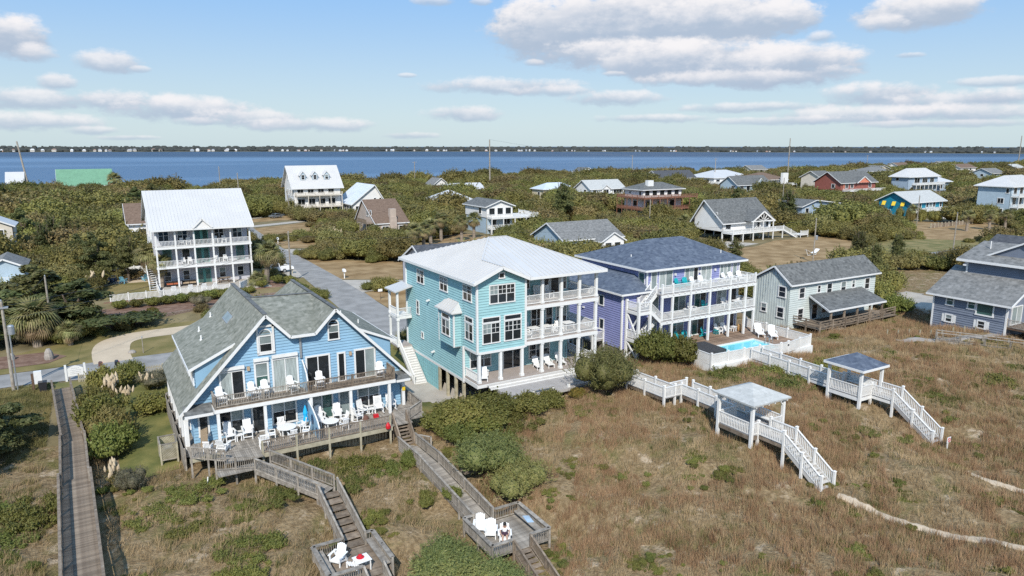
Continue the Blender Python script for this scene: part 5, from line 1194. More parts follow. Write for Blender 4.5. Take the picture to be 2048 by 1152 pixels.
mb=MB();mb.box(89.1,36.2,3.3,96,39.35,3.5);part('balcony_floor',mb,WOOD_D,Bh);rail(Bh,(89.1,36.2,3.5),(89.1,39.3,3.5),WOOD_G,.95,9,(1,1));rail(Bh,(89.1,36.2,3.5),(96,36.2,3.5),WOOD_G,.95,3,(0,1))
for x in(89.4,92.5,95.5):mb=MB();mb.box(x-.1,36.3,1,x+.1,36.5,3.3);part('post',mb,WOOD_G,Bh)
mb=MB();mb.tube((96.3,45.5,11),(96.3,45.5,12.3),.06);part('vent_pipe',mb,WHITE,Bh)

# ================================================================== houses of the neighbourhood behind
def house(name,label,x0,x1,y0,y1,zb,ze,wall,rm,rf,fw=(),lw=(),ov=.6,cols=None,metal=False,zr=None,off=.5,decks=(),piles=None,sid=True,cat='house'):
 """A plainer house: box of walls, gable ('x', 'y') or hip roof, windows, decks on posts."""
 H=thing(name,label,cat,((x0+x1)/2,(y0+y1)/2,0));H_f=front(y0);H_l=leftf(x0)
 zr=zr or ze+2.5;mt=TRIM
 if piles:
  for i in range(piles+1):
   for y in(y0+.3,y1-.3):x=x0+.3+(x1-x0-.6)*i/piles;mb=MB();mb.box(x-.15,y-.15,-.4,x+.15,y+.15,zb);part('piling',mb,WHITE if piles>3 else WOOD_P,H)
 g=(zr-ze)
 if rf=='x':
  ym=y0+(y1-y0)*off
  flatwall(H,wall,H_f,[(x0,zb),(x1,zb),(x1,ze),(x0,ze)]);flatwall(H,wall,H_l,[(y0+.001,zb),(y1,zb),(y1,ze),(ym,zr-.1),(y0+.001,ze)])
  flatwall(H,wall,(x1,0,0,1,1,0),[(y0,zb),(y1,zb),(y1,ze),(ym,zr-.1),(y0,ze)]);flatwall(H,wall,(0,y1,1,0,0,1),[(x0,zb),(x1,zb),(x1,ze),(x0,ze)])
  k=ov*g/(ym-y0);k2=ov*g/(y1-ym)
  a,b,c,d,e,f=(x0-ov,y0-ov,ze-k),(x1+ov,y0-ov,ze-k),(x1+ov,ym,zr),(x0-ov,ym,zr),(x0-ov,y1+ov,ze-k2),(x1+ov,y1+ov,ze-k2)
  ps=[[a,b,c,d],[d,c,f,e]];te=((a,b),(a,d),(d,e));rb=[([a,b,c,d],(0,1,k/ov))]
 elif rf=='y':
  xm=x0+(x1-x0)*off
  flatwall(H,wall,H_f,[(x0,zb),(x1,zb),(x1,ze),(xm,zr-.1),(x0,ze)]);flatwall(H,wall,H_l,[(y0+.001,zb),(y1,zb),(y1,ze),(y0+.001,ze)])
  flatwall(H,wall,(x1,0,0,1,1,0),[(y0,zb),(y1,zb),(y1,ze),(y0,ze)]);flatwall(H,wall,(0,y1,1,0,0,1),[(x0,zb),(x1,zb),(x1,ze),(xm,zr-.1),(x0,ze)])
  k=ov*g/(xm-x0);k2=ov*g/(x1-xm)
  a,b,c,d,e,f=(x0-ov,y0-ov,ze-k),(x0-ov,y1+ov,ze-k),(xm,y1+ov,zr),(xm,y0-ov,zr),(x1+ov,y0-ov,ze-k2),(x1+ov,y1+ov,ze-k2)
  ps=[[a,d,c,b],[d,e,f,c]];te=((a,d),(d,e),(a,b));rb=[([a,d,c,b],(1,0,k/ov)),([d,e,f,c],(-1,0,k2/ov))]
 else:
  for fr_,pl in((H_f,[(x0,zb),(x1,zb),(x1,ze),(x0,ze)]),(H_l,[(y0+.001,zb),(y1,zb),(y1,ze),(y0+.001,ze)]),((x1,0,0,1,1,0),[(y0,zb),(y1,zb),(y1,ze),(y0,ze)]),((0,y1,1,0,0,1),[(x0,zb),(x1,zb),(x1,ze),(x0,ze)])):flatwall(H,wall,fr_,pl)
  w,dpt=x1-x0,y1-y0;a,b,c,d=(x0-ov,y0-ov,ze),(x1+ov,y0-ov,ze),(x1+ov,y1+ov,ze),(x0-ov,y1+ov,ze)
  if w>dpt:e,f=(x0+dpt/2,(y0+y1)/2,zr),(x1-dpt/2,(y0+y1)/2,zr);ps=[[a,b,f,e],[b,c,f],[c,d,e,f],[d,a,e]]
  else:e,f=((x0+x1)/2,y0+w/2,zr),((x0+x1)/2,y1-w/2,zr);ps=[[a,b,e],[b,c,f,e],[c,d,f],[d,a,e,f]]
  te=((a,b),(a,d));rb=[(ps[0],(0,1,g/(dpt/2))),(ps[3],(1,0,g/(w/2)))]
 roof(H,ps,rm,.16,'roof',TRIM,.26,te)
 if metal:
  for p,v in rb:ribs(H,p,v,rm,.6,.05,.07)
 mb=MB();mb.box(x0+.2,y0+.2,zb-.12,x1-.2,y1-.2,zb-.001);part('floor_slab',mb,wall,H)
 for wspec in fw:s,z,w,h=wspec[:4];window(H,H_f,s,z,s+w,z+h,wspec[4]if len(wspec)>4 else 1,1,glass=wspec[5]if len(wspec)>5 else GLASS,trim=.16)
 for wspec in lw:s,z,w,h=wspec[:4];window(H,H_l,s,z,s+w,z+h,wspec[4]if len(wspec)>4 else 1,1,glass=wspec[5]if len(wspec)>5 else GLASS,trim=.16)
 for(dx0,dx1,dy0,dz,rm_,side,zg)in decks:
  mb=MB();mb.box(dx0,dy0,dz-.3,dx1,y0-.01,dz);part('deck_floor',mb,rm_,H)
  rail(H,(dx0,dy0+.05,dz),(dx1,dy0+.05,dz),rm_,1.0,3.0,(1,1),pw=.16,bal=.32,bw=.1,cap=0)
  if side:rail(H,(dx0+.02,dy0+.05,dz),(dx0+.02,y0-.1,dz),rm_,1.0,3.0,(0,0),pw=.16,bal=.32,bw=.1,cap=0)
  n=max(2,int((dx1-dx0)/3.5))
  for i in range(n+1):x=dx0+.15+(dx1-dx0-.3)*i/n;mb=MB();mb.box(x-.11,dy0+.02,zg,x+.11,dy0+.24,dz-.3);part('deck_post',mb,rm_,H)
 return H
# three dormer house
H1=house('beach_house','tall white house with three dormers in its white metal roof, close to the water',60.8,77.3,252.5,266,3.0,10.3,WHITEWALL,METAL_W,'x',[(62+i*3.6,7.6,2.0,1.9,2)for i in range(4)]+[(62+i*3.6,3.5,2.4,2.1,2)for i in range(4)],[(253.5+i*2.6,6.8,1.1,1.9)for i in range(4)]+[(256+i*4,12.2,.9,1.4)for i in range(2)],1.0,metal=True,zr=17.0,piles=4,decks=((61,77.2,250.2,7.0,CREAM,1,3.0),(61,77.2,250.2,3.0,CREAM,1,0)))
for i in range(3):
 x=64.6+i*4.2;yd=254.2
 flatwall(H1,LTBLUE,front(yd),[(x-.95,12),(x+.95,12),(x+.95,13.9),(x,15.0),(x-.95,13.9)],'dormer_wall',3.0);window(H1,front(yd),x-.5,12.35,x+.5,13.8,1,2,trim=.14)
 a,b,c,d,e,f=(x-1.3,yd-.25,13.65),(x,yd-.25,15.2),(x+1.3,yd-.25,13.65),(x,yd+4.4,15.2),(x-1.3,yd+3,13.65),(x+1.3,yd+3,13.65);roof(H1,[[a,b,d,e],[b,c,f,d]],METAL_W,.1,'dormer_roof',TRIM,.2,((a,b),(b,c)))
house('beach_house','white house with a broad pale grey metal roof beside the three dormer house',79.2,91.0,245,263,0,4.2,WHITEWALL,METAL_G,'y',[(80.2+i*1.7,.6,1.1,2.3)for i in range(3)]+[(87,4.4,.7,1.2),(89,4.4,.7,1.2)],[(247+i*3,.8,1.4,2.0)for i in range(5)],.8,metal=True,zr=10.3,off=.68)
H3=house('beach_house','small tan house with steep brown roof and a wide chimney',65.2,74.4,182.8,199,.2,3.6,TAN,SH_BROWN,'x',[(67.0,1.0,1.8,1.5,2),(71.8,1.0,1.8,1.5,2)],[(186,5.0,1.0,1.6),(188.4,5.0,1.6,1.6,2),(185,.9,1.2,1.8),(189,.9,1.8,1.8,2)],.4,zr=9.2,off=.62,decks=((64.2,74.8,180.4,.6,WOOD_B,1,-.2),))
mb=MB();mb.box(69.0,182.0,0,70.9,182.8,5.0);mb.box(69.1,182.2,5.0,70.8,183.6,7.2);part('chimney',mb,TAN,H3)
mb=MB();mb.box(63.0,184.5,3.2,65.15,192,3.4);part('balcony_floor',mb,WOOD_B,H3);rail(H3,(63.1,184.5,3.4),(63.1,192,3.4),WOOD_B,1.0,3,(1,1),bal=.3,bw=.1,cap=0,down=3.4)
house('beach_house','white house with brown shingle roof half hidden left of the white three storey house',7.0,17,191,203,1,6.2,WHITEWALL,SH_BROWN,'x',[(9,3,2,1.4,2),(13,3,2,1.4,2)],[(194,3,1.2,1.4)],.7,zr=10.2,decks=((5.5,14,188.5,2.4,WHITE,1,0),))
house('beach_house','house with a steep green metal roof at the edge of the water',-13.8,10,428,444,0,4.5,WHITEWALL,METAL_GREEN,'x',[(-10,1,3,2,2),(0,1,3,2,2)],[(433,1.5,2,2)],.8,metal=True,zr=12.0)
house('beach_house','white gabled house at the far left by the water',-34,-27.5,415,428,0,7,WHITEWALL,METAL_W,'x',[],[],.6,zr=11.5)
house('beach_house','long low house with a plain white roof among the trees',144,161,300,310,0,4.4,TAN,METAL_W,'x',[(147,1.5,2,1.6,2),(155,1.5,2,1.6,2)],[],.8,zr=6.6)
house('beach_house','house with a big white hip roof among the trees, left of the white deck house',110,125,240,254,0,3.6,WHITEWALL,METAL_W,'hip',[],[],.8,zr=7.4)
DH=house('beach_house','white gabled house with wide white deck on posts and grey roof',93.2,101.6,172,185,4.5,7.7,WHITEWALL,SH_DARK,'y',[(94.0,5.3,1.7,1.7),(96.6,5.3,1.7,1.7),(99.2,5.3,1.7,1.7)],[(175,5.4,1.4,1.6)],.6,zr=9.2,piles=3,decks=((93.4,108.4,169.5,4.5,WHITE,1,0),(93.4,106,169.9,1.6,WHITE,1,-.5)))
mb=MB();mb.box(93.4,172,0,101.4,184.5,4.3);part('lower_wall',mb,LTBLUE,DH)
window(DH,front(172),95,1.9,96.2,4.0,1,1);window(DH,front(172),98.5,1.9,100.6,4.0,2,1)
rail(DH,(108.3,169.6,4.5),(108.3,180,4.5),WHITE,1.0,3,(0,1),bal=.3,bw=.1);mb=MB();mb.box(101.65,172,4.2,108.4,180,4.5);part('deck_floor',mb,WHITE,DH)
house('beach_house','long beige house with pale grey roof among the trees',176.8,194.5,272,282,0,4.5,mat('yellow_cream_siding',(.60,.54,.40),.7,.05),METAL_G,'hip',[(179,1.5,2,1.6),(189,1.8,2,1.6)],[(275,1.5,1.6,1.6)],.7,zr=7.2)
WG=house('beach_house','white house with cream gable roof and high white deck on posts',184.5,203,247,258,2.9,6.0,WHITEWALL,SH_PALE,'x',[(186,3.6,1.6,1.6),(197,3.6,4.5,1.7,3)],[(250,3.6,1.6,1.6)],.7,zr=9.3,piles=3,decks=((181.6,198.5,243,2.7,WHITE,1,0),))
flatwall(WG,WHITEWALL,front(246.4),[(190.3,2.9),(194.7,2.9),(194.7,5.8),(192.4,7.2),(190.3,5.8)],'gable_wall');window(WG,front(246.4),191.2,3.1,193.8,5.4,2,1);a,b,c,d,e,f=(189.9,246,5.6),(192.4,246,7.4),(195.1,246,5.6),(192.4,250,7.4),(189.9,249,5.6),(195.1,249,5.6);roof(WG,[[a,b,d,e],[b,c,f,d]],SH_PALE,.12,'gable_roof',TRIM,.25,((a,b),(b,c)))
house('beach_house','low grey roofed house with a front gable porch behind the violet house',89,105.2,128.5,141,0,3.7,LTBLUE,SH_MID,'x',[(100.8,1.0,1.5,1.5),(91,1,1.6,1.4)],[(132,1,1.4,1.4)],.6,zr=6.8)
GP=house('porch_house','small white gabled porch with plain white rails before the low grey roofed house',97,103.4,125.2,128.3,.3,3.2,WHITEWALL,SH_MID,'y',[(98,.6,1.6,2),(100.6,.6,1.6,2)],[],.4,zr=5.0,decks=((96.5,106,121.8,.9,WHITE,1,0),),cat='porch')
BD=house('beach_house','white two storey house wrapped by two tiers of brown decks on posts',164.6,182.5,190,200,2.6,9.0,WHITEWALL,SH_DARK,'hip',[(165.4+i*3.4,6.9,2.0,1.7)for i in range(5)]+[(166,3.0,2,2),(171,3.4,1.2,1.4),(177,3.0,2,2)],[(191,6.9,1.0,1.6),(193,3.2,2,1.8),(196.5,7.2,.8,1.0)],1.0,zr=11.2,piles=4,decks=((162,186.6,186.2,6.3,WOOD_RED,1,2.6),(162,186.6,186.2,2.4,WOOD_RED,1,-.4)))
for z in(2.4,6.3):
 mb=MB();mb.box(162,190,z-.3,164.55,201,z);part('deck_floor',mb,WOOD_RED,BD);rail(BD,(162.05,190,z),(162.05,201,z),WOOD_RED,1.0,3.0,(1,1),pw=.16,bal=.32,bw=.1,cap=0,down=3)
mb=MB();mb.box(168,191.5,10,170.5,193,12.0);part('chimney',mb,WHITE,BD)
BW=house('beach_house','large white house with grey roof, sunburst gable and long white deck on posts',137.6,155.6,128,138,2.5,5.2,WHITEWALL,SH_DARK,'x',[(138.6,3.0,1.8,1.8),(150.2,3.0,1.0,1.9),(153.6,3.0,1.0,1.9)],[(130,6.0,.7,1.1)],.8,zr=10.2,off=.62,piles=5,decks=((137.7,156.6,124.6,2.3,WHITE,1,-.2),))
a,b,c,d,e,f=(144.9,124.8,4.95),(149.0,124.8,7.5),(153.2,124.8,4.95),(149,132,7.5),(144.9,129,4.95),(153.2,129,4.95);roof(BW,[[a,b,d,e],[b,c,f,d]],SH_DARK,.14,'gable_roof',WHITE,.4,((a,b),(b,c)))
for k in range(5):t=math.pi*(k+.5)/5;mb=MB();mb.bar((149+.5*math.cos(t),124.9,5.0+.3*math.sin(t)),(149+2.0*math.cos(t),124.9,5.0+1.7*math.sin(t)),.12,.16,(0,1,0));part('sunburst_ray',mb,WHITE,BW)
mb=MB();mb.box(144.6,124.8,4.8,153.4,125.0,5.05);part('gable_tie',mb,WHITE,BW)
for x in(145.2,149,152.8):column(BW,x,124.9,2.3,4.85,.22,base=False)
steps(BW,(157,125.5,2.3),(161.4,124.2,-.1),11,1.2,WHITE,(0,1,0));rail(BW,(157,124.9,2.3),(161.4,123.6,0),WHITE,1.0,3,(1,1),bal=.25,bw=.08);mb=MB();mb.box(161,122.6,.6,164,125.4,.8);part('landing_floor',mb,WHITE,BW);rail(BW,(161,122.6,.8),(164,122.6,.8),WHITE,1,3,(1,1),bal=.25,bw=.08,down=.9)
house('beach_house','grey gabled house with white roof deck, behind the brown decked house',300,330,332,345,0,4.6,CREAM,SH_BLACK,'x',[(303,1.5,2,1.5),(325,1.5,2,1.5)],[],.8,zr=8.8)
house('beach_house','house with bright white hip roof, behind the light blue gabled house',336,370,322,345,0,4.2,WHITEWALL,METAL_W,'hip',[(338,1,3,2),(344,1,3,2)],[(326,1,3,2)],1.0,zr=8.6,decks=((332,350,317,1.2,WHITE,1,0),))
LBH=house('beach_house','light blue gabled house with charcoal roof and long white balcony',258.5,281,233,243.5,2.8,6.4,LTBLUE,SH_DARK,'x',[(260.5,3.7,2.0,1.9,2),(264.6,3.1,2.2,2.4),(276.5,3.7,2,1.9,2)],[(234.5,3.7,2.0,1.9,2),(237,.6,1.6,1.6)],.8,zr=10.0,decks=((256,282,229,2.6,WHITE,1,-.2),))
mb=MB();mb.box(258.7,233.2,-.2,280.8,243.3,2.7);part('lower_wall',mb,LTBLUE,LBH)
flatwall(LBH,LTBLUE,front(231.5),[(269,5.8),(275.4,5.8),(272.2,8.8)],'gable_wall');a,b,c,d=(268.6,231.2,5.7),(272.2,231.2,9.0),(275.8,231.2,5.7),(272.2,237,9.0);roof(LBH,[[a,b,d,(268.6,234,5.7)],[b,c,(275.8,234,5.7),d]],SH_DARK,.14,'gable_roof',WHITE,.4,((a,b),(b,c)))
BC=house('beach_house','low house with brown hip roof, tall white chimney and white deck',323,346,276,294,0,5.0,WHITEWALL,SH_BROWN,'hip',[(326,2.5,2.5,1.8),(334,2.5,2.5,1.8)],[(280,2.5,2,1.8)],1.0,zr=8.8,decks=((341,355,270,2.4,WHITE,1,-.3),))
mb=MB();mb.box(338,272,0,342.5,273.5,8.8);part('chimney',mb,WHITE,BC)
house('beach_house','square cream house with grey roof, left of the red house',336,347,246,258.5,0,7.4,CREAM,SH_DARK,'x',[(337,5.3,1.2,1.4),(339.2,5.3,1.2,1.4),(338,2.0,1.5,1.6)],[(248,2.0,1.2,1.4)],.8,zr=10.6)
RH=house('beach_house','brick red house with coral gables and white balcony',304.3,331.5,212,226,3.2,7.2,REDW,SH_DARK,'x',[(308,4.2,2,1.8,2),(312,4.2,2,1.8,2),(326,4.2,2,1.8,2)],[(215,4.2,1.6,1.8),(215,.8,1.6,1.8)],.9,zr=11.8,piles=3,decks=((306,333.5,208,3.0,WHITE,1,-.4),))
mb=MB();mb.box(304.6,212.4,-.3,331,225.6,3.0);part('lower_wall',mb,REDW,RH)
for x0,w in((307.2,9.5),):strip(RH,'coral_panel',CORAL,front(212),x0-.9,3.5,x0-.2,7.0,.17,.2)
flatwall(RH,CORAL,front(210.6),[(315.2,6.6),(325,6.6),(320,9.3)],'gable_wall');a,b,c,d=(314.6,210.3,6.6),(320,210.3,9.6),(325.6,210.3,6.6),(320,217,9.6);roof(RH,[[a,b,d,(314.6,213,6.6)],[b,c,(325.6,213,6.6),d]],SH_DARK,.14,'gable_roof',WHITE,.4,((a,b),(b,c)))
LB1=house('beach_house','big dusty blue house with white metal hip roof, above the deep teal house',360.5,387,213,222,.3,8.2,SLATEB,METAL_W,'hip',[(366,4.9,4.5,2.6,2),(373,4.9,4.5,2.4,3),(380,4.9,3.5,2.4,2),(363,.8,2.4,2.2),(371,.8,2.4,2.4)],[(218,6.2,1.6,1.4)],1.2,metal=True,zr=12.4,decks=((364,390,210.5,4.3,WHITE,1,.2),))
house('beach_house','low wing with white hip roof at the right of the big dusty blue house',387.5,401,214,224,.3,5.0,SLATEB,METAL_W,'hip',[(391,1.5,3,2)],[],1.2,zr=7.8)
DT=house('beach_house','deep teal house with yellow awning shutters and white stair',240.6,260.5,140.5,152,.2,5.4,DEEPTEAL,SH_PALE,'x',[(241.6+i*4.2,2.9,1.2,2.1,1,GLASS)for i in range(5)]+[(243.5,2.9,1.6,2.0,1,GLASS_B),(252,2.9,1.6,2.0,1,GLASS_B)],[],1.0,zr=8.3,decks=((240,265,137,2.2,WHITE,1,0),))
for y in(142.4,145.6,149.2):
 mb=MB();mb.ext([(240.55,y,4.9),(240.55,y+1.3,4.9),(239.9,y+1.3,3.5),(239.9,y,3.5)],(-.06,0,.03));part('awning_shutter',mb,YELLOW,DT)
for y in(143,147.5):window(DT,leftf(240.6),y,.8,y+1.4,2.0,1,1)
steps(DT,(240,138.2,2.2),(236.0,137.6,0),10,1.3,WHITE,(0,1,0));rail(DT,(240,137.4,2.2),(236,136.8,0),WHITE,1.0,3,(1,1),bal=.3,bw=.1)
FR=house('beach_house','tall light blue house with white hip roof and stacked white porches at the right edge',263.5,286,120.5,131,.3,10.6,LTBLUE,METAL_W,'hip',[(265+i*4,8.0,2,2.2)for i in range(4)]+[(265+i*4,4.5,2,2.4)for i in range(4)]+[(265+i*4,.6,2.4,2.4)for i in range(4)],[(121.2,8.4,.8,1.5),(122.5,5,1.8,1.6,2),(122.5,.5,3,2.6)],1.0,metal=True,zr=14.0,decks=((263.8,286,118,7.4,WHITE,1,4.1),(263.8,286,118,3.9,WHITE,1,0)))
DS=house('beach_house','low dark grey house with deck and turquoise tub, left of the deep teal house',207,229,158,170,0,4.0,SLATEB,SH_DARK,'y',[(209,1.4,1.6,1.6),(215,1.0,4,2,3),(222,1.0,4,2,3)],[(160,1.2,2,1.8)],.9,zr=5.8,off=.3,decks=((215,236,151,.6,WOOD_G,1,0),))
solo('spa_tub',MB().box(230,152.5,.6,233.5,155.5,1.4),PTEAL,'square turquoise tub on the deck of the low dark grey house','hot tub',(231.7,154,.6))
# hipped roof close behind the aqua house, and the far small houses
house('beach_house','house with dark slate roof close behind the aqua house',46,62,104,116,0,4.6,GREYWALL,SH_BLACK,'x',[(49,1.5,1.5,1.4)],[(108,1.5,1.5,1.4)],.6,zr=7.6)
house('beach_house','turquoise house with low grey roof at the far right shore',462,486,300,315,2,6.6,mat('turquoise_siding',(.10,.42,.50),.6),SH_MID,'hip',[(465,3.5,4,2),(476,3.5,4,2)],[(304,3.5,3,2)],1.2,zr=9.2)
for lab,x,y,w,d,h,wall,rm,rf in(
 ('white gabled house with brown roof at the right horizon',674,352,26,14,4.6,WHITEWALL,SH_BROWN,'x'),
 ('grey roofed house at the right horizon beside a tall pole',811,442,22,14,4.0,CREAM,SH_MID,'x'),
 ('light blue house with grey gable roof above the tall light blue house at the right',535,258,17,14,5.5,LTBLUE,SH_MID,'x'),
 ('low pale house at the right edge horizon',716,326,20,14,4.6,CREAM,SH_PALE,'x'),
 ('pale house with brown roof above the big dusty blue house',688,418,20,12,4.4,WHITEWALL,SH_BROWN,'x'),
 ('grey roofed cream house by the water, left of the square cream house',468,408,18,12,5.0,CREAM,SH_MID,'x'),
 ('white gabled cottage in the trees before the water, above the white deck house',326,448,12,12,4.5,WHITEWALL,SH_DARK,'y'),
 ('grey roofed cottage in the trees, right of the three dormer house',156,346,8,10,4.2,WHITEWALL,SH_MID,'y'),
 ('small cream cottage with grey roof between the red house and the water',545,350,22,12,5.0,CREAM,SH_MID,'y')):
 house('cottage',lab,x,x+w,y,y+d,0,h,wall,rm,rf,[(x+w*.2,h-2.4,w*.1,1.5),(x+w*.6,h-2.4,w*.1,1.5)],[(y+d*.4,h-2.4,1.8,1.5)],.8,zr=h+3)
# right edge: dark roofs behind the slate blue house
house('beach_house','house with wide dark slate roof behind the slate blue house',114,130,46,56.2,1,6.7,CREAM,SH_BLACK,'y',[],[],.8,zr=10.4)
# left edge: grey balconied house and white porch corner
LE=house('beach_house','pale house corner with white rails at the left edge above the conifer',-15.5,-10.2,134,142,.5,5.5,LTBLUE,SH_MID,'y',[],[],.4,zr=6.8,decks=((-14.5,-8.0,131.5,3.2,WHITE,0,0),))
house('beach_house','pale olive house corner at the left edge in the trees',-21,-14.6,178,186,.5,8.0,CREAM,METAL_W,'y',[(-17.5,5.5,1.2,1.5)],[],.5,zr=9.5)
# far shore houses
FH=((.74,.73,.71),(.6,.58,.54),(.42,.48,.55),(.62,.42,.34))
fm=[mat('far_house_wall_%s'%n,c,.8,.03)for n,c in zip(('white','cream','blue','tan'),FH)];fr_m=[mat('far_roof_grey',(.30,.31,.33),.8,.05),mat('far_roof_pale',(.6,.61,.62),.7,.05),mat('far_roof_brown',(.25,.18,.15),.8,.05)]
rf3=random.Random(11);az_list=[]
for a0,a1,n in((-35.5,-30.5,9),(-30.2,-26.2,9),(-24.2,-23.4,2),(-22.6,-20.4,5),(-18.5,-12.5,16),(-9.8,-8.8,3),(-8.2,2.5,24),(2.8,8,9),(9.5,14.5,8),(15,22,9),(24,35,7)):
 for i in range(n):az_list.append(a0+(a1-a0)*(i+rf3.uniform(-.7,1.7))/n)
far_made=[]
for a in az_list:
 d=far_d(a)+rf3.uniform(30,62);x,y=cam_xy(d,a);q=1.0 if a<-19 else(.7 if a<3 else .5);w=rf3.uniform(7,17)*q;h=rf3.uniform(4,7.5)*q
 H=thing('far_house','small pale house on the far shore of the sound','house',(x,y,.3),'houses along the far shore',True,-YAW-R(a)+rf3.uniform(-.3,.3))
 mb=MB();mb.box(-w/2,-5,0,w/2,5,h);wi=rf3.choice((0,0,0,1,1,2,3));ri=rf3.randrange(3);part('wall',mb,fm[wi],H);H['label']='tiny %s house with %s roof on the far shore'%(('white','cream','blue','tan')[wi],('grey','pale','brown')[ri]);far_made.append((H['label'],a,H))
 mb=MB();mb.hexa([(-w/2-.8,-5.8,h),(w/2+.8,-5.8,h),(w/2+.8,5.8,h),(-w/2-.8,5.8,h)],[(-w*.25,-.3,h+4.2*q),(w*.25,-.3,h+4.2*q),(w*.25,.3,h+4.2*q),(-w*.25,.3,h+4.2*q)]);part('roof',mb,fr_m[ri],H)
 mb=MB()
 for k in range(3):mb.box(-w/2+w*(.15+.28*k),-5.12,h*.5,-w/2+w*(.15+.28*k)+w*.15,-4.98,h*.75)
 part('window_row',mb,GLASS,H,'stuff')
# ================================================================== furniture
def slats(mb,n,w,p,q,th=.025,gap=.02,arch=0.0):
 """n boards side by side between the lines p and q (centre bottom, centre top)."""
 p=Vector(p);q=Vector(q);bw=(w-gap*(n-1))/n
 for i in range(n):
  x=-w/2+bw/2+i*(bw+gap);k=1-arch*(abs(2*x/w)**2)
  mb.bar(p+Vector((x,0,0)),p.lerp(q,k)+Vector((x,0,0)),bw,th,(0,-1,.2))
def adirondack(name,label,cat,m,tall=False,group=None):
 c=thing(name,label,cat,(0,0,-50),group,True);hs=.62 if tall else .36;hb=1.42 if tall else 1.0
 mb=MB()
 for i in range(5):y=-.30+i*.125;mb.cbox((0,y,hs-(y+.3)*.18),(.54,.1,.025))
 mb.cbox((0,-.37,hs-.05),(.54,.025,.11));part('seat',mb,m,c)
 mb=MB();slats(mb,5,.56,(0,.2,hs-.1),(0,.47,hb),arch=.14);mb.bar((-.28,.30,hs+.2),(.28,.30,hs+.2),.05,.06);part('backrest',mb,m,c)
 for s in(-1,1):
  mb=MB();mb.cbox((s*.36,-.02,hs+.24),(.13,.72,.025));part('armrest',mb,m,c)
  mb=MB();mb.bar((s*.31,-.33,0),(s*.31,-.33,hs+.23),.05,.09,(0,1,0));part('leg',mb,m,c)
  mb=MB();mb.bar((s*.31,.38,0),(s*.31,.12 if not tall else .25,hs+.22),.05,.09,(0,1,0));part('leg',mb,m,c)
  if not tall:mb=MB();mb.bar((s*.28,-.33,hs-.05),(s*.28,.5,.05),.03,.1);part('side_rail',mb,m,c)
 if tall:mb=MB();mb.cbox((0,-.36,.22),(.62,.1,.03));part('footrest',mb,m,c)
 return c
def rocker(name,label,m,group=None):
 c=thing(name,label,'chair',(0,0,-50),group,True)
 mb=MB();mb.cbox((0,-.02,.44),(.54,.52,.03));part('seat',mb,m,c)
 mb=MB();slats(mb,6,.46,(0,.24,.46),(0,.40,1.12),gap=.03);mb.bar((-.28,.41,1.12),(.28,.41,1.12),.04,.09);mb.bar((-.28,.25,.5),(.28,.25,.5),.04,.06)
 for s in(-1,1):mb.bar((s*.27,.23,.42),(s*.27,.43,1.2),.05,.05,(0,1,0))
 part('backrest',mb,m,c)
 for s in(-1,1):
  mb=MB();mb.cbox((s*.31,-.02,.68),(.09,.56,.025));part('armrest',mb,m,c)
  for y in(-.24,.22):mb=MB();mb.bar((s*.29,y,.06),(s*.29,y,.67 if y<0 else .45),.05,.05,(0,1,0));part('leg',mb,m,c)
  mb=MB();pts=[(s*.29,-.55+.2*i,.05+.10*((i-2.6)/2.6)**2)for i in range(7)]
  for a,b in zip(pts,pts[1:]):mb.bar(a,b,.04,.05)
  part('runner',mb,m,c)
 return c
def dining(name,label,m,group=None):
 c=thing(name,label,'chair',(0,0,-50),group,True)
 mb=MB();mb.cbox((0,0,.45),(.5,.48,.04));part('seat',mb,m,c)
 mb=MB();slats(mb,5,.46,(0,.23,.47),(0,.33,.98),gap=.03);mb.bar((-.25,.33,.96),(.25,.33,.96),.04,.08);part('backrest',mb,m,c)
 for s in(-1,1):
  mb=MB();mb.cbox((s*.27,0,.66),(.06,.48,.03));part('armrest',mb,m,c)
  for y in(-.21,.21):mb=MB();mb.bar((s*.25,y,0),(s*.25,y,.65),.05,.05,(0,1,0));part('leg',mb,m,c)
 return c
def lounger(name,label,m,group=None):
 c=thing(name,label,'lounger',(0,0,-50),group,True)
 mb=MB()
 for i in range(9):mb.cbox((0,-1.15+i*.14,.34),(.62,.12,.03))
 mb.cbox((-.3,-.55,.31),(.05,1.35,.06));mb.cbox((.3,-.55,.31),(.05,1.35,.06));part('seat',mb,m,c)
 mb=MB();slats(mb,5,.6,(0,.1,.34),(0,.55,1.0),gap=.02,arch=.08);part('backrest',mb,m,c)
 for s in(-1,1):
  mb=MB();mb.cbox((s*.36,-.1,.55),(.1,.6,.03));mb.cbox((s*.36,-.36,.43),(.06,.06,.22));part('armrest',mb,m,c)
  for y in(-1.1,.05):mb=MB();mb.cbox((s*.29,y,.16),(.06,.07,.32));part('leg',mb,m,c)
 return c
def table(name,label,m,kind,w=1.1,d=1.1,h=.74,group=None):
 c=thing(name,label,'table',(0,0,-50),group,True);mb=MB()
 if kind=='round':mb.lathe([(w/2,h-.04),(w/2,h)],18)
 else:
  n=max(3,int(w/.13))
  for i in range(n):mb.cbox((-w/2+(i+.5)*w/n,0,h-.02),(w/n-.012,d,.035))
 part('tabletop',mb,m,c);k=.32 if kind=='round' else 0
 for sx in(-1,1):
  for sy in(-1,1):
   x=sx*(w/2-.09)*(.62 if kind=='round' else 1);y=sy*(d/2-.09)*(.62 if kind=='round' else 1);mb=MB();mb.cbox((x,y,h/2-.02),(.06,.06,h-.04));part('leg',mb,m,c)
 return c
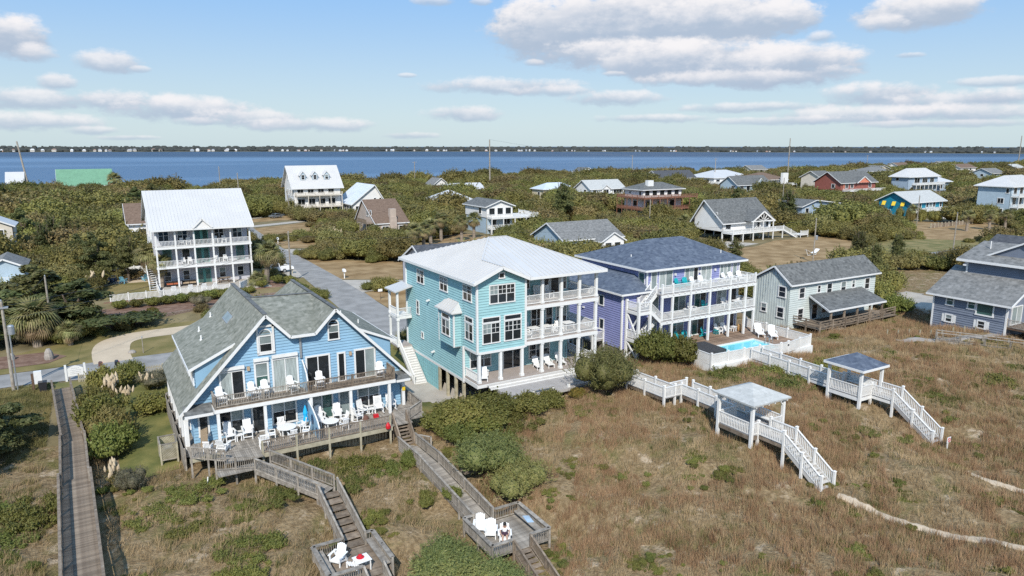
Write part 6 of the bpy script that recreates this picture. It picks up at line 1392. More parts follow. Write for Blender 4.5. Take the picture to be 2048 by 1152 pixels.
class Maker:
 """Moves the first of a kind into place, then copies it."""
 def __init__(s,o):s.o=o;s.used=False
 def at(s,x,y,z,deg=0,label=None,scale=1.0,group=None):
  if not s.used:
   s.used=True;s.o.location=(x,y,z);s.o.rotation_euler=(0,0,R(deg));s.o.scale=(scale,)*3
   if label:s.o['label']=label
   if group:s.o['group']=group
   return s.o
  return dup(s.o,(x,y,z),R(deg),label,scale,group)
tallA=Maker(adirondack('tall_deck_chair','','chair',PWHITE,True));adi=Maker(adirondack('adirondack_chair','','chair',PWHITE));adiT=Maker(adirondack('adirondack_chair','','chair',PTEAL));adiN=Maker(adirondack('adirondack_chair','','chair',PNAVY));adiA=Maker(adirondack('adirondack_chair','','chair',PAQUA))
rock=Maker(rocker('rocking_chair','',PWHITE));din=Maker(dining('patio_chair','',PWHITE));lou=Maker(lounger('sun_lounger','',PWHITE))
rtab=Maker(table('round_table','',PWHITE,'round',1.35,1.35));stab=Maker(table('side_table','',PWHITE,'sq',.5,.5,.5));qtab=Maker(table('patio_table','',PWHITE,'sq',1.0,.9,.74));btab=Maker(table('side_table','',PTEAL,'sq',.5,.5,.5))
g='white chairs on the blue house lower deck';S=1.06
tallA.at(7.3,55.2,DZ,8,'tall white chair with a slate blue towel on its back on the lower deck',S,g)
solo('towel',MB().ext([(7.02,55.72,2.75),(7.28,55.74,2.75),(7.3,55.7,3.2),(7.05,55.68,3.2)],(0,-.05,0)),mat('slate_towel',(.11,.14,.22),.9),'slate blue towel hung over a tall white chair on the blue house lower deck','towel',(7.15,55.7,2.75))
tallA.at(8.65,55.25,DZ,-6,'tall white chair right of the small side table by the left lower window',S,g)
stab.at(7.97,55.05,DZ,0,'small white side table between the two tall white chairs on the lower deck',1.0)
din.at(9.35,52.75,DZ,175,'white slatted chair standing alone at the front of the lower deck by the steps',1.15,g)
rtab.at(11.35,54.0,DZ,0,'round white table on the left half of the lower deck',1.1)
for x,y,d_,lab in((11.25,55.2,0,'white patio chair behind the round table on the left half of the lower deck'),(10.2,53.9,80,'white patio chair left of the round table, its back turned to the tall chairs'),(11.5,52.75,185,'white patio chair between the left round table and the deck railing'),(12.6,54.5,-75,'white patio chair right of the round table, tipped towards the curved divider'),(12.65,53.2,-110,'white patio chair against the blue divider at the railing')):din.at(x,y,DZ,d_,lab,1.1,g)
tallA.at(14.35,55.4,DZ,5,'tall white chair just right of the curved divider on the lower deck',1.0,g);tallA.at(15.75,55.3,DZ,-12,'tall white chair before the glass slider on the right half of the lower deck',1.0,g)
rtab.at(14.75,53.7,DZ,0,'round white table on the right half of the lower deck',.95)
for x,y,d_,lab in((14.3,54.55,20,'white patio chair at the far side of the right hand round table'),(15.6,52.95,195,'white patio chair on the railing side of the right hand round table'),(16.0,54.2,-80,'white patio chair right of the right hand round table')):din.at(x,y,DZ,d_,lab,1.05,g)
rock.at(17.2,54.3,DZ,100,'white rocking chair by the middle column, with a brown bag beside it',1.1,g);rock.at(17.95,55.3,DZ,30,'white rocking chair before the right lower window',1.1,g);rock.at(19.3,55.2,DZ,-8,'white rocking chair turned to the sea beside the right corner column',1.15,g);rock.at(20.5,55.4,DZ,-4,'white rocking chair beyond the right corner column of the lower deck',1.15,g)
stab.at(18.6,55.3,DZ,0,'small white side table between two rocking chairs on the lower deck',.95)
din.at(5.6,53.9,DZ,150,'white low chair behind the left corner railing of the lower deck',1.0,g);adi.at(6.6,53.6,DZ,140,'white reclined chair at the left corner of the lower deck',1.1,g)
solo('cooler_bag',MB().box(18.5,54.05,DZ,18.9,54.35,DZ+.3),PRED,'red bag standing on the lower deck before the rocking chairs','bag',(18.7,54.2,DZ))
solo('hanging_bag',MB().lathe([(.14,0),(.2,.08),(.2,.3),(.14,.4),(.04,.55)],10,(18.75,51.5,DZ-.05)),PRED,'red bag hung on the outer side of the deck railing by the right stair','bag',(18.75,51.5,DZ+.1))
solo('travel_bag',MB().lathe([(.2,0),(.3,.1),(.26,.32),(.12,.4)],8,(17.75,54.1,DZ)),mat('brown_leather',(.14,.07,.05),.7),'brown bag on the deck beside the rocking chair','bag',(17.75,54.1,DZ))
solo('leaning_board',MB().slab([(5.3,55.2,3.0),(5.85,55.6,3.0),(5.75,55.2,1.75),(5.2,54.8,1.75)],.08),TANC,'tan board leaning at the left corner wall of the lower deck','board',(5.5,55.2,DZ))
uu=thing('folded_parasol','bright blue folded parasol beside the curved divider on the lower deck','parasol',(13.0,54.6,DZ));mb=MB();mb.tube((13.0,54.6,DZ),(13.0,54.6,DZ+2.0),.03);part('pole',mb,WHITE,uu);part('canopy',MB().lathe([(.05,.75),(.22,.8),(.16,1.2),(.2,1.4),(.12,1.75),(.03,2.05)],9,(13.0,54.6,DZ)),UMB,uu)
g='white chairs on the blue house upper balcony'
for x,d_,lab in((6.95,12,'white adirondack chair at the left end of the upper balcony'),(9.3,15,'white adirondack chair left of the pair by the upper window'),(10.15,-10,'white adirondack chair right of the pair by the upper window'),(12.3,18,'white adirondack chair before the curtained upper slider'),(14.5,-5,'white adirondack chair just right of the upper divider'),(19.6,-15,'white adirondack chair at the right end of the upper balcony')):tallA.at(x,55.35,UZ,d_,lab,.95,g)
# platforms on the dune
adi.at(10.7,38.9,-.85,-50,'white adirondack chair with raised footrest on the lower left bench platform',1.1);
qtab.at(11.75,37.6,-.85,5,'white square table with a red hat on it on the lower left bench platform',.95)
solo('sun_hat',MB().lathe([(.24,0),(.25,.02),(.14,.05),(.12,.16),(.05,.2)],12,(11.7,37.75,-.145)),PRED,'red sun hat on the white table of the bench platform','hat',(11.7,37.75,-.145))
fo=thing('footstool','white slatted footstool in front of the chair on the bench platform','footstool',(11.2,38.0,-.85));mb=MB()
for i in range(4):mb.cbox((11.05+i*.12,38.0-i*.1,-.5),(.1,.5,.03))
part('seat',mb,PWHITE,fo)
for x,y in((11.0,38.2),(11.4,37.6)):mb=MB();mb.cbox((x,y,-.68),(.08,.08,.34));part('leg',mb,PWHITE,fo)
g='white chairs on the square dune platform'
adi.at(19.95,38.05,-1.0,-32,'white adirondack chair farthest back on the square dune platform',1.05,g);adi.at(20.25,37.1,-1.0,-32,'white adirondack chair in the middle of the row on the square dune platform',1.05,g);adi.at(20.75,36.15,-1.0,-28,'white adirondack chair with a person sitting in it on the square dune platform',1.05,g)
tw=solo('beach_towel',MB().slab([(22.75,36.6,-.48),(23.15,36.4,-.48),(23.3,37.3,-.48),(22.9,37.5,-.48)],.02),mat('pale_blue_cloth',(.35,.48,.62),.9),'pale blue cloth lying on the bench of the square dune platform','towel',(23,37,-.5))
# ---- the seated person
def skin_body(name,pts,edges,rad,m,par,root=0):
 me=bpy.data.meshes.new(name);me.from_pydata([tuple(p)for p in pts],edges,[]);me.materials.append(m)
 o=bpy.data.objects.new(name,me);C.objects.link(o);o.parent=par;ROOT[o.name]=(0,0,0)
 md=o.modifiers.new('skin','SKIN');sv=me.skin_vertices[0].data
 for i,r in enumerate(rad):sv[i].radius=(r,r)if not isinstance(r,tuple)else r
 sv[root].use_root=True;md.use_smooth_shade=True
 s2=o.modifiers.new('sub','SUBSURF');s2.levels=s2.render_levels=2
 return o
pp=thing('person','person in a white shirt and dark shorts sitting bent forward in the front white chair','person',(20.75,36.15,-1.0),None,True,R(-28));pp.scale=(1.06,)*3
J=[(0,.12,.46),(0,.14,.66),(0,.08,.90),(0,.02,.99),(0,-.06,1.10),(0,-.10,1.20), # pelvis, waist, chest, neck, head
     (.19,.06,.90),(.29,-.06,.66),(.22,-.28,.60),(-.19,.06,.90),(-.29,-.06,.66),(-.22,-.28,.60),
     (.10,.10,.46),(.13,-.34,.50),(.13,-.38,.08),(.13,-.52,.03),(-.10,.10,.46),(-.13,-.34,.50),(-.13,-.38,.08),(-.13,-.52,.03)]
Ed=[(0,1),(1,2),(2,3),(3,4),(4,5),(2,6),(6,7),(7,8),(2,9),(9,10),(10,11),(0,12),(12,13),(13,14),(14,15),(0,16),(16,17),(17,18),(18,19)]
body=skin_body('body',J,Ed,[.14,.13,.14,.06,.09,.085,.065,.045,.032,.065,.045,.032,.09,.065,.042,.035,.09,.065,.042,.035],SKIN,pp)
for s in(-1,1):
 for k in range(4):mb=MB();x=s*(.20+.015*k);mb.tube((x,-.28,.60),(x-s*.01,-.36-.012*(k%3),.585),.010,.008,6);part('finger',mb,SKIN,pp)
 mb=MB();mb.tube((s*.19,-.29,.61),(s*.155,-.335,.605),.012,.009,6);part('thumb',mb,SKIN,pp)
mb=MB();mb.lathe([(.012,0),(.016,.02),(.006,.04)],6,(0,-.185,1.11));part('nose',mb,SKIN,pp)
for s in(-1,1):mb=MB();mb.lathe([(.010,-.02),(.016,0),(.010,.02)],6,(s*.095,-.07,1.13));part('ear',mb,SKIN,pp)
sh=skin_body('shirt',[(0,.13,.50),(0,.14,.66),(0,.08,.92),(.20,.06,.90),(.27,-.03,.74),(-.20,.06,.90),(-.27,-.03,.74)],[(0,1),(1,2),(2,3),(3,4),(2,5),(5,6)],[.17,.16,.165,.09,.075,.09,.075],SHIRT,pp)
st=skin_body('shorts',[(0,.12,.46),(.10,.08,.47),(.13,-.26,.51),(-.10,.08,.47),(-.13,-.26,.51)],[(0,1),(1,2),(0,3),(3,4)],[.16,.115,.095,.115,.095],SHORTS,pp)
hr=MB();hr.lathe([(.10,-.03),(.115,.03),(.10,.09),(.06,.125),(.01,.135)],14,(0,-.06,1.14));part('hair',hr,HAIR,pp,smooth=True)
# aqua house porches
g='white loungers on the aqua house porch'
for x,lab in((36.55,'leftmost of the three white loungers on the aqua house ground porch'),(37.9,'middle one of the three white loungers on the aqua house ground porch'),(39.3,'rightmost of the three white loungers on the aqua house ground porch')):lou.at(x,57.3,FL,-12,lab,1.0,g)
lou.at(30.4,56.9,FL,-25,'white lounger by the left corner column of the aqua house ground porch',1.0,g);stab.at(31.0,57.6,FL,0,'small white table behind the left lounger of the aqua house porch',1.0)
g='chairs on the aqua house balconies'
for x,y,z,d_,lab in((35.2,57.3,F3,5,'white rocking chair at the left of the aqua house top balcony'),(36.75,57.5,F3,-20,'white rocking chair half behind a column on the aqua house top balcony'),(38.0,57.2,F3,15,'white rocking chair before the glass door of the aqua house top balcony')):rock.at(x,y,z,d_,lab,1.1,g)
qtab.at(36.0,56.9,F2,0,'white table on the left of the aqua house middle balcony',1.1);qtab.at(37.4,56.9,F2,0,'white table beside the second column of the aqua house middle balcony',1.1);qtab.at(40.0,56.9,F2,0,'white high table at the right of the aqua house middle balcony',1.15)
for x,y,d_,lab in((35.1,56.7,80,'white chair left of the table on the aqua house middle balcony'),(35.9,57.8,0,'white chair behind the left table on the aqua house middle balcony'),(38.4,57.0,-80,'white chair right of the middle table on the aqua house middle balcony'),(39.2,57.2,70,'white chair left of the high table on the aqua house middle balcony'),(40.1,57.9,0,'white chair behind the high table on the aqua house middle balcony')):adi.at(x,y,F2,d_,lab,1.1,g)
gr=thing('hose_reel','dark stand with coiled hose by the right wall of the aqua house porch','stand',(40.2,57.4,FL));mb=MB();mb.tube((40.2,57.5,FL),(40.2,57.5,FL+1.6),.03);part('pole',mb,DARKM,gr)
mb=MB()
for k in range(10):t=k*.63;mb.tube((40.0+.3*math.cos(t),57.1+.2*math.sin(t),FL+.03),(40.0+.3*math.cos(t+.63),57.1+.2*math.sin(t+.63),FL+.03),.02,n=5)
part('hose',mb,DARKM,gr)
# violet house
g='turquoise chairs of the violet house'
for x,y,z,d_,lab in((55.3,57.0,G1,5,'turquoise chair at the left under the violet house, left of its pair'),(56.4,57.0,G1,-15,'turquoise chair at the left under the violet house, right of its pair'),(59.5,57.1,G1,30,'turquoise chair at the middle under the violet house'),(55.4,57.4,G3,10,'turquoise chair left of the pair on the violet house top balcony'),(56.5,57.4,G3,-10,'turquoise chair right of the pair on the violet house top balcony'),(59.6,57.3,G2,8,'turquoise chair on the violet house middle balcony')):adiT.at(x,y,z,d_,lab,1.1,g)
btab.at(55.85,56.6,G1,0,'small turquoise table between the left pair of chairs under the violet house',1.0);btab.at(61.4,57.2,G1,0,'small turquoise table beside the white chairs under the violet house',1.0)
g='white chairs of the violet house'
for x,y,z,d_,lab in((57.6,57.3,G3,8,'white chair right beside the turquoise pair on the violet house top balcony'),(58.8,57.3,G3,-12,'white chair before the second slider on the violet house top balcony'),(62.6,57.3,G3,10,'white chair left of a table on the violet house top balcony'),(63.6,57.3,G3,-10,'white chair in the right part of the violet house top balcony'),(65.0,57.3,G3,-15,'white chair at the right end of the violet house top balcony'),(57.3,57.2,G2,10,'white chair at the left of the violet house middle balcony'),(62.6,57.2,G2,-10,'white chair in the middle of the violet house middle balcony'),(61.9,57.3,G1,12,'white chair at the middle of the pool deck, left of two'),(62.9,57.3,G1,-12,'white chair at the middle of the pool deck, right of two')):adi.at(x,y,z,d_,lab,1.1,g)
qtab.at(61.0,56.9,G3,0,'white table on the violet house top balcony',.9);qtab.at(56.3,56.7,G2,0,'white table at the left of the violet house middle balcony',.9);stab.at(64.2,57.1,G1,0,'white side table beside the barrel on the pool deck',1.2);din.at(64.8,57.1,G2,-30,'grey white dining chair at the right of the violet house middle balcony',1.1);qtab.at(64.0,56.8,G2,0,'dining table at the right of the violet house middle balcony',1.0)
solo('barrel',MB().lathe([(.24,0),(.3,.2),(.31,.4),(.3,.6),(.24,.8)],14,(65.0,56.9,G1)),BARREL,'orange brown wooden barrel table at the right end under the violet house','barrel',(65.0,56.9,G1))
g='white sun loungers at the pool'
lou.at(65.6,54.6,2.33,-35,'white sun lounger on the pool deck, the one farther from the gate',1.25,g);lou.at(66.2,53.2,2.33,-38,'white sun lounger on the pool deck, the one nearer the gate',1.25,g)
# white house yard
g='white adirondack chairs around the fire pit lawn'
adi.at(4.6,136.6,1.3,0,'white adirondack chair left of the pair on the fire pit lawn',1.4,g);adi.at(6.0,136.4,1.3,-10,'white adirondack chair right of the pair on the fire pit lawn',1.4,g)
adiN.at(1.7,134.6,1.3,70,'navy adirondack chair on the lawn, the front one beside the sand square',1.4);adiN.at(1.6,137.4,1.3,60,'navy adirondack chair on the lawn, the rear one by the white fence',1.4);adiA.at(3.2,133.8,1.3,150,'aqua adirondack chair beside the front navy chair',1.3);adiA.at(6.6,134.6,1.3,200,'aqua adirondack chair at the right of the sand square',1.3)
structure('sand_square',MB().slab([(1.5,134,1.36),(7.6,133.6,1.36),(8,136,1.36),(2,136.4,1.36)],.08),SAND)
for x,lab in((9.6,'white low chair behind the patio fence, leftmost'),(12.0,'white low table behind the patio fence'),(14.0,'white low chair behind the patio fence, third from the left'),(15.6,'white low chair behind the patio fence, rightmost')):din.at(x,120.2,1.3,180,lab,1.3,'white chairs behind the patio fence')
for z,fl in((Z2_,'middle'),(Z3_,'top')):
 for x,n in((12.0,'left'),(13.0,'second'),(17.2,'third'),(18.5,'right')):din.at(x,127.0,z,0,'white chair, the %s one on the %s porch of the white three storey house'%(n,fl),1.2,'white chairs on the porches of the white house')
def sofa(x,y,lab,m,w=2.2):
 s=thing('patio_sofa',lab,'sofa',(x,y,1.3));part('base',MB().box(x-w/2,y-.4,1.3,x+w/2,y+.4,1.65),BLACKW,s);part('backrest',MB().box(x-w/2,y+.25,1.65,x+w/2,y+.4,2.05),BLACKW,s)
 for k in range(2):part('cushion',MB().box(x-w/2+.1+k*(w-.1)/2,y-.38,1.655,x-w/2+(k+1)*(w-.1)/2,y+.24,1.8),m,s)
sofa(10.2,127.0,'black wicker sofa with rust cushions at the left under the white house porch',ORANGEC);sofa(12.6,126.9,'black wicker sofa with tan cushions beside the rust one under the white house porch',TANC)
pt=thing('picnic_table','grey brown picnic table under the right of the white house porch','table',(18.0,126.8,1.3));part('tabletop',MB().box(16.9,126.4,2.02,19.1,127.2,2.1),WOOD_B,pt)
for y in(125.9,127.7):part('bench',MB().box(16.9,y-.15,1.7,19.1,y+.15,1.76),WOOD_B,pt)
for x in(17.3,18.7):part('leg',MB().bar((x,125.8,1.5),(x,127.8,1.5),.08,.4),WOOD_B,pt)
# ================================================================== vehicles
def wheel(par,x,y,z,r,w):
 o=part('wheel',MB().tube((x,y-w/2,z),(x,y+w/2,z),r,n=16),RUBBER,par);part('rim',MB().tube((x,y-w/2-.015,z),(x,y+w/2+.015,z),r*.62,n=12),STEEL,o)
def profile_body(par,prof,w,m,name='body',taper=0):
 part(name,MB().ext([(x,-w/2,z)for x,z in prof],(0,w,0)),m,par)
pk=thing('pickup_truck','white pickup truck parked behind the palms, its open bed towards the street','pickup',(28.9,138.6,.06),None,True,R(8))
prof=[(-2.6,.55),(-2.6,1.05),(-1.5,1.2),(-.75,1.85),(.55,1.9),(.75,1.2),(.75,1.15),(2.65,1.15),(2.65,.5),(1.95,.45),(1.75,.75),(1.35,.75),(1.15,.45),(-1.25,.45),(-1.45,.75),(-1.9,.75),(-2.1,.45)]
profile_body(pk,prof,1.85,CARW);part('bed_lining',MB().box(.85,-.8,1.12,2.55,.8,1.17),DARKM,pk)
for s in(-1,1):part('side_window',MB().hexa([(-1.2,s*.93,1.25),(.5,s*.93,1.25),(.45,s*.93,1.78),(-.7,s*.93,1.78)],[(-1.2,s*.945,1.25),(.5,s*.945,1.25),(.45,s*.945,1.78),(-.7,s*.945,1.78)]),GLASS,pk);part('bed_wall',MB().box(.85,s*.86-.05,1.15,2.6,s*.86+.05,1.35),CARW,pk);part('tail_lamp',MB().box(2.6,s*.8-.08,.8,2.68,s*.8+.08,1.1),PRED,pk)
part('rear_window',MB().hexa([(.58,-.75,1.3),(.76,-.75,1.3),(.76,.75,1.3),(.58,.75,1.3)],[(.5,-.7,1.8),(.62,-.7,1.8),(.62,.7,1.8),(.5,.7,1.8)]),GLASS,pk);part('tailgate',MB().box(2.6,-.8,.75,2.7,.8,1.33),CARW,pk);part('bumper',MB().box(2.65,-.9,.5,2.82,.9,.68),STEEL,pk)
for x in(-1.68,1.55):
 for y in(-.82,.82):wheel(pk,x,y,.38,.38,.26)
cr=thing('parked_car','silver grey car on a side drive beside bushes far up the street','car',(53,247,.08),None,True,R(25))
prof=[(-2.2,.4),(-2.25,.85),(-1.3,1.0),(-.6,1.45),(.8,1.48),(1.6,1.05),(2.2,.95),(2.25,.4),(1.8,.35),(1.6,.62),(1.15,.62),(.95,.35),(-.95,.35),(-1.15,.62),(-1.6,.62),(-1.8,.35)]
profile_body(cr,prof,1.8,CARG)
for s in(-1,1):part('side_window',MB().hexa([(-1.0,s*.905,1.02),(1.3,s*.905,1.05),(.75,s*.905,1.4),(-.55,s*.905,1.38)],[(-1.0,s*.92,1.02),(1.3,s*.92,1.05),(.75,s*.92,1.4),(-.55,s*.92,1.38)]),GLASS,cr);part('headlight',MB().box(-2.27,s*.65-.15,.68,-2.2,s*.65+.15,.82),STEEL,cr)
part('windscreen',MB().hexa([(-1.26,-.75,1.03),(-1.2,-.75,1.0),(-1.2,.75,1.0),(-1.26,.75,1.03)],[(-.66,-.68,1.44),(-.6,-.68,1.42),(-.6,.68,1.42),(-.66,.68,1.44)]),GLASS,cr)
for x in(-1.38,1.38):
 for y in(-.82,.82):wheel(cr,x,y,.33,.33,.22)
sp=thing('parked_car','white car mostly hidden behind the pine on the sandy lot at the right','car',(141,83,.2),None,True,R(70));profile_body(sp,prof,1.8,CARW)
for x in(-1.38,1.38):
 for y in(-.82,.82):wheel(sp,x,y,.33,.33,.22)
# ================================================================== poles, wires, boxes and signs
def pole(x,y,z0,h,label,r=.14,lean=(0,0),arm=False,trans=None,name='utility_pole',m=None):
 p=thing(name,label,'pole',(x,y,z0));m=m or POLEWOOD
 part('shaft',MB().tube((x,y,z0-.5),(x+lean[0],y+lean[1],z0+h),r,r*.68,10),m,p);X,Y,Z=x+lean[0],y+lean[1],z0+h
 if arm:part('crossarm',MB().bar((X-1.2,Y+.5,Z-.5),(X+1.2,Y-.5,Z-.5),.1,.12),m,p)
 for k in((-1,0,1)if arm else(0,)):part('insulator',MB().lathe([(.05,0),(.08,.08),(.05,.2)],8,(X+k,Y-k*.42,Z-.44 if arm else Z)),STEEL,p)
 if trans:part('transformer',MB().lathe([(.2,0),(.3,.05),(.3,.85),(.22,.95),(.05,1.0)],14,(X+trans[0],Y+trans[1],Z-trans[2])),STEEL,p)
 return(X,Y,Z)
w0=pole(-8.6,83.4,.1,9.0,'utility pole with a grey transformer at the left edge by the street',.17,trans=(.45,.1,3.4));solo('conduit',MB().tube((-8.25,83.3,0),(-8.3,83.3,6.3),.07,n=8),STEEL,'steel conduit running up beside the left utility pole','pipe',(-8.25,83.3,0))
solo('pole_top_gear',MB().box(-9.0,83.2,8.4,-8.1,83.6,8.55),STEEL,'pale bracket with insulators at the head of the left utility pole','bracket',(-8.6,83.4,8.4))
w1=pole(29.2,127.2,.1,8.9,'tall bare wooden pole beside the street corner, right of the palm',.17);w2=pole(3.45,91.45,0,1.85,'short pale wooden post on the lawn inside the loop driveway',.06,name='wooden_post')
w3=pole(-6.0,104.5,0,8.0,'pale wooden pole standing in front of the large conifer at the left',.15);w4=pole(-26,430,0,26,'very tall dark pole leaning left at the far left shore',.5,(-3.0,1.5));
w5=pole(178.7,326,0,27,'tall thin pole in front of the sound near the middle',.42,(0,0));w6=pole(426,339,0,29,'tall thin pole in front of the sound, right of the middle',.42,arm=False);w7=pole(760,345,0,33,'tall dark pole in front of the sound at the far right',.5)
w8=pole(130.3,147.4,0,9.5,'pale pole standing in the bushes before the white house with sunburst gable',.16);w9=pole(128.6,94.4,.1,9.0,'pale pole with small grey transformer on the brown lawn right of the violet house',.15,trans=(.5,0,4.4));w10=pole(160.8,83.4,.2,9.5,'dark pole among the pines at the right',.15)
w11=pole(161.8,385,0,15,'pole with pale top beside the long white roofed house',.25,arm=True);w12=pole(394,470,0,16,'pole with crossarm in front of the sound above the white deck house',.28,arm=True);w13=pole(57.0,338,0,12,'pole right of the white three storey house roof, the taller one',.25);w14=pole(54.5,372,0,14,'pole behind the white three storey house roof, the left one',.25)
w15=pole(128,186,0,9.5,'pale pole by the sandy track among the trees',.16);w16=pole(345,330,0,16,'pole with crossarm behind the bright white hip roof',.28,arm=True);w17=pole(640,420,0,15,'pole with crossarm by the water above the red house',.3,arm=True);w18=pole(58.5,249,.1,8.8,'leaning pole with transformer in front of the three dormer house',.18,(-1.0,0),trans=(.6,0,2.4))
w19=pole(215,123,.2,9,'dark pole right of the deep teal house on the slope',.16);w20=pole(222,178,.2,12,'pole right of the dark roofed cottage, below the red house',.2)
def wire(pts,label,sag=.6,r=.012):
 mb=MB()
 for a,b in zip(pts,pts[1:]):
  a=Vector(a);b=Vector(b);n=10;q=[a.lerp(b,i/n)-Vector((0,0,sag*4*(i/n)*(1-i/n)))for i in range(n+1)]
  for u,v in zip(q,q[1:]):mb.tube(u,v,r,n=4)
 solo('power_line',mb,DARKM if r<.03 else STEEL,label,'wire',pts[0])
wire([w0,(w3[0],w3[1],w3[2])],'thin dark wire from the left utility pole to the pole by the conifer');wire([(w0[0],w0[1],8.6),(29.2,127.2,8.6)],'upper thin wire from the left utility pole across the lawn to the corner pole',.8,.022);wire([(w0[0],w0[1],7.2),(29.2,127.2,7.4)],'lower thin wire from the left utility pole across the lawn to the corner pole',.8,.022)
wire([(29.2,127.2,8.5),(60,110,9),(128.6,94.4,8.8)],'thin wire crossing above the street towards the right',.8,.022);wire([w5,w12],'thin pale wire between the tall poles before the sound',2.0,.05)
def mailbox(x,y,lab,m,mp,h=1.1,s=1.0):
 o=thing('mailbox',lab,'mailbox',(x,y,0));part('post',MB().box(x-.07,y-.07,-.1,x+.07,y+.07,h),mp,o)
 part('box',MB().ext([(x-.16*s,y-.3*s,h),(x+.16*s,y-.3*s,h),(x+.16*s,y-.3*s,h+.22*s),(x+.1*s,y-.3*s,h+.33*s),(x-.1*s,y-.3*s,h+.33*s),(x-.16*s,y-.3*s,h+.22*s)],(0,.6*s,0)),m,o);part('flag',MB().box(x+.17*s,y-.1,h+.1,x+.2*s,y+.15,h+.35),PRED,o)
mailbox(-.95,83.9,'rust brown mailbox by the street, right of the white sign',mat('rust_brown_metal',(.12,.055,.045),.6),WOOD_D,1.25,1.15);mailbox(.55,83.75,'black mailbox with a round face by the street picket fence',DARKM,DARKM,1.2,1.2)
mailbox(38.6,126.2,'white mailbox with a curved bracket on the brown lawn by the street',PWHITE,PWHITE,1.3,1.5);mailbox(38.7,180,'white mailbox at the right kerb far up the street',PWHITE,PWHITE,1.2,1.4);mailbox(32.3,176,'white mailbox at the left kerb beside the white three storey house',PWHITE,PWHITE,1.2,1.4);mailbox(31.6,136.2,'white topped mailbox box at the drive beside the pickup',PWHITE,WOOD_P,1.0,1.5)
sg=thing('notice_sign','white carved sign board between two white posts beside the boardwalk head','sign',(-3.3,84.0,0))
for x in(-4.1,-2.4):part('post',MB().box(x-.1,83.9,-.1,x+.1,84.1,1.75),WHITE,sg)
part('board',MB().ext([(-3.95,83.97,.5),(-2.55,83.97,.5),(-2.55,83.97,1.3),(-2.9,83.97,1.5),(-3.25,83.97,1.6),(-3.6,83.97,1.5),(-3.95,83.97,1.3)],(0,.07,0)),WHITE,sg)
for z,w in((1.3,.7),(1.1,1.0),(.92,.9),(.74,1.0)):part('lettering_line',MB().box(-3.25-w/2,83.955,z,-3.25+w/2,83.968,z+.05),mat('pale_grey_print',(.52,.53,.54),.6),sg)
bn=thing('utility_box','white topped meter box on a short post left of the boardwalk head','box',(-6.6,82.2,0));part('post',MB().box(-6.95,82.1,-.1,-6.75,82.3,1.8),WOOD_D,bn);part('cabinet',MB().box(-6.7,81.95,.75,-6.05,82.4,2.0),WHITE,bn)
solo('waste_bin',MB().hexa([(-6.3,81.3,0),(-5.75,81.3,0),(-5.75,81.9,0),(-6.3,81.9,0)],[(-6.4,81.2,1.05),(-5.65,81.2,1.05),(-5.65,82,1.05),(-6.4,82,1.05)]),DARKM,'black wheeled waste bin below the meter box by the street','bin',(-6,81.6,0))
def rock(x,y,r,h,lab):
 mb=MB();rr=random.Random(int(x*10));mb.lathe([(r*rr.uniform(.85,1),0),(r,h*.3),(r*.8,h*.7),(r*.4,h)],9,(x,y,0));solo('boulder',mb,STONE,lab,'rock',(x,y,0))
rock(-6.0,94.0,.5,1.3,'upright grey boulder in the mulch bed at the bend of the street');rock(-9.6,96.0,.3,.8,'small upright stone in the mulch bed beneath the palm');rock(2.3,92.2,.45,.35,'flat pale rock on the lawn inside the loop driveway')
pf_=thing('picket_fence','low tan picket fence along the street side of the blue house lawn','fence',(1.5,83,0));pk_=MB();pk_.hexa([(-.045,-.012,0),(.045,-.012,0),(.045,.012,0),(-.045,.012,0)],[(-.03,-.012,.85),(.03,-.012,.85),(.03,.012,.85),(-.03,.012,.85)]);pkm=pk_.mesh('picket',WOOD_P)
for i in range(84):t=i/83;piece('picket',pkm,pf_,(-3.0+13*t,83.0-.75*t,.02),(0,0,0))
for z in(.25,.65):part('rail',MB().bar((-3,83.03,z),(10,82.28,z),.03,.08),WOOD_P,pf_)
for i in range(6):t=i/5;part('post',MB().box(-3.05+13*t,83.0-.75*t,-.1,-2.93+13*t,83.12-.75*t,.95),WOOD_P,pf_)
bs=thing('beach_sign','small white sign with a red ring right of the blue roofed gazebo stair','sign',(57.5,28.4,gz(57.5,28.4)));z=gz(57.5,28.4);part('post',MB().box(57.46,28.38,z-.2,57.54,28.46,z+.9),WHITE,bs);part('panel',MB().box(57.25,28.33,z+.55,57.75,28.37,z+.98),WHITE,bs)
mb=MB();n=18
for k in range(n):a,b=2*math.pi*k/n,2*math.pi*(k+1)/n;mb.hexa([(57.5+r*math.cos(t),28.31,z+.76+r*math.sin(t))for r,t in((.13,a),(.18,a),(.18,b),(.13,b))],[(57.5+r*math.cos(t),28.329,z+.76+r*math.sin(t))for r,t in((.13,a),(.18,a),(.18,b),(.13,b))])
mb.bar((57.4,28.32,z+.86),(57.6,28.32,z+.66),.018,.04,(0,1,0));part('ring',mb,PRED,bs)
ss=thing('street_sign','small pale sign on a thin post on the brown lawn beside the street','sign',(37.9,105.5,0));part('post',MB().tube((37.9,105.5,0),(37.9,105.5,1.6),.04),WOOD_D,ss);part('panel',MB().box(37.55,105.42,1.35,38.25,105.46,1.75),PWHITE,ss)
solo('yellow_plate',MB().box(21.72,55.72,3.0,21.98,55.78,3.35),SIGNY,'small yellow plate on the right corner post of the blue house','sign',(21.85,55.75,3.0))
pl=thing('platform_shelf','weathered post with a small board table beside the right boardwalk','post',(22.2,43.6,0));z=gz(22.2,43.6);part('post',MB().box(21.6,44.1,z-.3,21.72,44.22,z+1.9),WOOD_P,pl);part('board',MB().box(21.5,43.3,z+.75,22.2,44.0,z+.82),WOOD_B,pl)
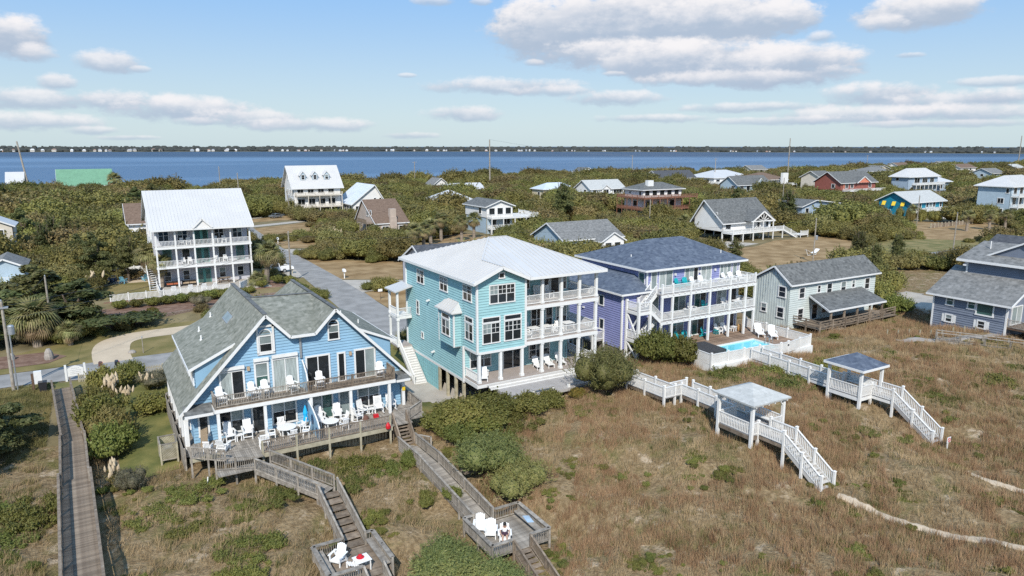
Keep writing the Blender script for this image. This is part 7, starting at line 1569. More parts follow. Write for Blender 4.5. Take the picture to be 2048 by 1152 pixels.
pw=thing('white_stake','short white stake in the grass before the left deck corner of the blue house','stake',(5.0,50.9,gz(5,50.9)));z=gz(5,50.9);part('shaft',MB().tube((5.0,50.9,z-.1),(5.1,50.9,z+.8),.04),PWHITE,pw)
for i in range(11):
 x=80+i*1.0;y=47.8-i*.72;z=gz(x,y);solo('path_post',MB().box(x-.05,y-.05,z-.2,x+.05,y+.05,z+.75),WOOD_P,'short post lining the grey dune path, %s from the left'%('first','second','third','fourth','fifth','sixth','seventh','eighth','ninth','tenth','eleventh')[i],'post',(x,y,z),'posts lining the grey dune path')
rb=thing('raised_bed_fence','low board retaining fence on the slope right of the deep teal house','fence',(225,118,0))
for i in range(14):x=213+i*1.9;part('board',MB().box(x,117.5,0,x+1.7,117.7,1.2),WOOD_B,rb);part('post',MB().box(x-.2,117.4,0,x,117.7,1.5),WOOD_P,rb)
yw=thing('yard_fence','curved white picket fence beside the deep teal house','fence',(258,133,0));pts=smooth([(240,131),(250,129),(262,129.5),(272,133)],3)
for a,b in zip(pts,pts[1:]):rail(yw,(*a,0),(*b,0),WHITE2,1.3,6,(1,0),bal=.5,bw=.3,pw=.16)
hm=thing('hammock','white hammock on a stand on the brown lawn right of the violet house','hammock',(137,101,0));part('stand',MB().tube((135.6,101,.1),(135.0,101,1.4),.06).tube((138.4,101,.1),(139.0,101,1.4),.06).tube((135.6,101,.1),(138.4,101,.1),.06),WHITE,hm)
mb=MB(True)
for i in range(8):a,b=i/8,(i+1)/8;f=lambda t:1.35-.9*4*t*(1-t)*.9;mb.slab([(135.05+3.9*a,100.5,f(a)),(135.05+3.9*b,100.5,f(b)),(135.05+3.9*b,101.5,f(b)),(135.05+3.9*a,101.5,f(a))],.04)
part('sling',mb,PWHITE,hm)
# ================================================================== vegetation
nr=np.random.default_rng(5)
def tri_mesh(name,co,faces,m):
 me=bpy.data.meshes.new(name);nv=len(co);nf,k=faces.shape
 me.vertices.add(nv);me.vertices.foreach_set('co',np.ascontiguousarray(co,dtype=np.float32).ravel())
 me.loops.add(nf*k);me.loops.foreach_set('vertex_index',faces.astype(np.int32).ravel())
 me.polygons.add(nf);me.polygons.foreach_set('loop_start',np.arange(nf,dtype=np.int32)*k);me.polygons.foreach_set('loop_total',np.full(nf,k,dtype=np.int32))
 me.update(calc_edges=True);me.validate()
 if m:me.materials.append(m)
 return me
def cards(P,Nn,size,asp=1.0,jit=.6):
 """Leaf shaped quads at P facing about Nn."""
 n=len(P);d=Nn+nr.normal(0,jit,(n,3));d/=np.linalg.norm(d,axis=1)[:,None]+1e-9
 r=nr.normal(0,1,(n,3));a=np.cross(d,r);a/=np.linalg.norm(a,axis=1)[:,None]+1e-9;b=np.cross(d,a)
 s=size*nr.uniform(.6,1.35,n)[:,None]
 co=np.stack([P-a*s*.5,P-b*s*.5*asp,P+a*s*.5,P+b*s*.5*asp],1).reshape(-1,3)
 return co,np.arange(n*4).reshape(n,4)
def crown(name,lumps,n,size,m,asp=.8,low=-.35,core=True,jit=.6,shell=(.66,1.06),sprays=0):
 """Foliage in clumps: leaf faces over many small lumps, uneven edge, with a leafy core."""
 L=np.array(lumps);w=L[:,3]*L[:,4];w=w/w.sum();idx=nr.choice(len(L),n,p=w)
 v=nr.normal(0,1,(n,3));v/=np.linalg.norm(v,axis=1)[:,None]
 bad=v[:,2]<low;v[bad,2]*=-1
 rr=nr.uniform(*shell,n)[:,None]*(1+.12*np.sin(v[:,:1]*7+idx[:,None]*2.1)*np.cos(v[:,1:2]*6+idx[:,None]))
 far=nr.random(n)<.10;rr[far]*=nr.uniform(1.05,1.3,far.sum())[:,None]
 rad=np.stack([L[idx,3],L[idx,3],L[idx,4]],1);P=L[idx,:3]+v*rad*rr
 if sprays:
  k=nr.choice(n,sprays);d=v[k]+np.array([.1,.05,.75]);d/=np.linalg.norm(d,axis=1)[:,None];ln=nr.uniform(1.2,3.2,sprays)[:,None]*size;t=np.linspace(.2,1,6)[None,:,None]
  Q=(P[k][:,None,:]+d[:,None,:]*ln[:,None,:]*t).reshape(-1,3);P=np.concatenate([P,Q]);v=np.concatenate([v,np.repeat(d,6,0)])
 co,f=cards(P,v*np.array([1,1,1.3]),size,asp,jit)
 if core:
  cs,fs=[],[];off=len(co);u=6;q=4
  for l in L:
   ring=[]
   for j in range(q+1):
    t=math.pi*j/q
    for i in range(u):ring.append((l[0]+l[3]*.68*math.sin(t)*math.cos(2*math.pi*i/u),l[1]+l[3]*.68*math.sin(t)*math.sin(2*math.pi*i/u),l[2]+l[4]*.66*math.cos(t)))
   for j in range(q):
    for i in range(u):fs.append((off+j*u+i,off+(j+1)*u+i,off+(j+1)*u+(i+1)%u,off+j*u+(i+1)%u))
   cs+=ring;off+=len(ring)
  co=np.concatenate([co,np.array(cs)]);f=np.concatenate([f,np.array(fs)])
 return tri_mesh(name,co,f,m)
OAK=leafmat('live_oak_leaves',(.10,.11,.03),(.18,.175,.048),(.25,.215,.07))
OAK2=leafmat('olive_scrub_leaves',(.14,.135,.045),(.215,.19,.068),(.27,.215,.09))
PINE=leafmat('cedar_needles',(.06,.08,.028),(.10,.115,.038),(.145,.145,.055))
BUSH=leafmat('bright_shrub_leaves',(.11,.13,.025),(.165,.175,.04),(.215,.205,.06))
JUN=leafmat('juniper_needles',(.12,.15,.04),(.185,.205,.06),(.24,.24,.09))
GREYB=leafmat('grey_brown_twigs',(.17,.145,.105),(.23,.195,.145),(.16,.155,.075))
GOLD=leafmat('yellowing_leaves',(.20,.16,.03),(.28,.20,.04),(.12,.13,.03))
PLUME=mat('pampas_plume',(.50,.40,.27),.95,.15,2)
PALMG=leafmat('palm_fronds_green',(.12,.14,.04),(.20,.20,.07),(.27,.24,.11))
PALMD=leafmat('palm_fronds_dry',(.28,.21,.11),(.36,.28,.16),(.21,.17,.08))
def mound(seed,r,h,k,big=.55):
 rr=random.Random(seed);L=[(0,0,h*.42,r*.62,h*.5)]
 for i in range(k):
  a=2*math.pi*i/k+rr.uniform(-.4,.4);d=r*rr.uniform(.35,.72);s=r*rr.uniform(.28,big*.85);L.append((d*math.cos(a),d*math.sin(a),h*rr.uniform(.34,.68),s,s*rr.uniform(.62,.9)*h/r*1.15))
 for i in range(k//2):a=rr.uniform(0,6.28);d=r*rr.uniform(0,.4);s=r*rr.uniform(.22,.36);L.append((d*math.cos(a),d*math.sin(a),h*rr.uniform(.68,.84),s,s*.75*h/r*1.1))
 return L
def patch(seed):
 rr=random.Random(seed);L=[]
 for i in range(30):a=rr.uniform(0,6.28);d=2.5*math.sqrt(rr.uniform(0,1));q=rr.uniform(.28,.62)*(1.15-d/4.5);L.append((d*math.cos(a)*1.15,d*math.sin(a)*.85,q*.25,q*1.25,q*rr.uniform(.7,1.25)))
 return L
def tufts(seed):
 rr=random.Random(seed);L=[]
 for i in range(13):z=2.4+i*.33;a=i*2.4+rr.uniform(-.3,.3);d=rr.uniform(.5,1.9)*(1-i/17);L.append((d*math.cos(a),d*math.sin(a),z,rr.uniform(.6,1.0)*(1-i/30),rr.uniform(.3,.5)))
 return L
CROWNS={
 'oak':[crown('crown',mound(s,4.2,4.6,9+s*2,.7),4800,.36,OAK,sprays=160)for s in(1,2,3)],
 'scrub':[crown('crown',mound(s,4.0,4.0,12),4600,.36,OAK2,sprays=220)for s in(4,5)],
 'cedar':[crown('crown',[(random.Random(s*50+i).uniform(-.5,.5)*(1-i/16)*3+1.9*(1-i/15)*math.cos(i*2.4),1.9*(1-i/15)*math.sin(i*2.4),1.1+i*.36,1.35*(1-i/18),.42)for i in range(14)],5200,.32,PINE,.5,-.6)for s in(7,8)],
 'shrub':[crown('crown',mound(s,2.0,1.9,10),5600,.17,BUSH,sprays=420)for s in(9,10)],
 'juniper':[crown('crown',mound(s,2.6,2.9,14,.6),9000,.17,JUN,.32,jit=.8,sprays=900)for s in(11,12)],
 'twig':[crown('crown',mound(13,2.4,2.4,9),4200,.2,GREYB,.3)],
 'hedge':[crown('crown',mound(15,1.3,1.5,9),3800,.15,BUSH)],
 'gold':[crown('crown',mound(17,1.0,1.0,7),2200,.13,GOLD)],
 'mat':[crown('crown',patch(s),8200,.15,BUSH,.6,sprays=320)for s in(18,19)],
 'pine':[crown('crown',tufts(s),4200,.34,PINE,.3,-.7,sprays=260)for s in(21,22)],
}
def trunk_mesh(h,r,seed,limbs=4,spread=1.4):
 rr=random.Random(seed);mb=MB();p=Vector((0,0,-.3));k=3
 for i in range(k):q=Vector((rr.uniform(-.12,.12),rr.uniform(-.12,.12),h*(i+1)/k));mb.tube(p,q,r*(1-i*.2),r*(1-(i+1)*.2),7);p=q
 for i in range(limbs):a=2*math.pi*i/limbs+rr.uniform(-.4,.4);mb.tube((0,0,h*.55),(spread*math.cos(a),spread*math.sin(a),h*1.25),r*.5,r*.2,5)
 return mb.mesh('trunk',BARK)
TRUNK={k:trunk_mesh(*v)for k,v in{'oak':(2.0,.22,1),'scrub':(1.8,.2,2),'pine':(5.6,.17,13,4,.9),'cedar':(3.6,.2,3,3,.5),'shrub':(.7,.08,4,5,.7),'juniper':(1.1,.13,5,5,1.0),'twig':(1.1,.08,6,7,1.1),'hedge':(.6,.06,7,4,.5),'gold':(.4,.05,8,4,.4),'mat':(.3,.05,9,5,1.0)}.items()}
def plant(kind,x,y,s=1.0,label='',var=0,group=None,rz=None,sz=None,name='tree',z=None,cat=None):
 t=thing(name,label,cat or('tree' if name.endswith('tree')else 'shrub'),(x,y,gz(x,y)if z is None else z),group,True,rnd.uniform(0,6.28)if rz is None else rz)
 sz=sz if sz is not None else s
 t.scale=(s,s*rnd.uniform(.92,1.08),sz)if not isinstance(s,tuple)else(s[0],s[1],sz if not isinstance(sz,tuple)else s[2])
 for nm,me in(('trunk',TRUNK[kind]),('crown',CROWNS[kind][var%len(CROWNS[kind])])):
  o=bpy.data.objects.new(nm,me);C.objects.link(o);o.parent=t
 return t
# fan palms
def frond_mesh(name,m,L=1.2,droop=.5,n=13,spread=2.5):
 mb=MB();p0=Vector((0,0,0));st=Vector((L*.45,0,L*.16));mb.tube(p0,st,.03,.02,4)
 for i in range(n):
  a=(i/(n-1)-.5)*spread;l=L*.75*(1-.25*abs(a)/1.2);d=Vector((math.cos(a),math.sin(a),.12));mid=st+d*l*.55;tip=st+d*l+Vector((0,0,-droop*l*.7));s=Vector((-math.sin(a),math.cos(a),0))*l*.06
  mb.poly([st,mid-s,mid+s]);mb.poly([mid-s,tip,mid+s])
 return mb.mesh(name,m)
FRG=[frond_mesh('frond',PALMG,1.25,d)for d in(.3,.6,.95)];FRD=[frond_mesh('dry_frond',PALMD,1.15,d,12,1.8)for d in(.9,1.2)]
def palm(x,y,h,label,s=1.0,lean=(0,0),dry=10,green=26,z=None,group='cabbage palms'):
 z=gz(x,y)if z is None else z;t=thing('palm_tree',label,'palm',(x,y,z),group,True,rnd.uniform(0,6.28));mb=MB();prev=Vector((0,0,-.3));rr=.24*s
 for i in range(5):q=Vector((lean[0]*(i+1)/5,lean[1]*(i+1)/5,h*(i+1)/5));mb.tube(prev,q,rr*(1.15-.05*i),rr*(1.02-.05*i),9);prev=q
 o=link('trunk',mb.mesh('trunk',PALMB),t);top=prev
 for i in range(green):
  el_=math.asin(min(1,-.25+1.2*(i+.5)/green));az_=i*2.399+rnd.uniform(-.2,.2);f=bpy.data.objects.new('frond',FRG[0 if el_>.8 else(1 if el_>.2 else 2)]);C.objects.link(f);f.parent=t;f.location=top+Vector((0,0,.1));f.rotation_euler=(rnd.uniform(-.3,.3),-el_,az_);f.scale=(s*rnd.uniform(.85,1.15),)*3
 for i in range(dry):
  f=bpy.data.objects.new('dry_frond',FRD[i%2]);C.objects.link(f);f.parent=t;f.location=top-Vector((0,0,.15));f.rotation_euler=(rnd.uniform(-.3,.3),rnd.uniform(.35,1.1),i*2.399+rnd.uniform(-.3,.3));f.scale=(s*rnd.uniform(.7,1.0),)*3
 return t
palm(-7.4,101.2,3.2,'large shaggy palm with a skirt of dry fronds at the left, behind the street',2.1,dry=26,green=44);palm(-4.0,99.8,1.5,'low palm beside the large shaggy palm at the left',1.15,dry=10,green=40)
palm(7.3,131.0,4.6,'taller of the two palms in front of the white three storey house',1.9,dry=16,green=38);palm(8.6,127.6,3.6,'shorter of the two palms in front of the white three storey house',1.5,dry=14,green=34)
palm(24.3,124.0,4.6,'leaning palm at the right corner of the white three storey house',1.8,(1.0,.4),20,36);palm(22.4,121.3,.5,'low bushy palm below the leaning palm',1.3,dry=6,green=44)
for i,(x,y,h,lab)in enumerate(((62.4,150,4.6,'brown skirted palm behind the aqua house, leftmost of its row'),(66.5,154,4.2,'brown skirted palm second from the left in the row behind the aqua house'),(76.6,166,5.2,'brown skirted palm in the middle of the row behind the aqua house'),(80.5,162,4.6,'brown skirted palm right of the middle in the row behind the aqua house'),(85.6,165,4.8,'brown skirted palm at the right end of the row behind the aqua house'),(71,160,4.4,'brown skirted palm half hidden in the row behind the aqua house'))):palm(x,y,h,lab,1.7,dry=30,green=24)
palm(137.5,141.5,3.4,'round palm left of the white house with sunburst gable',1.7,dry=20,green=40)
for x,y,lab in((214,108,'palm on the far right lawn, left of three'),(222,106,'palm on the far right lawn, middle of three'),(226.5,104,'palm on the far right lawn, right of three')):palm(x,y,4.2,lab,1.5,dry=6,green=22)
palm(228,132,3.2,'palm at the foot of the white stair of the deep teal house',1.7,dry=8,green=22);palm(10.5,404,7,'palm in front of the green metal roof by the water',3.2,dry=10,green=24,z=0)
palm(31.2,86.5-8.6,0.4,'low spiky palm right behind the blue twin gable house',1.3,dry=3,green=50)
# pampas grass
def pampas(x,y,s,label,n=18):
 t=thing('pampas_grass',label,'grass clump',(x,y,gz(x,y)),'pampas grass clumps',True);mb=MB()
 for i in range(90):a=rnd.uniform(0,6.28);r=rnd.uniform(.2,.9)*s;z=rnd.uniform(.5,1.1)*s;p=Vector((.1*math.cos(a),.1*math.sin(a),0));q=Vector((r*.6*math.cos(a),r*.6*math.sin(a),z));e=Vector((r*math.cos(a),r*math.sin(a),z*.7));w=Vector((-math.sin(a),math.cos(a),0))*.03;mb.poly([p-w,p+w,q+w,q-w]);mb.poly([q-w,q+w,e])
 link('leaf_tuft',mb.mesh('leaf_tuft',BUSH if False else OAK2),t,'stuff')
 pm=MB();pm.lathe([(.02,0),(.09,.12),(.11,.3),(.07,.5),(.01,.66)],6);me=pm.mesh('plume',PLUME)
 for i in range(n):a=rnd.uniform(0,6.28);r=rnd.uniform(0,.75)*s;o=bpy.data.objects.new('plume',me);C.objects.link(o);o.parent=t;o.location=(r*math.cos(a),r*math.sin(a),rnd.uniform(.8,1.35)*s);o.rotation_euler=(rnd.uniform(-.35,.35),rnd.uniform(-.35,.35),a);o.scale=(s*rnd.uniform(.8,1.3),)*3
pampas(-.2,75.2,1.3,'large clump of cream pampas plumes by the boardwalk',26);pampas(.9,73.2,1.0,'smaller cream pampas clump right of the large one',12);pampas(-.7,55.9,1.0,'cream pampas clump beside the middle of the left boardwalk',16);pampas(3.0,76.8,1.0,'pampas clump with brown leaves near the left side of the blue house',12);pampas(-.9,139.5-10,1.6,'pampas clump by the white privacy fence, left',10);pampas(6.5,145,1.6,'pampas clump behind the white privacy fence',10);pampas(52,176,2.0,'pampas clump between the bushes beside the street',16)
# ---- near shrubs and trees: kind, x, y, scale, height scale, variant, name, label
NEAR=[
 ('shrub',23.3,50.9,.9,1.0,0,'shrub','leafy bush beside the right deck stair of the blue house'),('shrub',24.9,50.2,1.05,1.0,1,'shrub','leafy bush on the crest between the blue and the aqua house'),('shrub',26.9,49.2,1.0,.8,0,'shrub','leafy bush below the bushes of the aqua house sun deck'),('shrub',23.4,48.3,.8,.7,1,'shrub','low bush above the sprawling juniper, next to the boardwalk'),('mat',29.6,48.7,.9,1.0,0,'shrub','green patch on the dune below the sun deck of the aqua house'),('mat',26.0,46.8,.8,.9,1,'shrub','green patch right of the sprawling juniper'),
 ('oak',94.2,58.6,.62,.75,0,'shrub','big rounded green bush right of the pale green house porch'),('shrub',92.6,54.4,1.1,1.2,1,'shrub','round olive bush before the right end of the pale green house deck'),('oak',97.4,67.5,.7,.8,1,'tree','green tree on the slope between the pale green house and the drive'),('scrub',104.5,70.5,.75,.8,0,'tree','olive tree behind the tan drive of the slate blue house'),('oak',110.5,66.8,.6,.8,2,'tree','green tree at the right of the tan drive'),('pine',118,74,.9,1.0,0,'pine_tree','pine with open tufted crown left of the dark slate roof'),('pine',128,84,.95,1.1,1,'pine_tree','pine with open tufted crown beside the parked white car'),('pine',136,81,.9,1.0,0,'pine_tree','pine before the meadow at the right, nearest the dark pole'),('scrub',113,79,.6,.7,1,'tree','low olive tree in front of the brown lawn at the right'),('oak',103.3,92.5,.7,.6,0,'shrub','wide low bush behind the violet house roof on the brown lawn'),('oak',100,79.5,.85,.75,1,'tree','wide rounded tree between the violet and the pale green house'),('pine',107,96,.9,.9,1,'pine_tree','dark pine on the brown lawn behind the violet house'),
 ('juniper',39.3,49.4,1.17,1.3,0,'shrub','big rounded grey green bush before the right end of the aqua house'),
 ('shrub',48.6,53.4,1.2,1.7,0,'shrub','dark green bush below the white stair tower of the violet house'),('shrub',50.9,52.2,1.1,1.5,1,'shrub','dark green bush against the left corner of the pool fence'),
 ('juniper',23.6,43.6,1.15,.95,1,'shrub','sprawling juniper right of the boardwalk, upper part'),('juniper',24.2,40.6,.85,.75,0,'shrub','sprawling juniper right of the boardwalk, lower part'),
 ('juniper',16.6,36.2,1.0,.62,1,'shrub','bright green sprawling juniper at the bottom edge, upper part between the platforms'),('juniper',15.6,33.2,1.2,.7,0,'shrub','bright green sprawling juniper at the bottom edge, front part'),('juniper',18.2,33.0,.9,.55,1,'shrub','bright green sprawling juniper at the bottom edge beside the square platform'),
 ('mat',56.0,44.2,1.15,1.1,0,'shrub','low bright green thicket between the two white walkways, upper part'),('mat',54.6,41.6,1.0,1.0,1,'shrub','low bright green thicket between the two white walkways, lower part'),('mat',53.0,46.4,.9,.9,0,'shrub','low green thicket in front of the pool fence'),
 ('mat',73.5,33.4,.95,.9,1,'shrub','low rounded green bush alone on the grassy dune at the right'),('mat',62.5,44.0,.9,1.0,1,'shrub','dark low bush right of the white walkway below the gate'),
 ('shrub',25.3,52.4,1.0,.9,0,'shrub','leafy green bush left in front of the aqua house sun deck'),('shrub',27.8,51.0,1.25,1.0,1,'shrub','leafy green bush below the left end of the aqua house sun deck'),('shrub',31.0,49.8,1.0,.8,0,'shrub','leafy green bush in the middle below the aqua house sun deck'),('shrub',33.5,50.2,.7,.75,1,'shrub','small green bush below the left bench of the aqua house'),('shrub',25.6,49.0,.9,.6,1,'shrub','low green bush on the dune left of the aqua house bushes'),
 ('gold',36.6,50.4,.9,.9,0,'shrub','yellow bush below the right bench of the aqua house'),
 ('shrub',19.9,42.3,.38,.5,0,'shrub','small round green bush left of the boardwalk above the square platform'),('mat',18.0,43.4,.5,.6,0,'shrub','low green patch left of the boardwalk on the sand'),('shrub',19.0,48.0,.38,.6,1,'shrub','small bush growing against the boardwalk near the deck stair'),
 ('mat',15.5,49.3,.75,.9,0,'shrub','green bush in front of the slatted skirt of the blue house deck'),('mat',17.5,48.3,.6,.7,1,'shrub','low green bush right of the bush before the deck skirt'),('mat',14.0,47.2,.7,.6,1,'shrub','low green bush beside the bend of the stepping boardwalk'),('mat',13.9,42.5,.35,.6,0,'shrub','small bush right of the stepping boardwalk'),
 ('mat',8.4,46.6,.7,.55,1,'shrub','dark green mat left of the stepping boardwalk'),('mat',4.6,50.0,.75,.5,0,'shrub','green mat on the dune in front of the left deck corner'),('mat',6.2,42.0,.8,.7,0,'shrub','bright green patch on the sand left of the bench platform'),('mat',5.4,40.0,.7,.6,1,'shrub','bright green patch at the bottom left of the bench platform'),('mat',1.6,48.8,.8,.5,1,'shrub','green patch right of the left boardwalk'),('mat',3.6,46.2,.7,.5,0,'shrub','faded green patch on the dune right of the left boardwalk'),
 ('mat',12.6,50.6,.45,.7,1,'shrub','small green plant under the deck beside the ramp'),
 ('cedar',-8.6,66.8,1.1,.8,0,'conifer_tree','dark spreading conifer left of the boardwalk, right one of the clump'),('cedar',-11.2,69.2,1.35,.85,1,'conifer_tree','dark spreading conifer left of the boardwalk, left one of the clump'),('cedar',-9.4,63.4,1.05,.6,0,'conifer_tree','dark spreading conifer left of the boardwalk, front one of the clump'),
 ('mat',-5.9,53.5,1.0,1.1,0,'shrub','bright green mound left of the boardwalk'),('mat',-8.2,54.5,1.1,1.0,1,'shrub','green mound at the left edge below the conifers'),('mat',-7.0,50.0,.9,.7,1,'shrub','low mound at the left edge above the grassy sand'),
 ('shrub',-1.6,71.4,.75,1.3,0,'shrub','green shrub beside the head of the boardwalk, below the pampas'),('shrub',-1.2,67.2,1.1,1.5,1,'shrub','tall olive shrub right of the left boardwalk, upper one'),('oak',-.6,64.2,.42,.62,0,'shrub','tall olive shrub right of the left boardwalk, middle one'),('shrub',-.5,61.4,.95,1.35,0,'shrub','tall green shrub right of the left boardwalk, lower one'),('twig',.2,53.8,.6,.6,0,'shrub','dry twiggy shrub right of the left boardwalk'),
 ('shrub',-.7,78.2,1.0,1.2,1,'shrub','dark bush by the street end of the left boardwalk'),('shrub',1.6,80.2,.8,1.1,0,'shrub','round dark bush before the picket fence'),('twig',3.9,77.0,.8,.7,0,'shrub','brown tangled shrub near the left side of the blue house'),('shrub',3.0,70.0,1.1,.8,1,'shrub','low spreading bush on the lawn left of the blue house'),('shrub',6.4,82.2,.4,1.0,1,'shrub','thin bush at the corner of the picket fence behind the blue house roof'),
 ('cedar',-3.6,105.8,2.4,1.15,0,'conifer_tree','very large dark layered conifer at the left, right part'),('cedar',-7.5,110.2,2.8,1.35,1,'conifer_tree','very large dark layered conifer at the left, middle part'),('cedar',-13.5,109.5,2.5,1.25,0,'conifer_tree','very large dark layered conifer at the left, left part'),('cedar',-15,103,2.0,1.0,1,'conifer_tree','dark conifer at the left edge behind the large palm'),('oak',-1.8,104.2,.45,.6,0,'shrub','dark shrub between the low palm and the large conifer'),('hedge',-5.0,101.5,1.3,1.1,0,'shrub','shrub behind the low palm at the left'),
]
for x,y,s in((2.0,116.4,.95),(4.2,116.4,.9),(6.2,116.3,1.0),(8.2,116.4,1.0),(10.3,116.4,1.05),(12.4,116.4,1.1),(14.4,116.6,1.15),(16.4,116.7,1.15),(18.4,116.9,1.05)):hedge_n=('leftmost','second from the left','third from the left','fourth from the left','middle','fourth from the right','third from the right','second from the right','rightmost')[round((x-2)/2.05)];plant('hedge',x,y,s,'green shrub below the patio skirt, the %s one of the row'%hedge_n,0,'shrubs below the patio skirt',name='shrub',sz=s*.85)
for i,(x,y,s,k,lab)in enumerate(((3.4,110.2,.8,'gold','yellow green bush on the mulch above the retaining wall, left'),(6.0,110.9,.9,'gold','yellow green bush on the mulch above the retaining wall, right'),(16.6,113.6,.9,'gold','yellow green bush on the mulch beside the blue house ridge'),(20.5,117.9,.75,'hedge','clipped round bush in the palm bed, left of two'),(22.5,118.8,.75,'hedge','clipped round bush in the palm bed, right of two'),(25.6,121.0,.9,'hedge','dark bush in the palm bed behind the clipped ones'),(27.8,122.4,.9,'hedge','dark bush by the tall bare pole'),(28.6,118.0,.6,'shrub','bush on the grass beside the street, behind the blue house ridge'),(29.6,114.4,.5,'shrub','bush at the street edge behind the blue house ridge'),(27.0,144,1.8,'oak','dark shrub at the far side of the pickup'),(12.5,112.2,.7,'twig','dry tuft on the mulch above the retaining wall'))):plant(k,x,y,s*(.55 if k=='oak' else 1),lab,i,None,name='shrub')
for k,x,y,s,sz,v,nm,lab in NEAR:plant(k,x,y,s,lab,v,None,sz=sz,name=nm)
plant('shrub',45.5,104.5,.9,'bush beside the rear porch of the aqua house',0,name='shrub',sz=1.3)
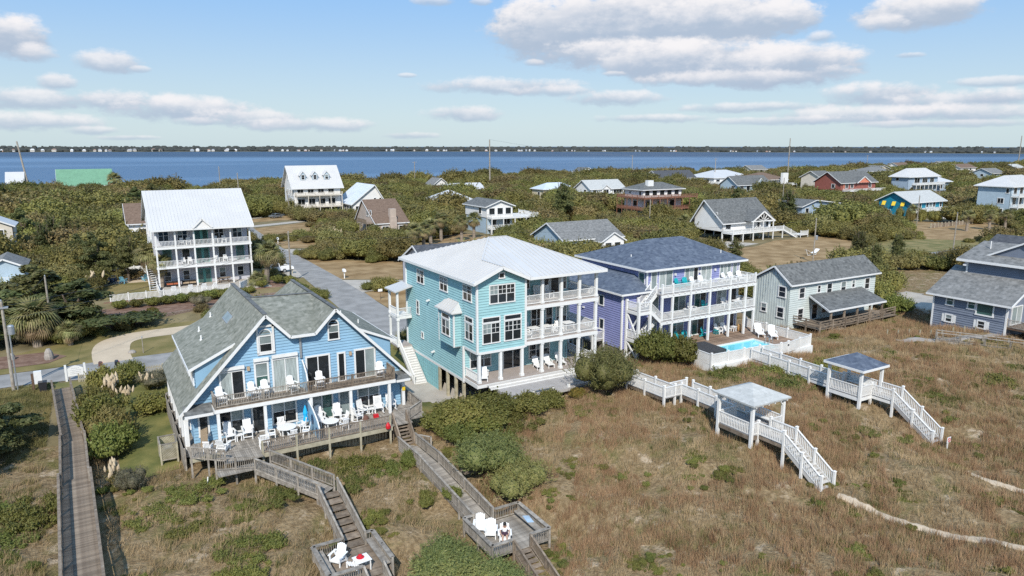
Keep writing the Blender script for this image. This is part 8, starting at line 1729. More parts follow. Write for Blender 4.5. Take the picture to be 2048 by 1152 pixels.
TREES='''o2.5,153.5,1.55 s96.1,69.5,1.27 o1.4,164,1.49 o-10.4,264.8,2.3 o-19.4,174.5,1.46 s-14.3,250.5,2.2 o-13.3,123.3,1 s-5.4,178.6,1.54 s-28.7,284.8,2.23 s85.8,97.6,1.25 o16,271.1,2.19 o-11.6,240.4,1.82 s-26.5,272.4,2.09 o-2.8,145.5,1.1 o71.2,105,1.12 s158.9,66.9,1.27 o-22,304.9,2.13 o0.4,205.8,1.49 s93.4,95.8,1.15 s13.5,235.6,1.83 o101.7,69.1,0.94 o182,72,1.29 o-8,306.2,2.14 o21.2,172.3,1.3 o-18.2,150.2,0.99 o180.4,151.8,1.79 o-22.5,180.6,1.17 o95.2,104.1,1.12 s75.4,92.7,1 s-20.2,155,1.04 o-4.1,221.9,1.49 o-22.8,213.8,1.35 o-29.8,236.6,1.47 o171.7,69.2,1.15 c-0.5,140.5,1.33 s-14.3,118.7,0.79 o9.7,152.2,1.05 o28.5,219,1.54 o83.7,92.1,0.93 o165.4,150.5,1.59 s-20.4,202.4,1.29 o-1.1,198.4,1.27 o79.7,96.7,0.93 o142.4,69.5,0.99 s14.3,321.3,2.17 s4.2,292.6,1.94 s69,93.4,0.9 s76.9,120.8,1.1 o32.8,270.4,1.8 s67.9,100.2,0.93 c12.4,261.6,2.33 o14.7,156,1.03 o-9.8,198.8,1.19 s6,230,1.5 o-2.7,170.2,1.04 c-21.4,194.8,1.55 s-13.3,225.9,1.38 o-21.1,228.7,1.3 s66.2,107,0.93 o-39.7,321.1,1.77 s79,103,0.95 o133.3,188.5,1.59 s20,258.6,1.69 s157.1,210.8,1.89 s107.3,68.5,0.84 o-17.5,184.2,1.03 s-16.5,127,0.74 s-1.7,246.3,1.51 o89.3,83.3,0.81 o67.3,112.2,0.9 o85.4,114,0.97 s-30.3,262.9,1.5 o292.7,118,1.68 o245.5,100.4,1.42 o71.6,114.9,0.92 s81.5,203.1,1.51 s-18.3,163,0.92 o-5.8,215.1,1.2 c-14.8,202.3,1.54 s-12.9,187,1.07 o27.1,211,1.28 o189.1,172.1,1.58 o-36.5,370.1,1.93 c4.1,135.1,1.09 o174.8,162.3,1.47 o6.8,222.7,1.26 o25.1,160.3,0.98 o-31,245.1,1.26 o54.3,141.3,0.97 o28.2,201.3,1.21 o92.1,108.6,0.91 s200.1,200.2,1.83 s73.2,100.5,0.84 s272.8,140.7,1.71 s292.9,130.1,1.71 s170.4,76.3,1.01 s-6.4,208.3,1.16 o-24.6,389.3,2 o-27,332.3,1.69 s4.6,264.5,1.5 o-26.1,200.8,1 s221.9,206.8,1.88 c-2.9,151.7,1.13 s170.9,125,1.26 s-44.3,360.2,1.85 o5.1,178.5,0.97 s-5.6,137.4,0.76 o42.2,261.5,1.51 s-18.2,282.2,1.5 o-16,213.4,1.08 t-8.9,103.4,1.02 s115.9,131.6,1.11 o-3.9,107.6,0.57 s-12.5,326.4,1.74 s-22.7,189.4,0.97 o98.1,64.6,0.65 s357.7,141.2,1.9 o112.3,193.4,1.34 s345.8,154.8,1.92 o23.3,179.7,1 o96.5,91.1,0.77 s192.5,216,1.76 o-22.4,293.7,1.43 s19.7,163.9,0.95 s-23.2,221.9,1.12 o9.4,173.5,0.92 s-12.8,149.2,0.77 c126.2,183.2,1.83 s-17,220.9,1.12 s-2.9,259.1,1.36 c13.6,166.5,1.24 o188.5,155.8,1.34 s-15,191.6,0.97 s309.4,126.6,1.61 o48.2,146.8,0.88 o187.1,77.5,0.94 s124.9,199.3,1.42 o88.7,67.9,0.61 o411,247.2,2.4 s52.5,338.4,1.9 o206.3,82.2,1.01 s278.1,148.9,1.61 s328.3,165.4,1.84 s203.3,348.5,2.39 c18.8,297.2,2.11 c-9.5,174.3,1.17 s498.3,210,2.56 c-8.4,186.5,1.25 c-5.4,194,1.31 s90.9,77.1,0.68 c253.9,107.6,1.74 o162,235.5,1.59 o278,321.8,2.32 o95.8,75.9,0.65 o-10.5,145.2,0.68 o59.5,153.1,0.91 o16.1,374.9,1.83 o-11.1,126.9,0.59 s146.3,256.1,1.71 o53.1,155.5,0.9 s-0.6,239.3,1.2 o5.7,248.3,1.2 o-29.1,252,1.12 o334.2,137.4,1.58 o-21.5,265.7,1.2 s-22.5,250.5,1.18 c-39,305.1,1.86 o107.2,288.8,1.64 s211,196.2,1.57 o105.2,72.9,0.64 s55.8,147.6,0.89 o-8,170.6,0.78 s10.6,304.5,1.51 s241.9,163.6,1.48 s118.6,326.8,1.91 o166.7,159.8,1.19 o-15.1,196.5,0.87 o91.5,113.8,0.78 o313,145.6,1.51 s132.1,181.3,1.25 o146.4,143.8,1.06 s144.3,74.8,0.78 o10.8,183.9,0.88 o97.4,228.7,1.31 s3.7,145.2,0.72 o110.8,116.8,0.84 s113,310.9,1.8 o82.1,187.6,1.08 s315.1,158.2,1.64 c9.8,147,0.99 o-5.8,105.4,0.48 o73.4,123.8,0.77 o22,195.5,0.95 o32.8,295.1,1.42 c182.6,164.5,1.72 o-25.9,209.1,0.88 o21.3,147.4,0.73 c179.2,141.4,1.56 o38.6,314.2,1.51 o186,114.3,1.01 o86.7,359.3,1.83 s126.7,160.5,1.11 o5.7,159.7,0.74 c-0.3,281.7,1.76 o302,145.9,1.44 o120.6,259.6,1.47 o124.3,189.6,1.17 o324.9,133.5,1.44 o124.6,146.4,0.98 o-8.6,124.3,0.54 o99.1,77.1,0.61 o91.8,220.9,1.21 o191.4,195,1.35 c19.3,177.1,1.17 s21.8,203.3,1 o104.3,193.8,1.12 o151.4,73.2,0.72 s53.5,160.8,0.89 o-48.7,383.2,1.54 o14.8,282.7,1.27 o10.8,177.6,0.81 s17,181,0.88 t1.7,172.8,1.46 s-5,158.6,0.72 o94.6,205.2,1.13 s61.8,93.1,0.6 s14.7,175.1,0.84 o-18.1,258.4,1.07 o93.6,88.6,0.63 s134.4,82.7,0.74 o75.7,97.7,0.62 s76.2,347.1,1.75 o-4.5,164.1,0.7 c-28.4,322,1.82 s101.1,105.7,0.75 s-2.7,103.1,0.47 o66.8,125.3,0.71 o118.2,174.9,1.04 t-14.2,164.1,1.28 s90.3,88,0.64 o-35.3,340.4,1.35 o212.2,83.9,0.89 s25.5,266.4,1.25 o142.6,190.2,1.16 o121.8,135,0.88 s82.3,107,0.7 s190.5,264,1.66 s89.1,147.1,0.89 o449.4,319.7,2.43 s207.5,217.8,1.49'''
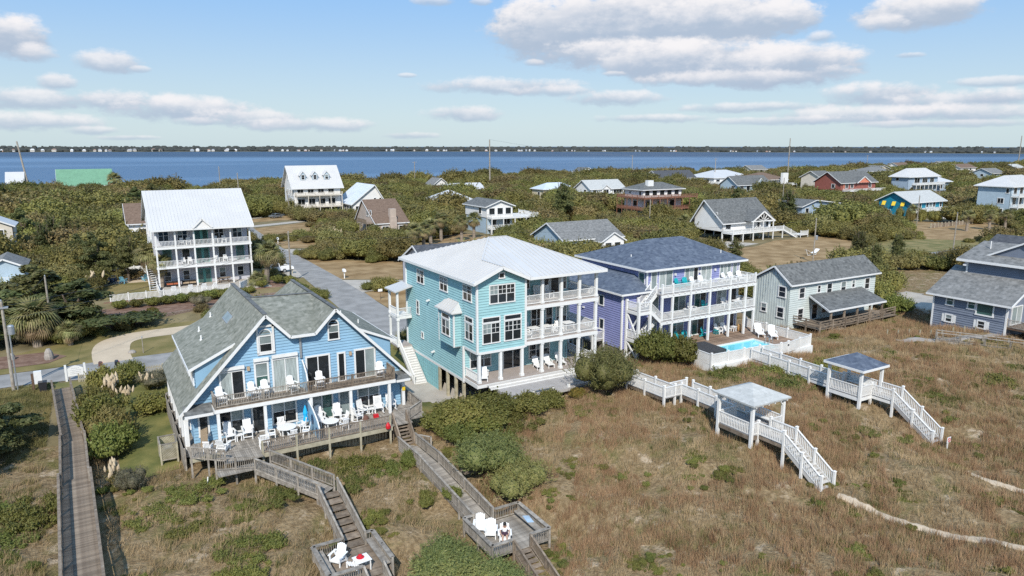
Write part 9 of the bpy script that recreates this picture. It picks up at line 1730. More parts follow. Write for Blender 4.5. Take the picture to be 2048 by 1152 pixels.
WOOD='''155,70d 184,128j 144,65d -15,274f 222,144g -4,102c 243,330k 60,286h 629,252m 178,128f 119,343i 367,263k 125,155f 52,145d 176,121e 406,172i 146,196g -13,362h -16,168d 77,111d -13,159d 163,143e 70,121d 229,315j 217,222h 61,121g 53,189e 183,305i 147,68d 0,188f 65,117d 90,99d 6,182d 250,167g 110,163e 2,322g 426,176i 129,150e 254,306j 36,278g 121,221g -1,269k -13,172d 164,67g 175,331j 103,113d 0,299i 181,214g 3,139c 147,77d 89,272g 33,253f -14,178d 81,392j -43,343g 545,303m 1,185d 104,76c -5,291f 18,148d 15,160d 171,147f 233,93e 175,135e -6,273f -31,293f -9,192d 116,146e 49,171e 54,312g 87,183e 107,79c 91,71c 117,295h -35,276g 40,335h -22,366g 9,255f -22,238e 215,283h 232,303i -8,151d 137,153e 34,222g 0,176d 102,270g 9,167d 264,210g 176,71d -18,141c 59,189e 5,272h 101,95d 462,256k 119,187g 377,154h 24,154d 97,144d 87,104d 106,365i 98,201f -2,132d 16,247j 215,188f 441,259k -5,131c 380,179h 210,209g 114,119d -6,125c 24,401h 92,68d 518,224k 137,79d -15,153c -7,148f 126,268g 66,121d 84,118d -24,346g 99,321h -26,316f 24,308g 93,153d 169,119e 362,247i 21,151d 140,65c 1,212e 0,228e 159,143e -10,162d 100,340h -33,317f -33,311k 20,244e 87,339h 27,165d 100,73c 403,160h -7,339g 155,75d 232,180f 46,267h 93,64c 116,202f 232,98e 80,307g -7,127c 502,282k 99,114e 141,76d 89,307g 103,99c -37,349f 36,263f 190,125e -10,156c 138,212f 469,323l 133,154e -13,207d 15,150d 411,264j 95,235h 47,257f 22,280f 116,140f 20,156d 152,146e 304,352j 172,143e 5,314f 415,179h -27,217f 384,264i 1,192d 80,374h -2,211d 482,344l 150,64c 101,312g 529,231j 360,182h -40,332f -10,159c 44,284h 87,202e 142,81d 179,172e 353,169g 106,111d 150,70f 93,284f -13,182d 78,125e 66,223e 366,232h 195,78d 449,248j 199,79e 172,153e 180,136e 244,185f 81,115f 84,126d 199,131g 1,234e 334,353j 25,245e 88,90e 142,155e 235,121g 88,71d 214,246g 87,110d 170,139h -1,104b 198,324h 47,305i 92,117d 103,159d 116,181e 98,153d 121,357h 208,321h 97,252h 106,161f 51,179f 215,231g 86,176d 338,162g 62,161d 64,306f 74,108d 172,257g -28,256e 172,238g 82,129d 25,184d 152,67c 111,124d 137,203f -29,225d 226,285h 80,113c 183,139e 82,135d 466,193i 25,348i 112,169e 112,209e 199,283h 44,275j 103,208e 430,192h 123,81f 225,185f -8,287g 173,109d -2,137c 26,146c 0,274e 24,274e -25,376i 228,91e 133,257f 70,382h 60,100d 86,315g 486,202i 95,78c -10,221d 38,240e 86,382h 85,207e 454,191h 21,211d 60,97c 89,73d 80,193e 136,198e 195,122d 73,206e -29,360f 202,122e 179,109d -12,154e 57,166d 213,384i 186,352h 203,132f 229,145e 70,110d 177,76d 238,96e 208,188f 24,337f 65,323g 74,134d 107,118f 15,184d 300,125e 65,98e -16,235f -18,146e 250,195f 221,270g 51,151d 316,133f 290,145f 24,252e 424,251i 188,164e 100,99c 127,167d 89,79c 28,354g 523,349k -6,253e 91,400h 365,149f 103,389h 256,102e 119,80c 97,99c 260,319h 91,79c 54,269e 59,244e 142,208e 109,129d 458,280i 486,252i 2,341f -12,279e -20,352h 182,81d 69,211e 22,239f 149,213e 429,287i 51,285f -30,306g 63,297f 226,372i 172,295g 510,205h 342,142f 90,208e 25,424h 183,362h 155,229h 25,105b 159,74c -12,373g 33,245e 17,152d 185,123f 38,322f 169,113d -34,300g 370,178g 30,178d 41,112c 173,229f -7,283e 111,173h 185,132e 100,189d 81,278f 324,370i 13,352f 61,206d 488,329k 168,250f 1,220d 444,236h 35,304f 136,350g 121,139d 134,168e 89,233e 2,253f 195,136e 199,183g 113,178e 85,144e 116,80c 58,204d 465,205h 210,292g 420,169g 194,176i 183,119d 486,221h 25,323f 251,127e 121,214e 93,147d 412,331j 60,221e -4,362f -28,230d 89,323f 196,374h 28,362l 55,151c 55,181d 222,176e 9,285e 99,109e 102,213i 4,167d 64,166d 769,345m 153,64c -6,201d 30,287e 93,200d 431,332j 102,218e 74,128c 282,340h 39,252e 66,367g 259,126e 13,181c 77,171e 500,310j 20,167c 401,307i 263,159e 396,290i 59,198d 128,140d 19,160c 78,185d 288,155e 169,165e 856,359m 102,234e 270,150e -35,386f 173,309g 367,188i -12,176e 96,110d -6,297e 10,332f 815,336m 237,175e 72,95c 5,137c -13,129b 89,215e 151,150g 60,229e 348,255h 5,277f 2,390f 254,184j 58,159d 109,214e 191,121g 133,174d 136,176e 142,366g 137,162d 271,283g 393,374j 147,152d 136,194e 676,291k 82,212f 251,372h 727,301l 98,193f 312,392i -2,128c 26,191f 18,185c 15,170c 178,316g 371,158h 104,104c 142,148d -15,335e 53,359f 110,200f 10,161d 105,257e 570,373k 12,343f 6,149d 259,197f 27,169c 640,261m 82,100d 34,240d 156,284h 214,307g 137,143d 190,182e 106,329f -11,166e 160,78c 209,272f 24,149d 170,132d 30,154c 231,234f 6,171e 131,161d 160,70c 23,207g 91,193g 131,317f -37,405f 142,84c 102,107d 442,226h 190,187f 187,178e 143,165d 172,115d 260,182e 59,135c 80,125c 193,364h 27,143d 117,196d 182,107d 131,136f 130,80e 159,150d 337,147f 172,287f 131,409m 264,329h 418,198g 19,385f 95,118c 7,164d 115,110c 83,198d 195,129d 254,174e 381,189f 200,224j 198,272f 511,323j 229,410h 386,290h 114,395g 37,246f 150,223e 323,145e 121,80c 108,106c 148,372g 387,360i 18,105b 130,277e 127,136c 50,272f 17,396k 102,81c 240,263f 164,222e 114,187g 324,154e 55,261e 63,157c 347,216f 225,251f 64,208d 52,149c 97,222d 66,345f 142,200d 212,256h 81,120c 117,126c 82,174e 147,82c 61,315g 89,64c 85,133d 183,342g 20,331e 51,278e 753,327k 391,276g 396,251m -28,221c 310,138e -5,155c 122,179d 683,278m -20,242d 238,293f 119,209d 168,66d 347,225f 128,80e 102,156d 130,232e 105,226d 180,84c 65,94d 121,278e 18,361f -12,232d 72,322e 231,212e 184,87c 164,78c 84,122c 715,294j 49,298e 378,255g -12,295f 3,215e 161,158d 84,180d 254,161e 249,218e 45,153d -20,235e 46,150c 553,356j 189,314h 358,391i 106,101d 92,211d 186,209e 250,322g 94,245e 154,254g 237,195i 51,166c 81,131c 29,182c 178,157d -8,233e 127,206h 241,304f 17,168d 267,165e 563,245h 151,141d 19,108b 105,245e -14,382e 30,190c 182,263e -15,345e 763,309k 73,175e 85,191e 177,208e 223,88c 176,113d -46,368e 73,215d 225,193e 240,212e 208,250j 384,167f 57,93b 276,290f 244,105g 650,311j 174,80c 261,269f 108,155d 77,132c 86,140c 166,209h 163,74c 300,133f 592,250i 255,191e 194,333f 9,241g 155,81c 189,382m -3,134c 95,383f 386,242g 34,260f 58,194c 73,366f 90,416g 426,239g 77,115e 511,339i 40,348f 248,282h 95,267h 191,203e 78,129c 210,370g 467,336h 261,111d 79,178e 164,214h 380,236f 213,88c 145,79c 785,349k 254,255f 54,198c 496,222g -2,404f -25,234f 219,292f 57,324e 564,324i -8,348i 229,222e 73,169c 248,158e 440,194i 559,228h 37,233d 44,342e 158,372g 161,76c 484,277h 42,149c 25,195d -4,286g 102,434g 449,286g 134,149d 387,250g 220,333g 661,378k 86,123e 514,302h 26,416f 286,181e 258,108e 80,140e 247,351g 802,342k 220,239e 180,79d 46,353e 145,292j 142,341f 136,386f 41,255d 394,161f 150,360f 165,228e 407,183f -18,238c 55,366f 372,309m 268,291f 358,238f 233,349g 123,131c 18,206c 100,118c 191,77c -3,380e 504,264g 94,214e 116,266f 129,325f 176,78d 287,162e 386,155e 455,305j 116,123c 209,361f 272,309g 60,165c 88,370f 242,217e 49,263d 154,402l 356,368h 191,118c -3,189e 268,222i 60,331e 610,293h -20,326e 40,152c 309,268h 615,254h 109,319e 126,82c -24,196e 292,294f 129,164e 10,393f 254,130d 341,239f 435,221i 423,279i -9,319h 249,225e 98,94c 25,176e 26,108b 0,354e 0,107b -5,230d 246,359g 242,249e 240,239e 150,352f 196,83e 478,245g 388,233f 152,276g 47,155c 64,101c 109,82b 418,299g 237,271f 335,155e 647,352j 264,277f 138,282i 93,82b 253,331g 597,326i 268,182e 171,210d 47,252g 259,379g 514,264h 469,213f 409,284l 375,230f 147,205d 123,227d 78,318e 467,294h 73,202c 68,128c 209,140d 111,108c 9,251e 186,119f 96,163c 96,160c 203,88c 27,259e 478,259i 93,158c 344,301f 378,388h 234,105d 430,272g 43,271d 233,393g 391,172g 207,232e 427,297g 538,345i 446,346h -25,411e 160,291e 59,353e 20,189c 63,339e 78,137c 602,343i 302,178e 141,204e 130,144f 62,126b 263,177e 46,179c -13,290e 218,352f 411,194f 279,408h 70,339e 263,261e 130,132c 70,131c 208,86d 127,285e 104,146c 96,86b 59,233e 70,307h 613,340i 412,319g 39,287d 165,325e 57,100b 109,337e 95,275e 120,146c 411,305i -44,389f 493,354h 716,352i 144,214d 107,264d 109,276d 201,86c -25,243c 127,174d 114,142c 22,162c 167,278g 101,153e 65,232d -43,398e 137,244d 136,310e 84,217d 400,270f 382,160e 222,278e 218,86c 77,407f 148,74c 67,312e 491,294h 524,367h 256,392g 442,295g 87,101c 217,90d 164,105c 83,103c 290,173e 56,298d 66,162c 496,270g 220,262e 206,244e -17,299e 45,162c 49,160c 177,116c -25,246c 234,246e 191,89c 511,312g 387,305g 106,143c 132,251d 126,297e 24,292e 474,192f 270,270j 269,346g 104,84b 32,209f 225,340f 70,355g 222,216d 284,356l 101,239d -1,232f 643,367i 192,79d 120,125e 442,272g 774,364j 60,169c 196,144c 139,263h 151,80c 192,344f 117,384f 112,138c 472,240g 123,84b 135,237d 89,152e 175,221d 231,356f 268,354g 28,382g 79,228d 241,405g 288,201e 201,187e 234,228e 232,266e 477,206f 508,217i 104,305e -2,187c 450,183f 32,199d 111,79b 230,259g 239,108c 329,144h 405,375g 208,135e 440,356h 58,238d 243,194d 160,265e 358,162e 181,122c -37,414e 72,166c 295,155d 223,306f 27,183d 165,313e 202,127c 458,242f 187,145c 408,229f 795,324i 374,324g 438,287g 345,168e 169,346f 352,247f 20,105c 142,183d 189,136c 116,410f 525,331h 198,210d 104,201f 72,418f 40,294d 60,213c 253,206e 39,114b 59,343e 766,331i 192,238d 63,137c 117,226d -30,407e 129,373f 124,399f 733,356i 219,400g 96,305e -47,414f 63,129b 457,330g 510,367h 117,274f 632,343h 224,362k 454,202f 456,356h 355,176e 420,311l 76,175c 702,301k 64,134b 265,311f 85,425f 279,174f 386,204e 166,383f 421,336g 218,199d 243,395f 94,426f 116,137d 108,423f 536,326h 156,380f 159,223g 6,375e 465,237f 220,94c 265,398f 256,341f 27,140d 163,270e 47,168c 290,415g 570,237g 207,263e 113,219d 82,322f 354,299f 285,222e 135,364f -23,417e 276,220h 339,392g 191,113c 79,269d 16,312e 0,148d 121,155c -10,211e 85,221e 3,380e 653,278h 65,172e 98,261d 282,136g 785,386j 22,108b 407,236h 40,156c 193,147c 108,406f 391,387g 98,160e 95,352e 237,438l 75,235d 470,221k 129,338e 169,109e 234,186d 71,411e 193,117c 108,207e 90,150d 359,272f 113,359e 745,314h 110,414f 179,229d 110,159d 32,213c 435,342m 545,247l 2,309e 106,299e 386,350g 168,244g 636,271j 117,152c 277,299e 47,314d 225,94c -37,399e 139,186f 486,265g -10,401e 117,282h 559,376h 131,400f 286,348k 215,213f 134,331e 103,278d 95,409j 350,408g 236,340f 166,285e 138,401j 278,378k 418,190e 266,304g 43,158b 80,180d 373,365g 116,116c 80,328d 176,110c -8,386e 149,393j 267,194d 226,348j 374,185e 346,353f 154,163c 102,400e 69,318d 338,173e 244,223d 171,400j 305,160d 145,248g 741,366i 94,312d -17,138b -29,398f 354,311k 804,371i 281,305j 238,378f 146,159c 117,403f 231,294e 384,282j 333,412g 354,382l 338,214e -19,378h 173,322e 200,139c 249,272e 294,231e 31,187c 189,130c 68,394e 30,377e 261,189d 304,374f 354,227g 66,176c 30,343d 152,169f 207,89c 30,388e 13,424e 475,266f 70,301d 546,369h 521,317g 533,307g 273,186d 125,233e 248,122c 286,229e 652,268g 244,125c -15,295e 278,201d 276,350f 331,388f 410,297f 90,187d 360,354g 275,194g 554,326m 212,300e 581,391h 252,382f 294,138g 718,309h 230,380f 381,298k 182,179f 68,331d 98,357e 142,355e 194,90e 574,264g 248,109c 611,267g 191,299e 447,365g 275,162g 193,114d 351,239e 394,194e 123,392e 41,303g 157,315e 165,337e 47,361e 277,211d 53,196c 113,126c -34,394f 248,258e 58,162c 313,377f 29,141d 189,111c 283,165d 158,162c 28,109b -2,397e -3,418e 36,228e -19,412e 3,182d 394,183e 9,406e 372,289f 401,390g 301,166d 161,404f 438,302f 109,84c 396,173e 257,353j 201,361e 508,224j 109,221c 521,280f 361,175d 19,414i 172,358e -17,132b 59,133b 27,126b 182,324i 148,270d 232,252e 153,387e 556,281g 113,260e 210,239d 74,211e 141,274d 437,278f 129,387e 78,215c 242,154c 101,166c 57,136b 128,131c 213,140d 315,168d 854,377j 21,356f 145,387e 412,276f 417,382l 399,350k 69,238c 322,387f 214,327e 427,204e 8,361d 367,356f 33,423e 73,231c 761,378i 515,213f 75,302d -16,311f 47,183c 218,345e 196,304e 321,360f -9,217e 479,368m 48,151c 233,200g 105,81c 335,369f 262,284i 444,337f 397,237i 432,313f 93,299d 434,323f 269,389f 683,372h 50,158c 245,295i 17,146b 101,283d 273,261e 417,234g 600,264g 371,165f 405,222e 756,341h 568,315g 75,360e 123,78c 133,144d 348,163d 192,131e 501,297f 385,197e 16,390f 479,215g 247,264d 104,95b 111,381i 53,379e 239,369f 532,277f 428,263f 44,156d 64,114b 230,241d 666,275g 262,222d 149,162c 183,146d 122,152d 31,171b 282,286e 420,185e 264,418f 541,356g 196,181e 830,385i 298,380f 34,347d 175,249d 106,189d 223,226d 661,269l 158,83b 51,142c 104,358e 320,400f 534,376g 348,262i 121,161d 431,245e 210,402f 642,305g 612,352g 557,257f 186,87b -20,159c 112,301d 320,149g 96,188c 365,279g 443,310h 507,357g 261,253e 452,337f 242,280e 288,370f 571,272k 114,213c 326,381k 332,399f 161,277d 435,231e 379,275e 188,141c 166,126c 200,118c 285,170d 607,390h 696,286g 64,243c 108,151c 155,86b 111,185c 227,330e 57,95b -23,401f 547,319g 587,322g 99,82b -18,400d 100,144d 90,390e 189,337e 6,369d 365,301f 56,214c 328,426l 220,256f 187,232d 283,365f 313,250e 128,307d 575,324g 697,395h 94,115d 30,372g 160,413j 22,105b 423,269f 149,190d 233,330e 186,108c 273,401f 97,395e 31,331d 248,173e 116,371h 61,141b 3,200c 58,141b 30,146c 582,248f 513,275f 141,323d 30,158b 393,324f 96,333d 312,182d 307,381j 179,124c 291,219d 117,79b 66,213e 416,392f 28,195d 128,255e 140,141c 326,406k 221,418f 241,112c 325,395f 212,91c 528,323g 361,411f 126,312d 391,315e 305,243d 349,307e 121,193d 199,238d 377,315f 56,177d 599,398h 290,425f 100,205e 64,175c 452,271e 589,241f 198,264d 112,83b 247,178f 65,420h 138,317d 452,236i 72,390e 181,379e 348,362f 641,409h 691,295g 271,332i 74,171c 241,445k 167,389e 664,290g 53,387d 397,203f 240,104e 199,382e 163,361e 199,91b 25,286d 361,311i 137,147c 584,277f 299,316i 62,359d 101,85c 313,408f 73,138b -2,372g 252,112c 702,335g 537,245f 202,276g 65,217e 376,165d 575,349l 190,394i 316,177d 83,232c 249,417f 297,172d 622,398g 153,83b 195,229e 272,204g 527,285k 14,146b 100,210e 168,318d 374,334e 97,80c 457,297f 487,361g 354,221e 79,142d 189,226e 259,409f 31,312f 780,376h 752,349h 427,345f 111,434i 99,88b 267,427j 381,397f 290,240d 117,112d 373,243f 385,184d 31,281d 174,127d 50,149d 402,276e 556,310f 167,110b 67,400e 154,158c 781,398h 59,127b 65,237c 208,226f 6,385g 65,132c 238,224g 397,363f 377,375f 202,145e 475,333f 39,274d 79,118c 340,375f 565,307f 384,332e 219,90d 99,301e 52,394d 30,151b 239,119e 122,365d 778,317g 621,298f 383,311e 388,395f 119,144c 811,385h 116,84c 108,350d 151,283d 71,226c 292,178d 27,302f 385,324f 557,290f 87,227d 302,367e 140,169c 63,225c 136,166c 182,286d 388,179d 175,303g 185,81d 268,200d 339,383f 147,166c 375,346f 235,421e 119,119d 567,398l 816,367h 319,353i 124,140c 286,247d 232,127c 30,111b -10,415d 68,165c 255,115c 581,342l 833,346h 573,384l 197,115c 256,212d 292,439j 196,89b 123,318g 146,314g 683,382g 84,228c 76,140b 245,119c 204,141c 426,387f 338,231d 206,126e 272,166f 156,140d 377,354e 817,353j 106,167c 145,86b 519,237e 26,129b 250,288d 492,316j 534,240e 66,351d 643,270h 378,428k 544,283f 487,286g -32,381f 331,158e 300,226d 122,128d 42,362d 435,205d 633,352l 585,262f 215,128c 556,268f 340,224d 533,367k 137,358d 243,311f 583,374f 729,347g 239,204f 393,411f 543,393g 281,401e 314,363e 149,158d 202,266e 741,333m 320,197e 262,388e 153,319d 601,256f -17,135c 234,240g 462,379f 348,142e 519,386g 30,165b 63,376d 279,249d 157,366d 244,380e 285,234d 210,146e 364,169e 102,88c 32,181c 222,196d 181,110c 524,268e 495,340f 686,302f 551,333f 109,76b 54,177b 440,187f 95,329e 96,374d 141,378d 733,318g 67,139b 192,83c 110,228c -16,404g 173,75c -48,404f 150,248f 98,84b 103,374f 271,252d 374,398f 469,368f 296,355g 379,339i 51,194b 424,198d 826,364h 620,354f 441,181d 147,280d 42,118b 714,409h 258,281d 128,78b 223,298d 145,331e 394,343e 306,200d 136,375d 222,232e 401,257h 99,91b 98,239d 57,174b 276,157d 151,293d 252,314d 746,386g 214,136c 384,173d 158,157c 59,383d 422,318g 92,241c 473,349f 840,372h 107,343d 327,203d 86,349g 49,372d 406,414f 135,298d 120,230e 138,206e 101,163d 67,133c 311,274d 343,370i 185,295e 163,156d 262,366h 61,137c 51,330e 316,187d 797,354g 550,379k 184,157e 37,360f 724,315i 28,122b 97,149c 382,422f 270,133c 325,418j 42,289e 253,296d 532,359f 63,177d 407,324e 849,348g 225,294d 55,276d 457,369f 185,330g 565,258e 143,287c 299,256d 219,320g 128,84b 709,311f 93,378e 292,351f 249,180d 365,348i 164,165c 590,397g 555,391f 153,250c 197,189d 32,193b 439,401f 388,404j 244,109d 364,377e 706,343f 525,402k 447,200d 55,186c 805,397h 401,409f 45,294d 582,238e 346,177d 98,166d 107,218d 120,312e 667,321k 542,379f 157,155b 110,102c 75,222e 265,408e 65,228c 300,156d 256,169d 364,398e 478,360j 515,379f 663,313k 183,221d 424,210d 29,411e 240,361f 113,201e 104,347g 76,384e 341,409e 43,193b 202,91b 58,396g 193,143c 365,284h 256,289e 142,179c 102,91b 622,270g 576,251g 2,105b 267,189d 655,418l 6,145b 357,376e 353,399e 69,136c 33,185b 342,260d 605,278f 592,267j 261,301e 33,205c 522,306e 142,250d 122,375d 5,400d 374,268f 301,193c 701,407g 672,385f 445,185e 537,282e 260,427e 146,347e 149,89b 246,316d 420,258f 370,384i 233,364h 88,119b 292,168c 121,307e 2,303e 373,249f 734,434m 402,295f 722,386l 768,388g 81,404d 107,98b 70,173b 151,83b 322,182f 754,437m 203,338e 178,351d 793,364g 58,183b 381,344g 432,397e 16,290e 40,185b 662,364f 752,377g 359,401e 606,287g 101,421g 438,328g 229,100c 579,360k 621,335k 58,254d 203,327e 770,398g 668,371f 113,236c 567,343f 869,367g 123,383d 64,409d 364,405e -9,228d 636,359f 258,292g 44,166b 425,395f 102,224e 57,293e 709,363f 198,234d 132,303d 204,93b 113,157d 227,95c 841,351i 539,318e 94,295e 166,303f 420,206d 529,293g 449,210g 558,301e 465,353e 246,401h 227,93c 66,203c 284,243d 269,438e 244,229f 134,322e 112,135c 460,211g 724,361f 64,215d 119,150d 113,87b 202,333e 254,267f 234,260e 43,184b 208,130b 489,376e 444,191d 107,231c 515,357j 213,335d 401,182e 438,409f 748,358f 413,404e 205,123c 437,267f 498,367e -19,321e 644,283f 80,219d 724,432l 508,383f 198,149d 621,345f 111,224c 353,419e 70,140b 476,376e 544,335e 260,297d 49,141b 178,242d 120,114b 385,412e 75,333d 171,408g 269,158d 51,253c 45,149c 46,189d 163,168c 751,367f 189,83c 117,87b 73,241c 283,189c 86,149b 278,366h 290,256d 149,84b 143,265d 266,173d 39,154b 176,268c 307,166c 282,263d 380,368i 41,160b 356,253e 133,87b 652,362f 119,157d 610,331f 478,199e 19,105b 274,134c -44,408f 718,364f 31,162b 597,279e 129,344e 516,395j 41,244c 239,125d 603,246f 374,273e 771,322f 184,369g 561,351f 68,207c 612,405f 821,378g 754,385g 59,147b 759,356k 145,170b 590,331e 219,143d 118,114b 632,366f 222,326g 332,205d 297,447i 305,260d 379,246e 190,86b 553,343e 46,385d 125,172b 186,105b 256,201e 486,384e 230,130b 118,123b 559,365e 567,355e 248,253d 66,169b 268,265f 561,343e 302,185c 13,106b 80,364d 294,313g 195,85b 58,404d 81,142b 117,121b 683,393f 195,340e 72,142b 118,83b 725,378f 775,333k 691,381f 735,373f 75,270e 201,312e 280,442h 741,341f 567,406f 406,188e 436,294f 185,238e 159,257c 411,396i 704,292e 143,174b 2,351e 633,306e 756,392f 44,319e 575,279h 227,132b 225,256d 290,190c 33,188c 296,125d 218,132b 520,295h 294,194e 593,411f 112,152b 456,344f 274,272e 829,339f 446,302f 298,245c 35,417d 40,368c -6,226c 42,249d 377,160e 30,196c 576,313i 156,267e 538,385e 461,188e -12,351e 294,186c 196,94b 100,369d 205,121c 136,273e 626,358g 842,381g 725,413f 748,399k 147,175d 139,297e 411,424e 323,323g 215,92b 230,102c 423,327f 37,379c 236,283d 428,362h 236,256d 72,130b 189,402g 394,228f 708,371j 82,138c 43,378c 122,118b 111,376e 600,384e 562,385i 114,83b 230,344f 414,187d 141,163c 661,319e 238,117d 39,160b 35,209b 788,332f 168,220d 760,431f 134,204d 208,124c 69,229b 189,119c 313,197c 329,188c 178,345f 257,460h 65,144b 140,336d 573,336e 165,171d 647,415f 42,189b 269,216d 98,120b 83,409f 112,231c 94,368d 64,389f 33,393d 207,94b 796,389f 161,83b 159,246c 205,91b 51,175c 152,264e 600,408e 12,109b 465,428i 147,320e 128,353d 313,371g 117,167c 168,274c 78,224b 749,423f 209,88c 63,140c 344,162e 634,403e 116,162b 166,132b -9,392c 502,350h 51,174c 276,389g 167,217d 317,201c 417,429h 281,197c 705,356e 56,373d 308,192c 52,184c 192,109b 130,366d 173,82b 129,416f 802,407f 527,340f 483,390h 34,356c 173,264c 307,322f 262,155c 336,219d 231,207e 249,424g 114,163c 58,177b 108,140b 732,385f 66,429f 177,395f 158,321d 309,174c 218,425g 166,130c 701,424f 34,201b -5,408e 189,323d 183,111c 783,322e 36,376e 364,239d 0,369d 273,172c 68,175b 836,356j 721,372g 245,202d 198,83c 84,149b 134,134b 170,81b 134,291c 68,217c 402,198d 396,260f 103,167c 38,389c 121,82b 156,330e 425,303e 58,168b 256,154d 271,362f 602,419e 247,277e 608,259f 633,414i 789,395j 401,178d 573,410i 78,143c 812,361g 241,317f 34,400c 709,389e 294,265c 33,407c 656,427e 291,319f 350,181c 521,212f 86,238d 350,425g 503,327g 244,365f 638,421e 197,119b 108,235b 203,95b 78,429f 54,351d 238,157b 42,395e 190,95b 309,237c 308,444g 182,206c 412,357g 79,356e 72,268b 252,462g 195,95b 107,395d 54,184c 104,165b 165,417f 47,321d -16,418c 367,423g 93,257b 127,290d 449,220f 238,230c 53,400c 270,433g 708,421e 290,225c 1,412c 55,171b 320,228c 827,374e 180,442f 104,143b 434,423h 72,221c 216,315e 273,155c 611,367h 185,183b 123,168c 34,196b 834,367e 158,79b 141,308c -8,407c 814,399e 38,186c 801,382e 148,287c 285,208c 137,268d 35,206b 365,455g 463,344g 99,288d 2,420e 99,378e 299,188b 121,122c 315,461g 721,394i 742,425e 133,280d 281,268c 210,130b 308,186b 259,132c 630,428i -12,396c 708,451i 209,93b 159,296c 205,419f 764,366f 716,401i 218,434f 873,359e 737,407i 363,364f 258,166c 86,409e 219,414f 30,116b 281,182d 113,333d 624,411h 262,443f 349,465g 462,226e 145,445f 133,421e 595,333e 599,309g 148,325c 717,428e 304,318e 709,301f 253,456f 429,417g 424,189e 160,167b 341,178b 154,174c 314,205b 226,244d 407,292f 266,253d 283,257c 583,288f 285,196d 116,159b 585,330e 129,262c 295,240c 180,414e 274,177c 310,203c -9,421c 286,149c 140,303b 459,248e 91,433e 825,394e 284,295e 545,408g 282,155c 432,405g 107,147b 143,317c 141,420e 36,371c 438,251e 432,391f 205,257d 643,438h 364,307e 314,228c 224,391e 160,286d 626,304g 187,442f 171,170c 435,187e 217,256d 244,243b 59,172b 818,388h 497,411g 256,251d 193,233c 293,251c 322,233d 405,195c 289,214b 160,335c 505,403g 828,354f 8,415c 688,401h 298,204b 249,207c 61,348d 29,126b 511,229e 296,249b 436,448g 252,249c 157,360d 301,250b 447,331f 283,217b 386,316e 372,173d 221,435e 472,253e 380,171d 840,361h 307,253b 62,401c 304,461f 576,242e 154,289b 343,183b 491,428g 158,170c 335,209b 313,235b 342,244d 589,304f 256,248c 809,354g 353,216d 419,414f 177,285d 779,338g 176,239c 286,270b 279,206c 52,409b 405,351e 241,431e 296,201b 113,150b 161,320d 34,190b 363,369e 623,261f 299,433e 525,296e 385,456f 76,181b 168,265c 774,373e 45,390b 36,352c 284,155b 437,309e 318,235b 325,228b 327,197d 725,448g 283,429e 290,267b 302,238b 291,246b 140,291c 381,462f 359,230d 697,369g 44,370b 728,401g 162,172c 276,255b 40,353c 581,420f 285,253b 604,332f -7,369c 154,326b 33,327b 668,389f 786,360g 296,189c 152,344b 334,239d 168,174c 311,245b 153,348b 198,259c 388,427e 562,359f 37,413b 631,358f 693,302f 732,426g 275,278c 586,305e 564,338e 314,255b 272,180b 533,336e 293,160b 410,463e 789,375f 153,88b 599,365e 588,345e 143,311c 697,328f 698,374f 448,442e 229,137b 623,434f 602,425f 277,226b 34,182b 713,345e 697,308e 693,436f 664,436f 206,97b 687,444f 665,429f 717,448f 150,336c 601,438e 318,194c 330,233c 300,236b 661,452e 46,376b 332,241c 358,224b 720,410e 804,362e 342,192c 757,370e 341,201c 785,403e 775,379e 42,409c 152,332b 328,228b 340,199b'''
KIND={'o':('oak','tree','tree'),'s':('scrub','tree','tree'),'c':('cedar','conifer_tree','tree'),'t':('twig','shrub','shrub')}
LOOK={'o':('round live oak','broad green tree','dark evergreen tree'),'s':('olive scrub tree','yellowish scrub tree','windswept olive tree'),'c':('pointed conifer','layered conifer','dark cedar'),'t':('grey twiggy shrub','bare brown shrub','dry grey bush')}
MARKS=[(15,132,'the white roofed porch house'),(69,258,'the three dormer house'),(85,252,'the grey metal roofed house'),(70,190,'the small tan house'),(12,196,'the left brown roofed house'),(-2,434,'the green metal roof'),(152,305,'the long white roof'),(117,246,'the white hip roof'),(98,178,'the white deck house'),(186,277,'the long beige house'),(193,250,'the cream roofed house'),(97,134,'the low grey roofed house'),(174,195,'the brown decked house'),(147,132,'the sunburst gable house'),(315,338,'the dark roof by water'),(270,238,'the light blue gabled house'),(335,285,'the white chimney house'),(341,252,'the square cream house'),(318,218,'the red house'),(374,218,'the big dusty blue house'),(250,146,'the deep teal house'),(274,126,'the tall light blue house'),(218,164,'the low dark house'),(122,51,'the dark slate roof'),(95,44,'the slate blue house'),(82,60,'the pale green house'),(58,64,'the violet house'),(35,64,'the aqua house'),(-7,110,'the large left conifers'),(35,150,'the street')]
def where(x,y):
 bx=min(MARKS,key=lambda m:math.hypot(m[0]-x,m[1]-y));dx,dy=x-bx[0],y-bx[1];d=math.hypot(dx,dy)
 cx,cy=dx*math.cos(YAW)-dy*math.sin(YAW),dx*math.sin(YAW)+dy*math.cos(YAW)
 if abs(cx)>abs(cy):w=('right of' if cx>0 else 'left of')
 else:w=('behind' if cy>0 else 'in front of')
 return('just ' if d<18 else('well ' if d>45 else ''))+w+' '+bx[2]
made=[]
for i,tok in enumerate(TREES.split()):
 k=tok[0];x,y,s=(float(v)for v in tok[1:].split(','));kind,nm,ct=KIND[k]
 if k=='c' and i%2:kind='pine'
 size='small ' if s<.7 else('tall ' if s>1.9 else('medium ' if s>1.15 else ''))
 lab=size+LOOK[k][i%3]+' '+where(x,y)
 t=plant(kind,x,y,s,lab,i,'maritime forest trees',sz=s if math.hypot(x,y)<260 else .6+.5*s,name=nm,cat=ct)
 made.append((lab,x*math.cos(YAW)-y*math.sin(YAW),t))
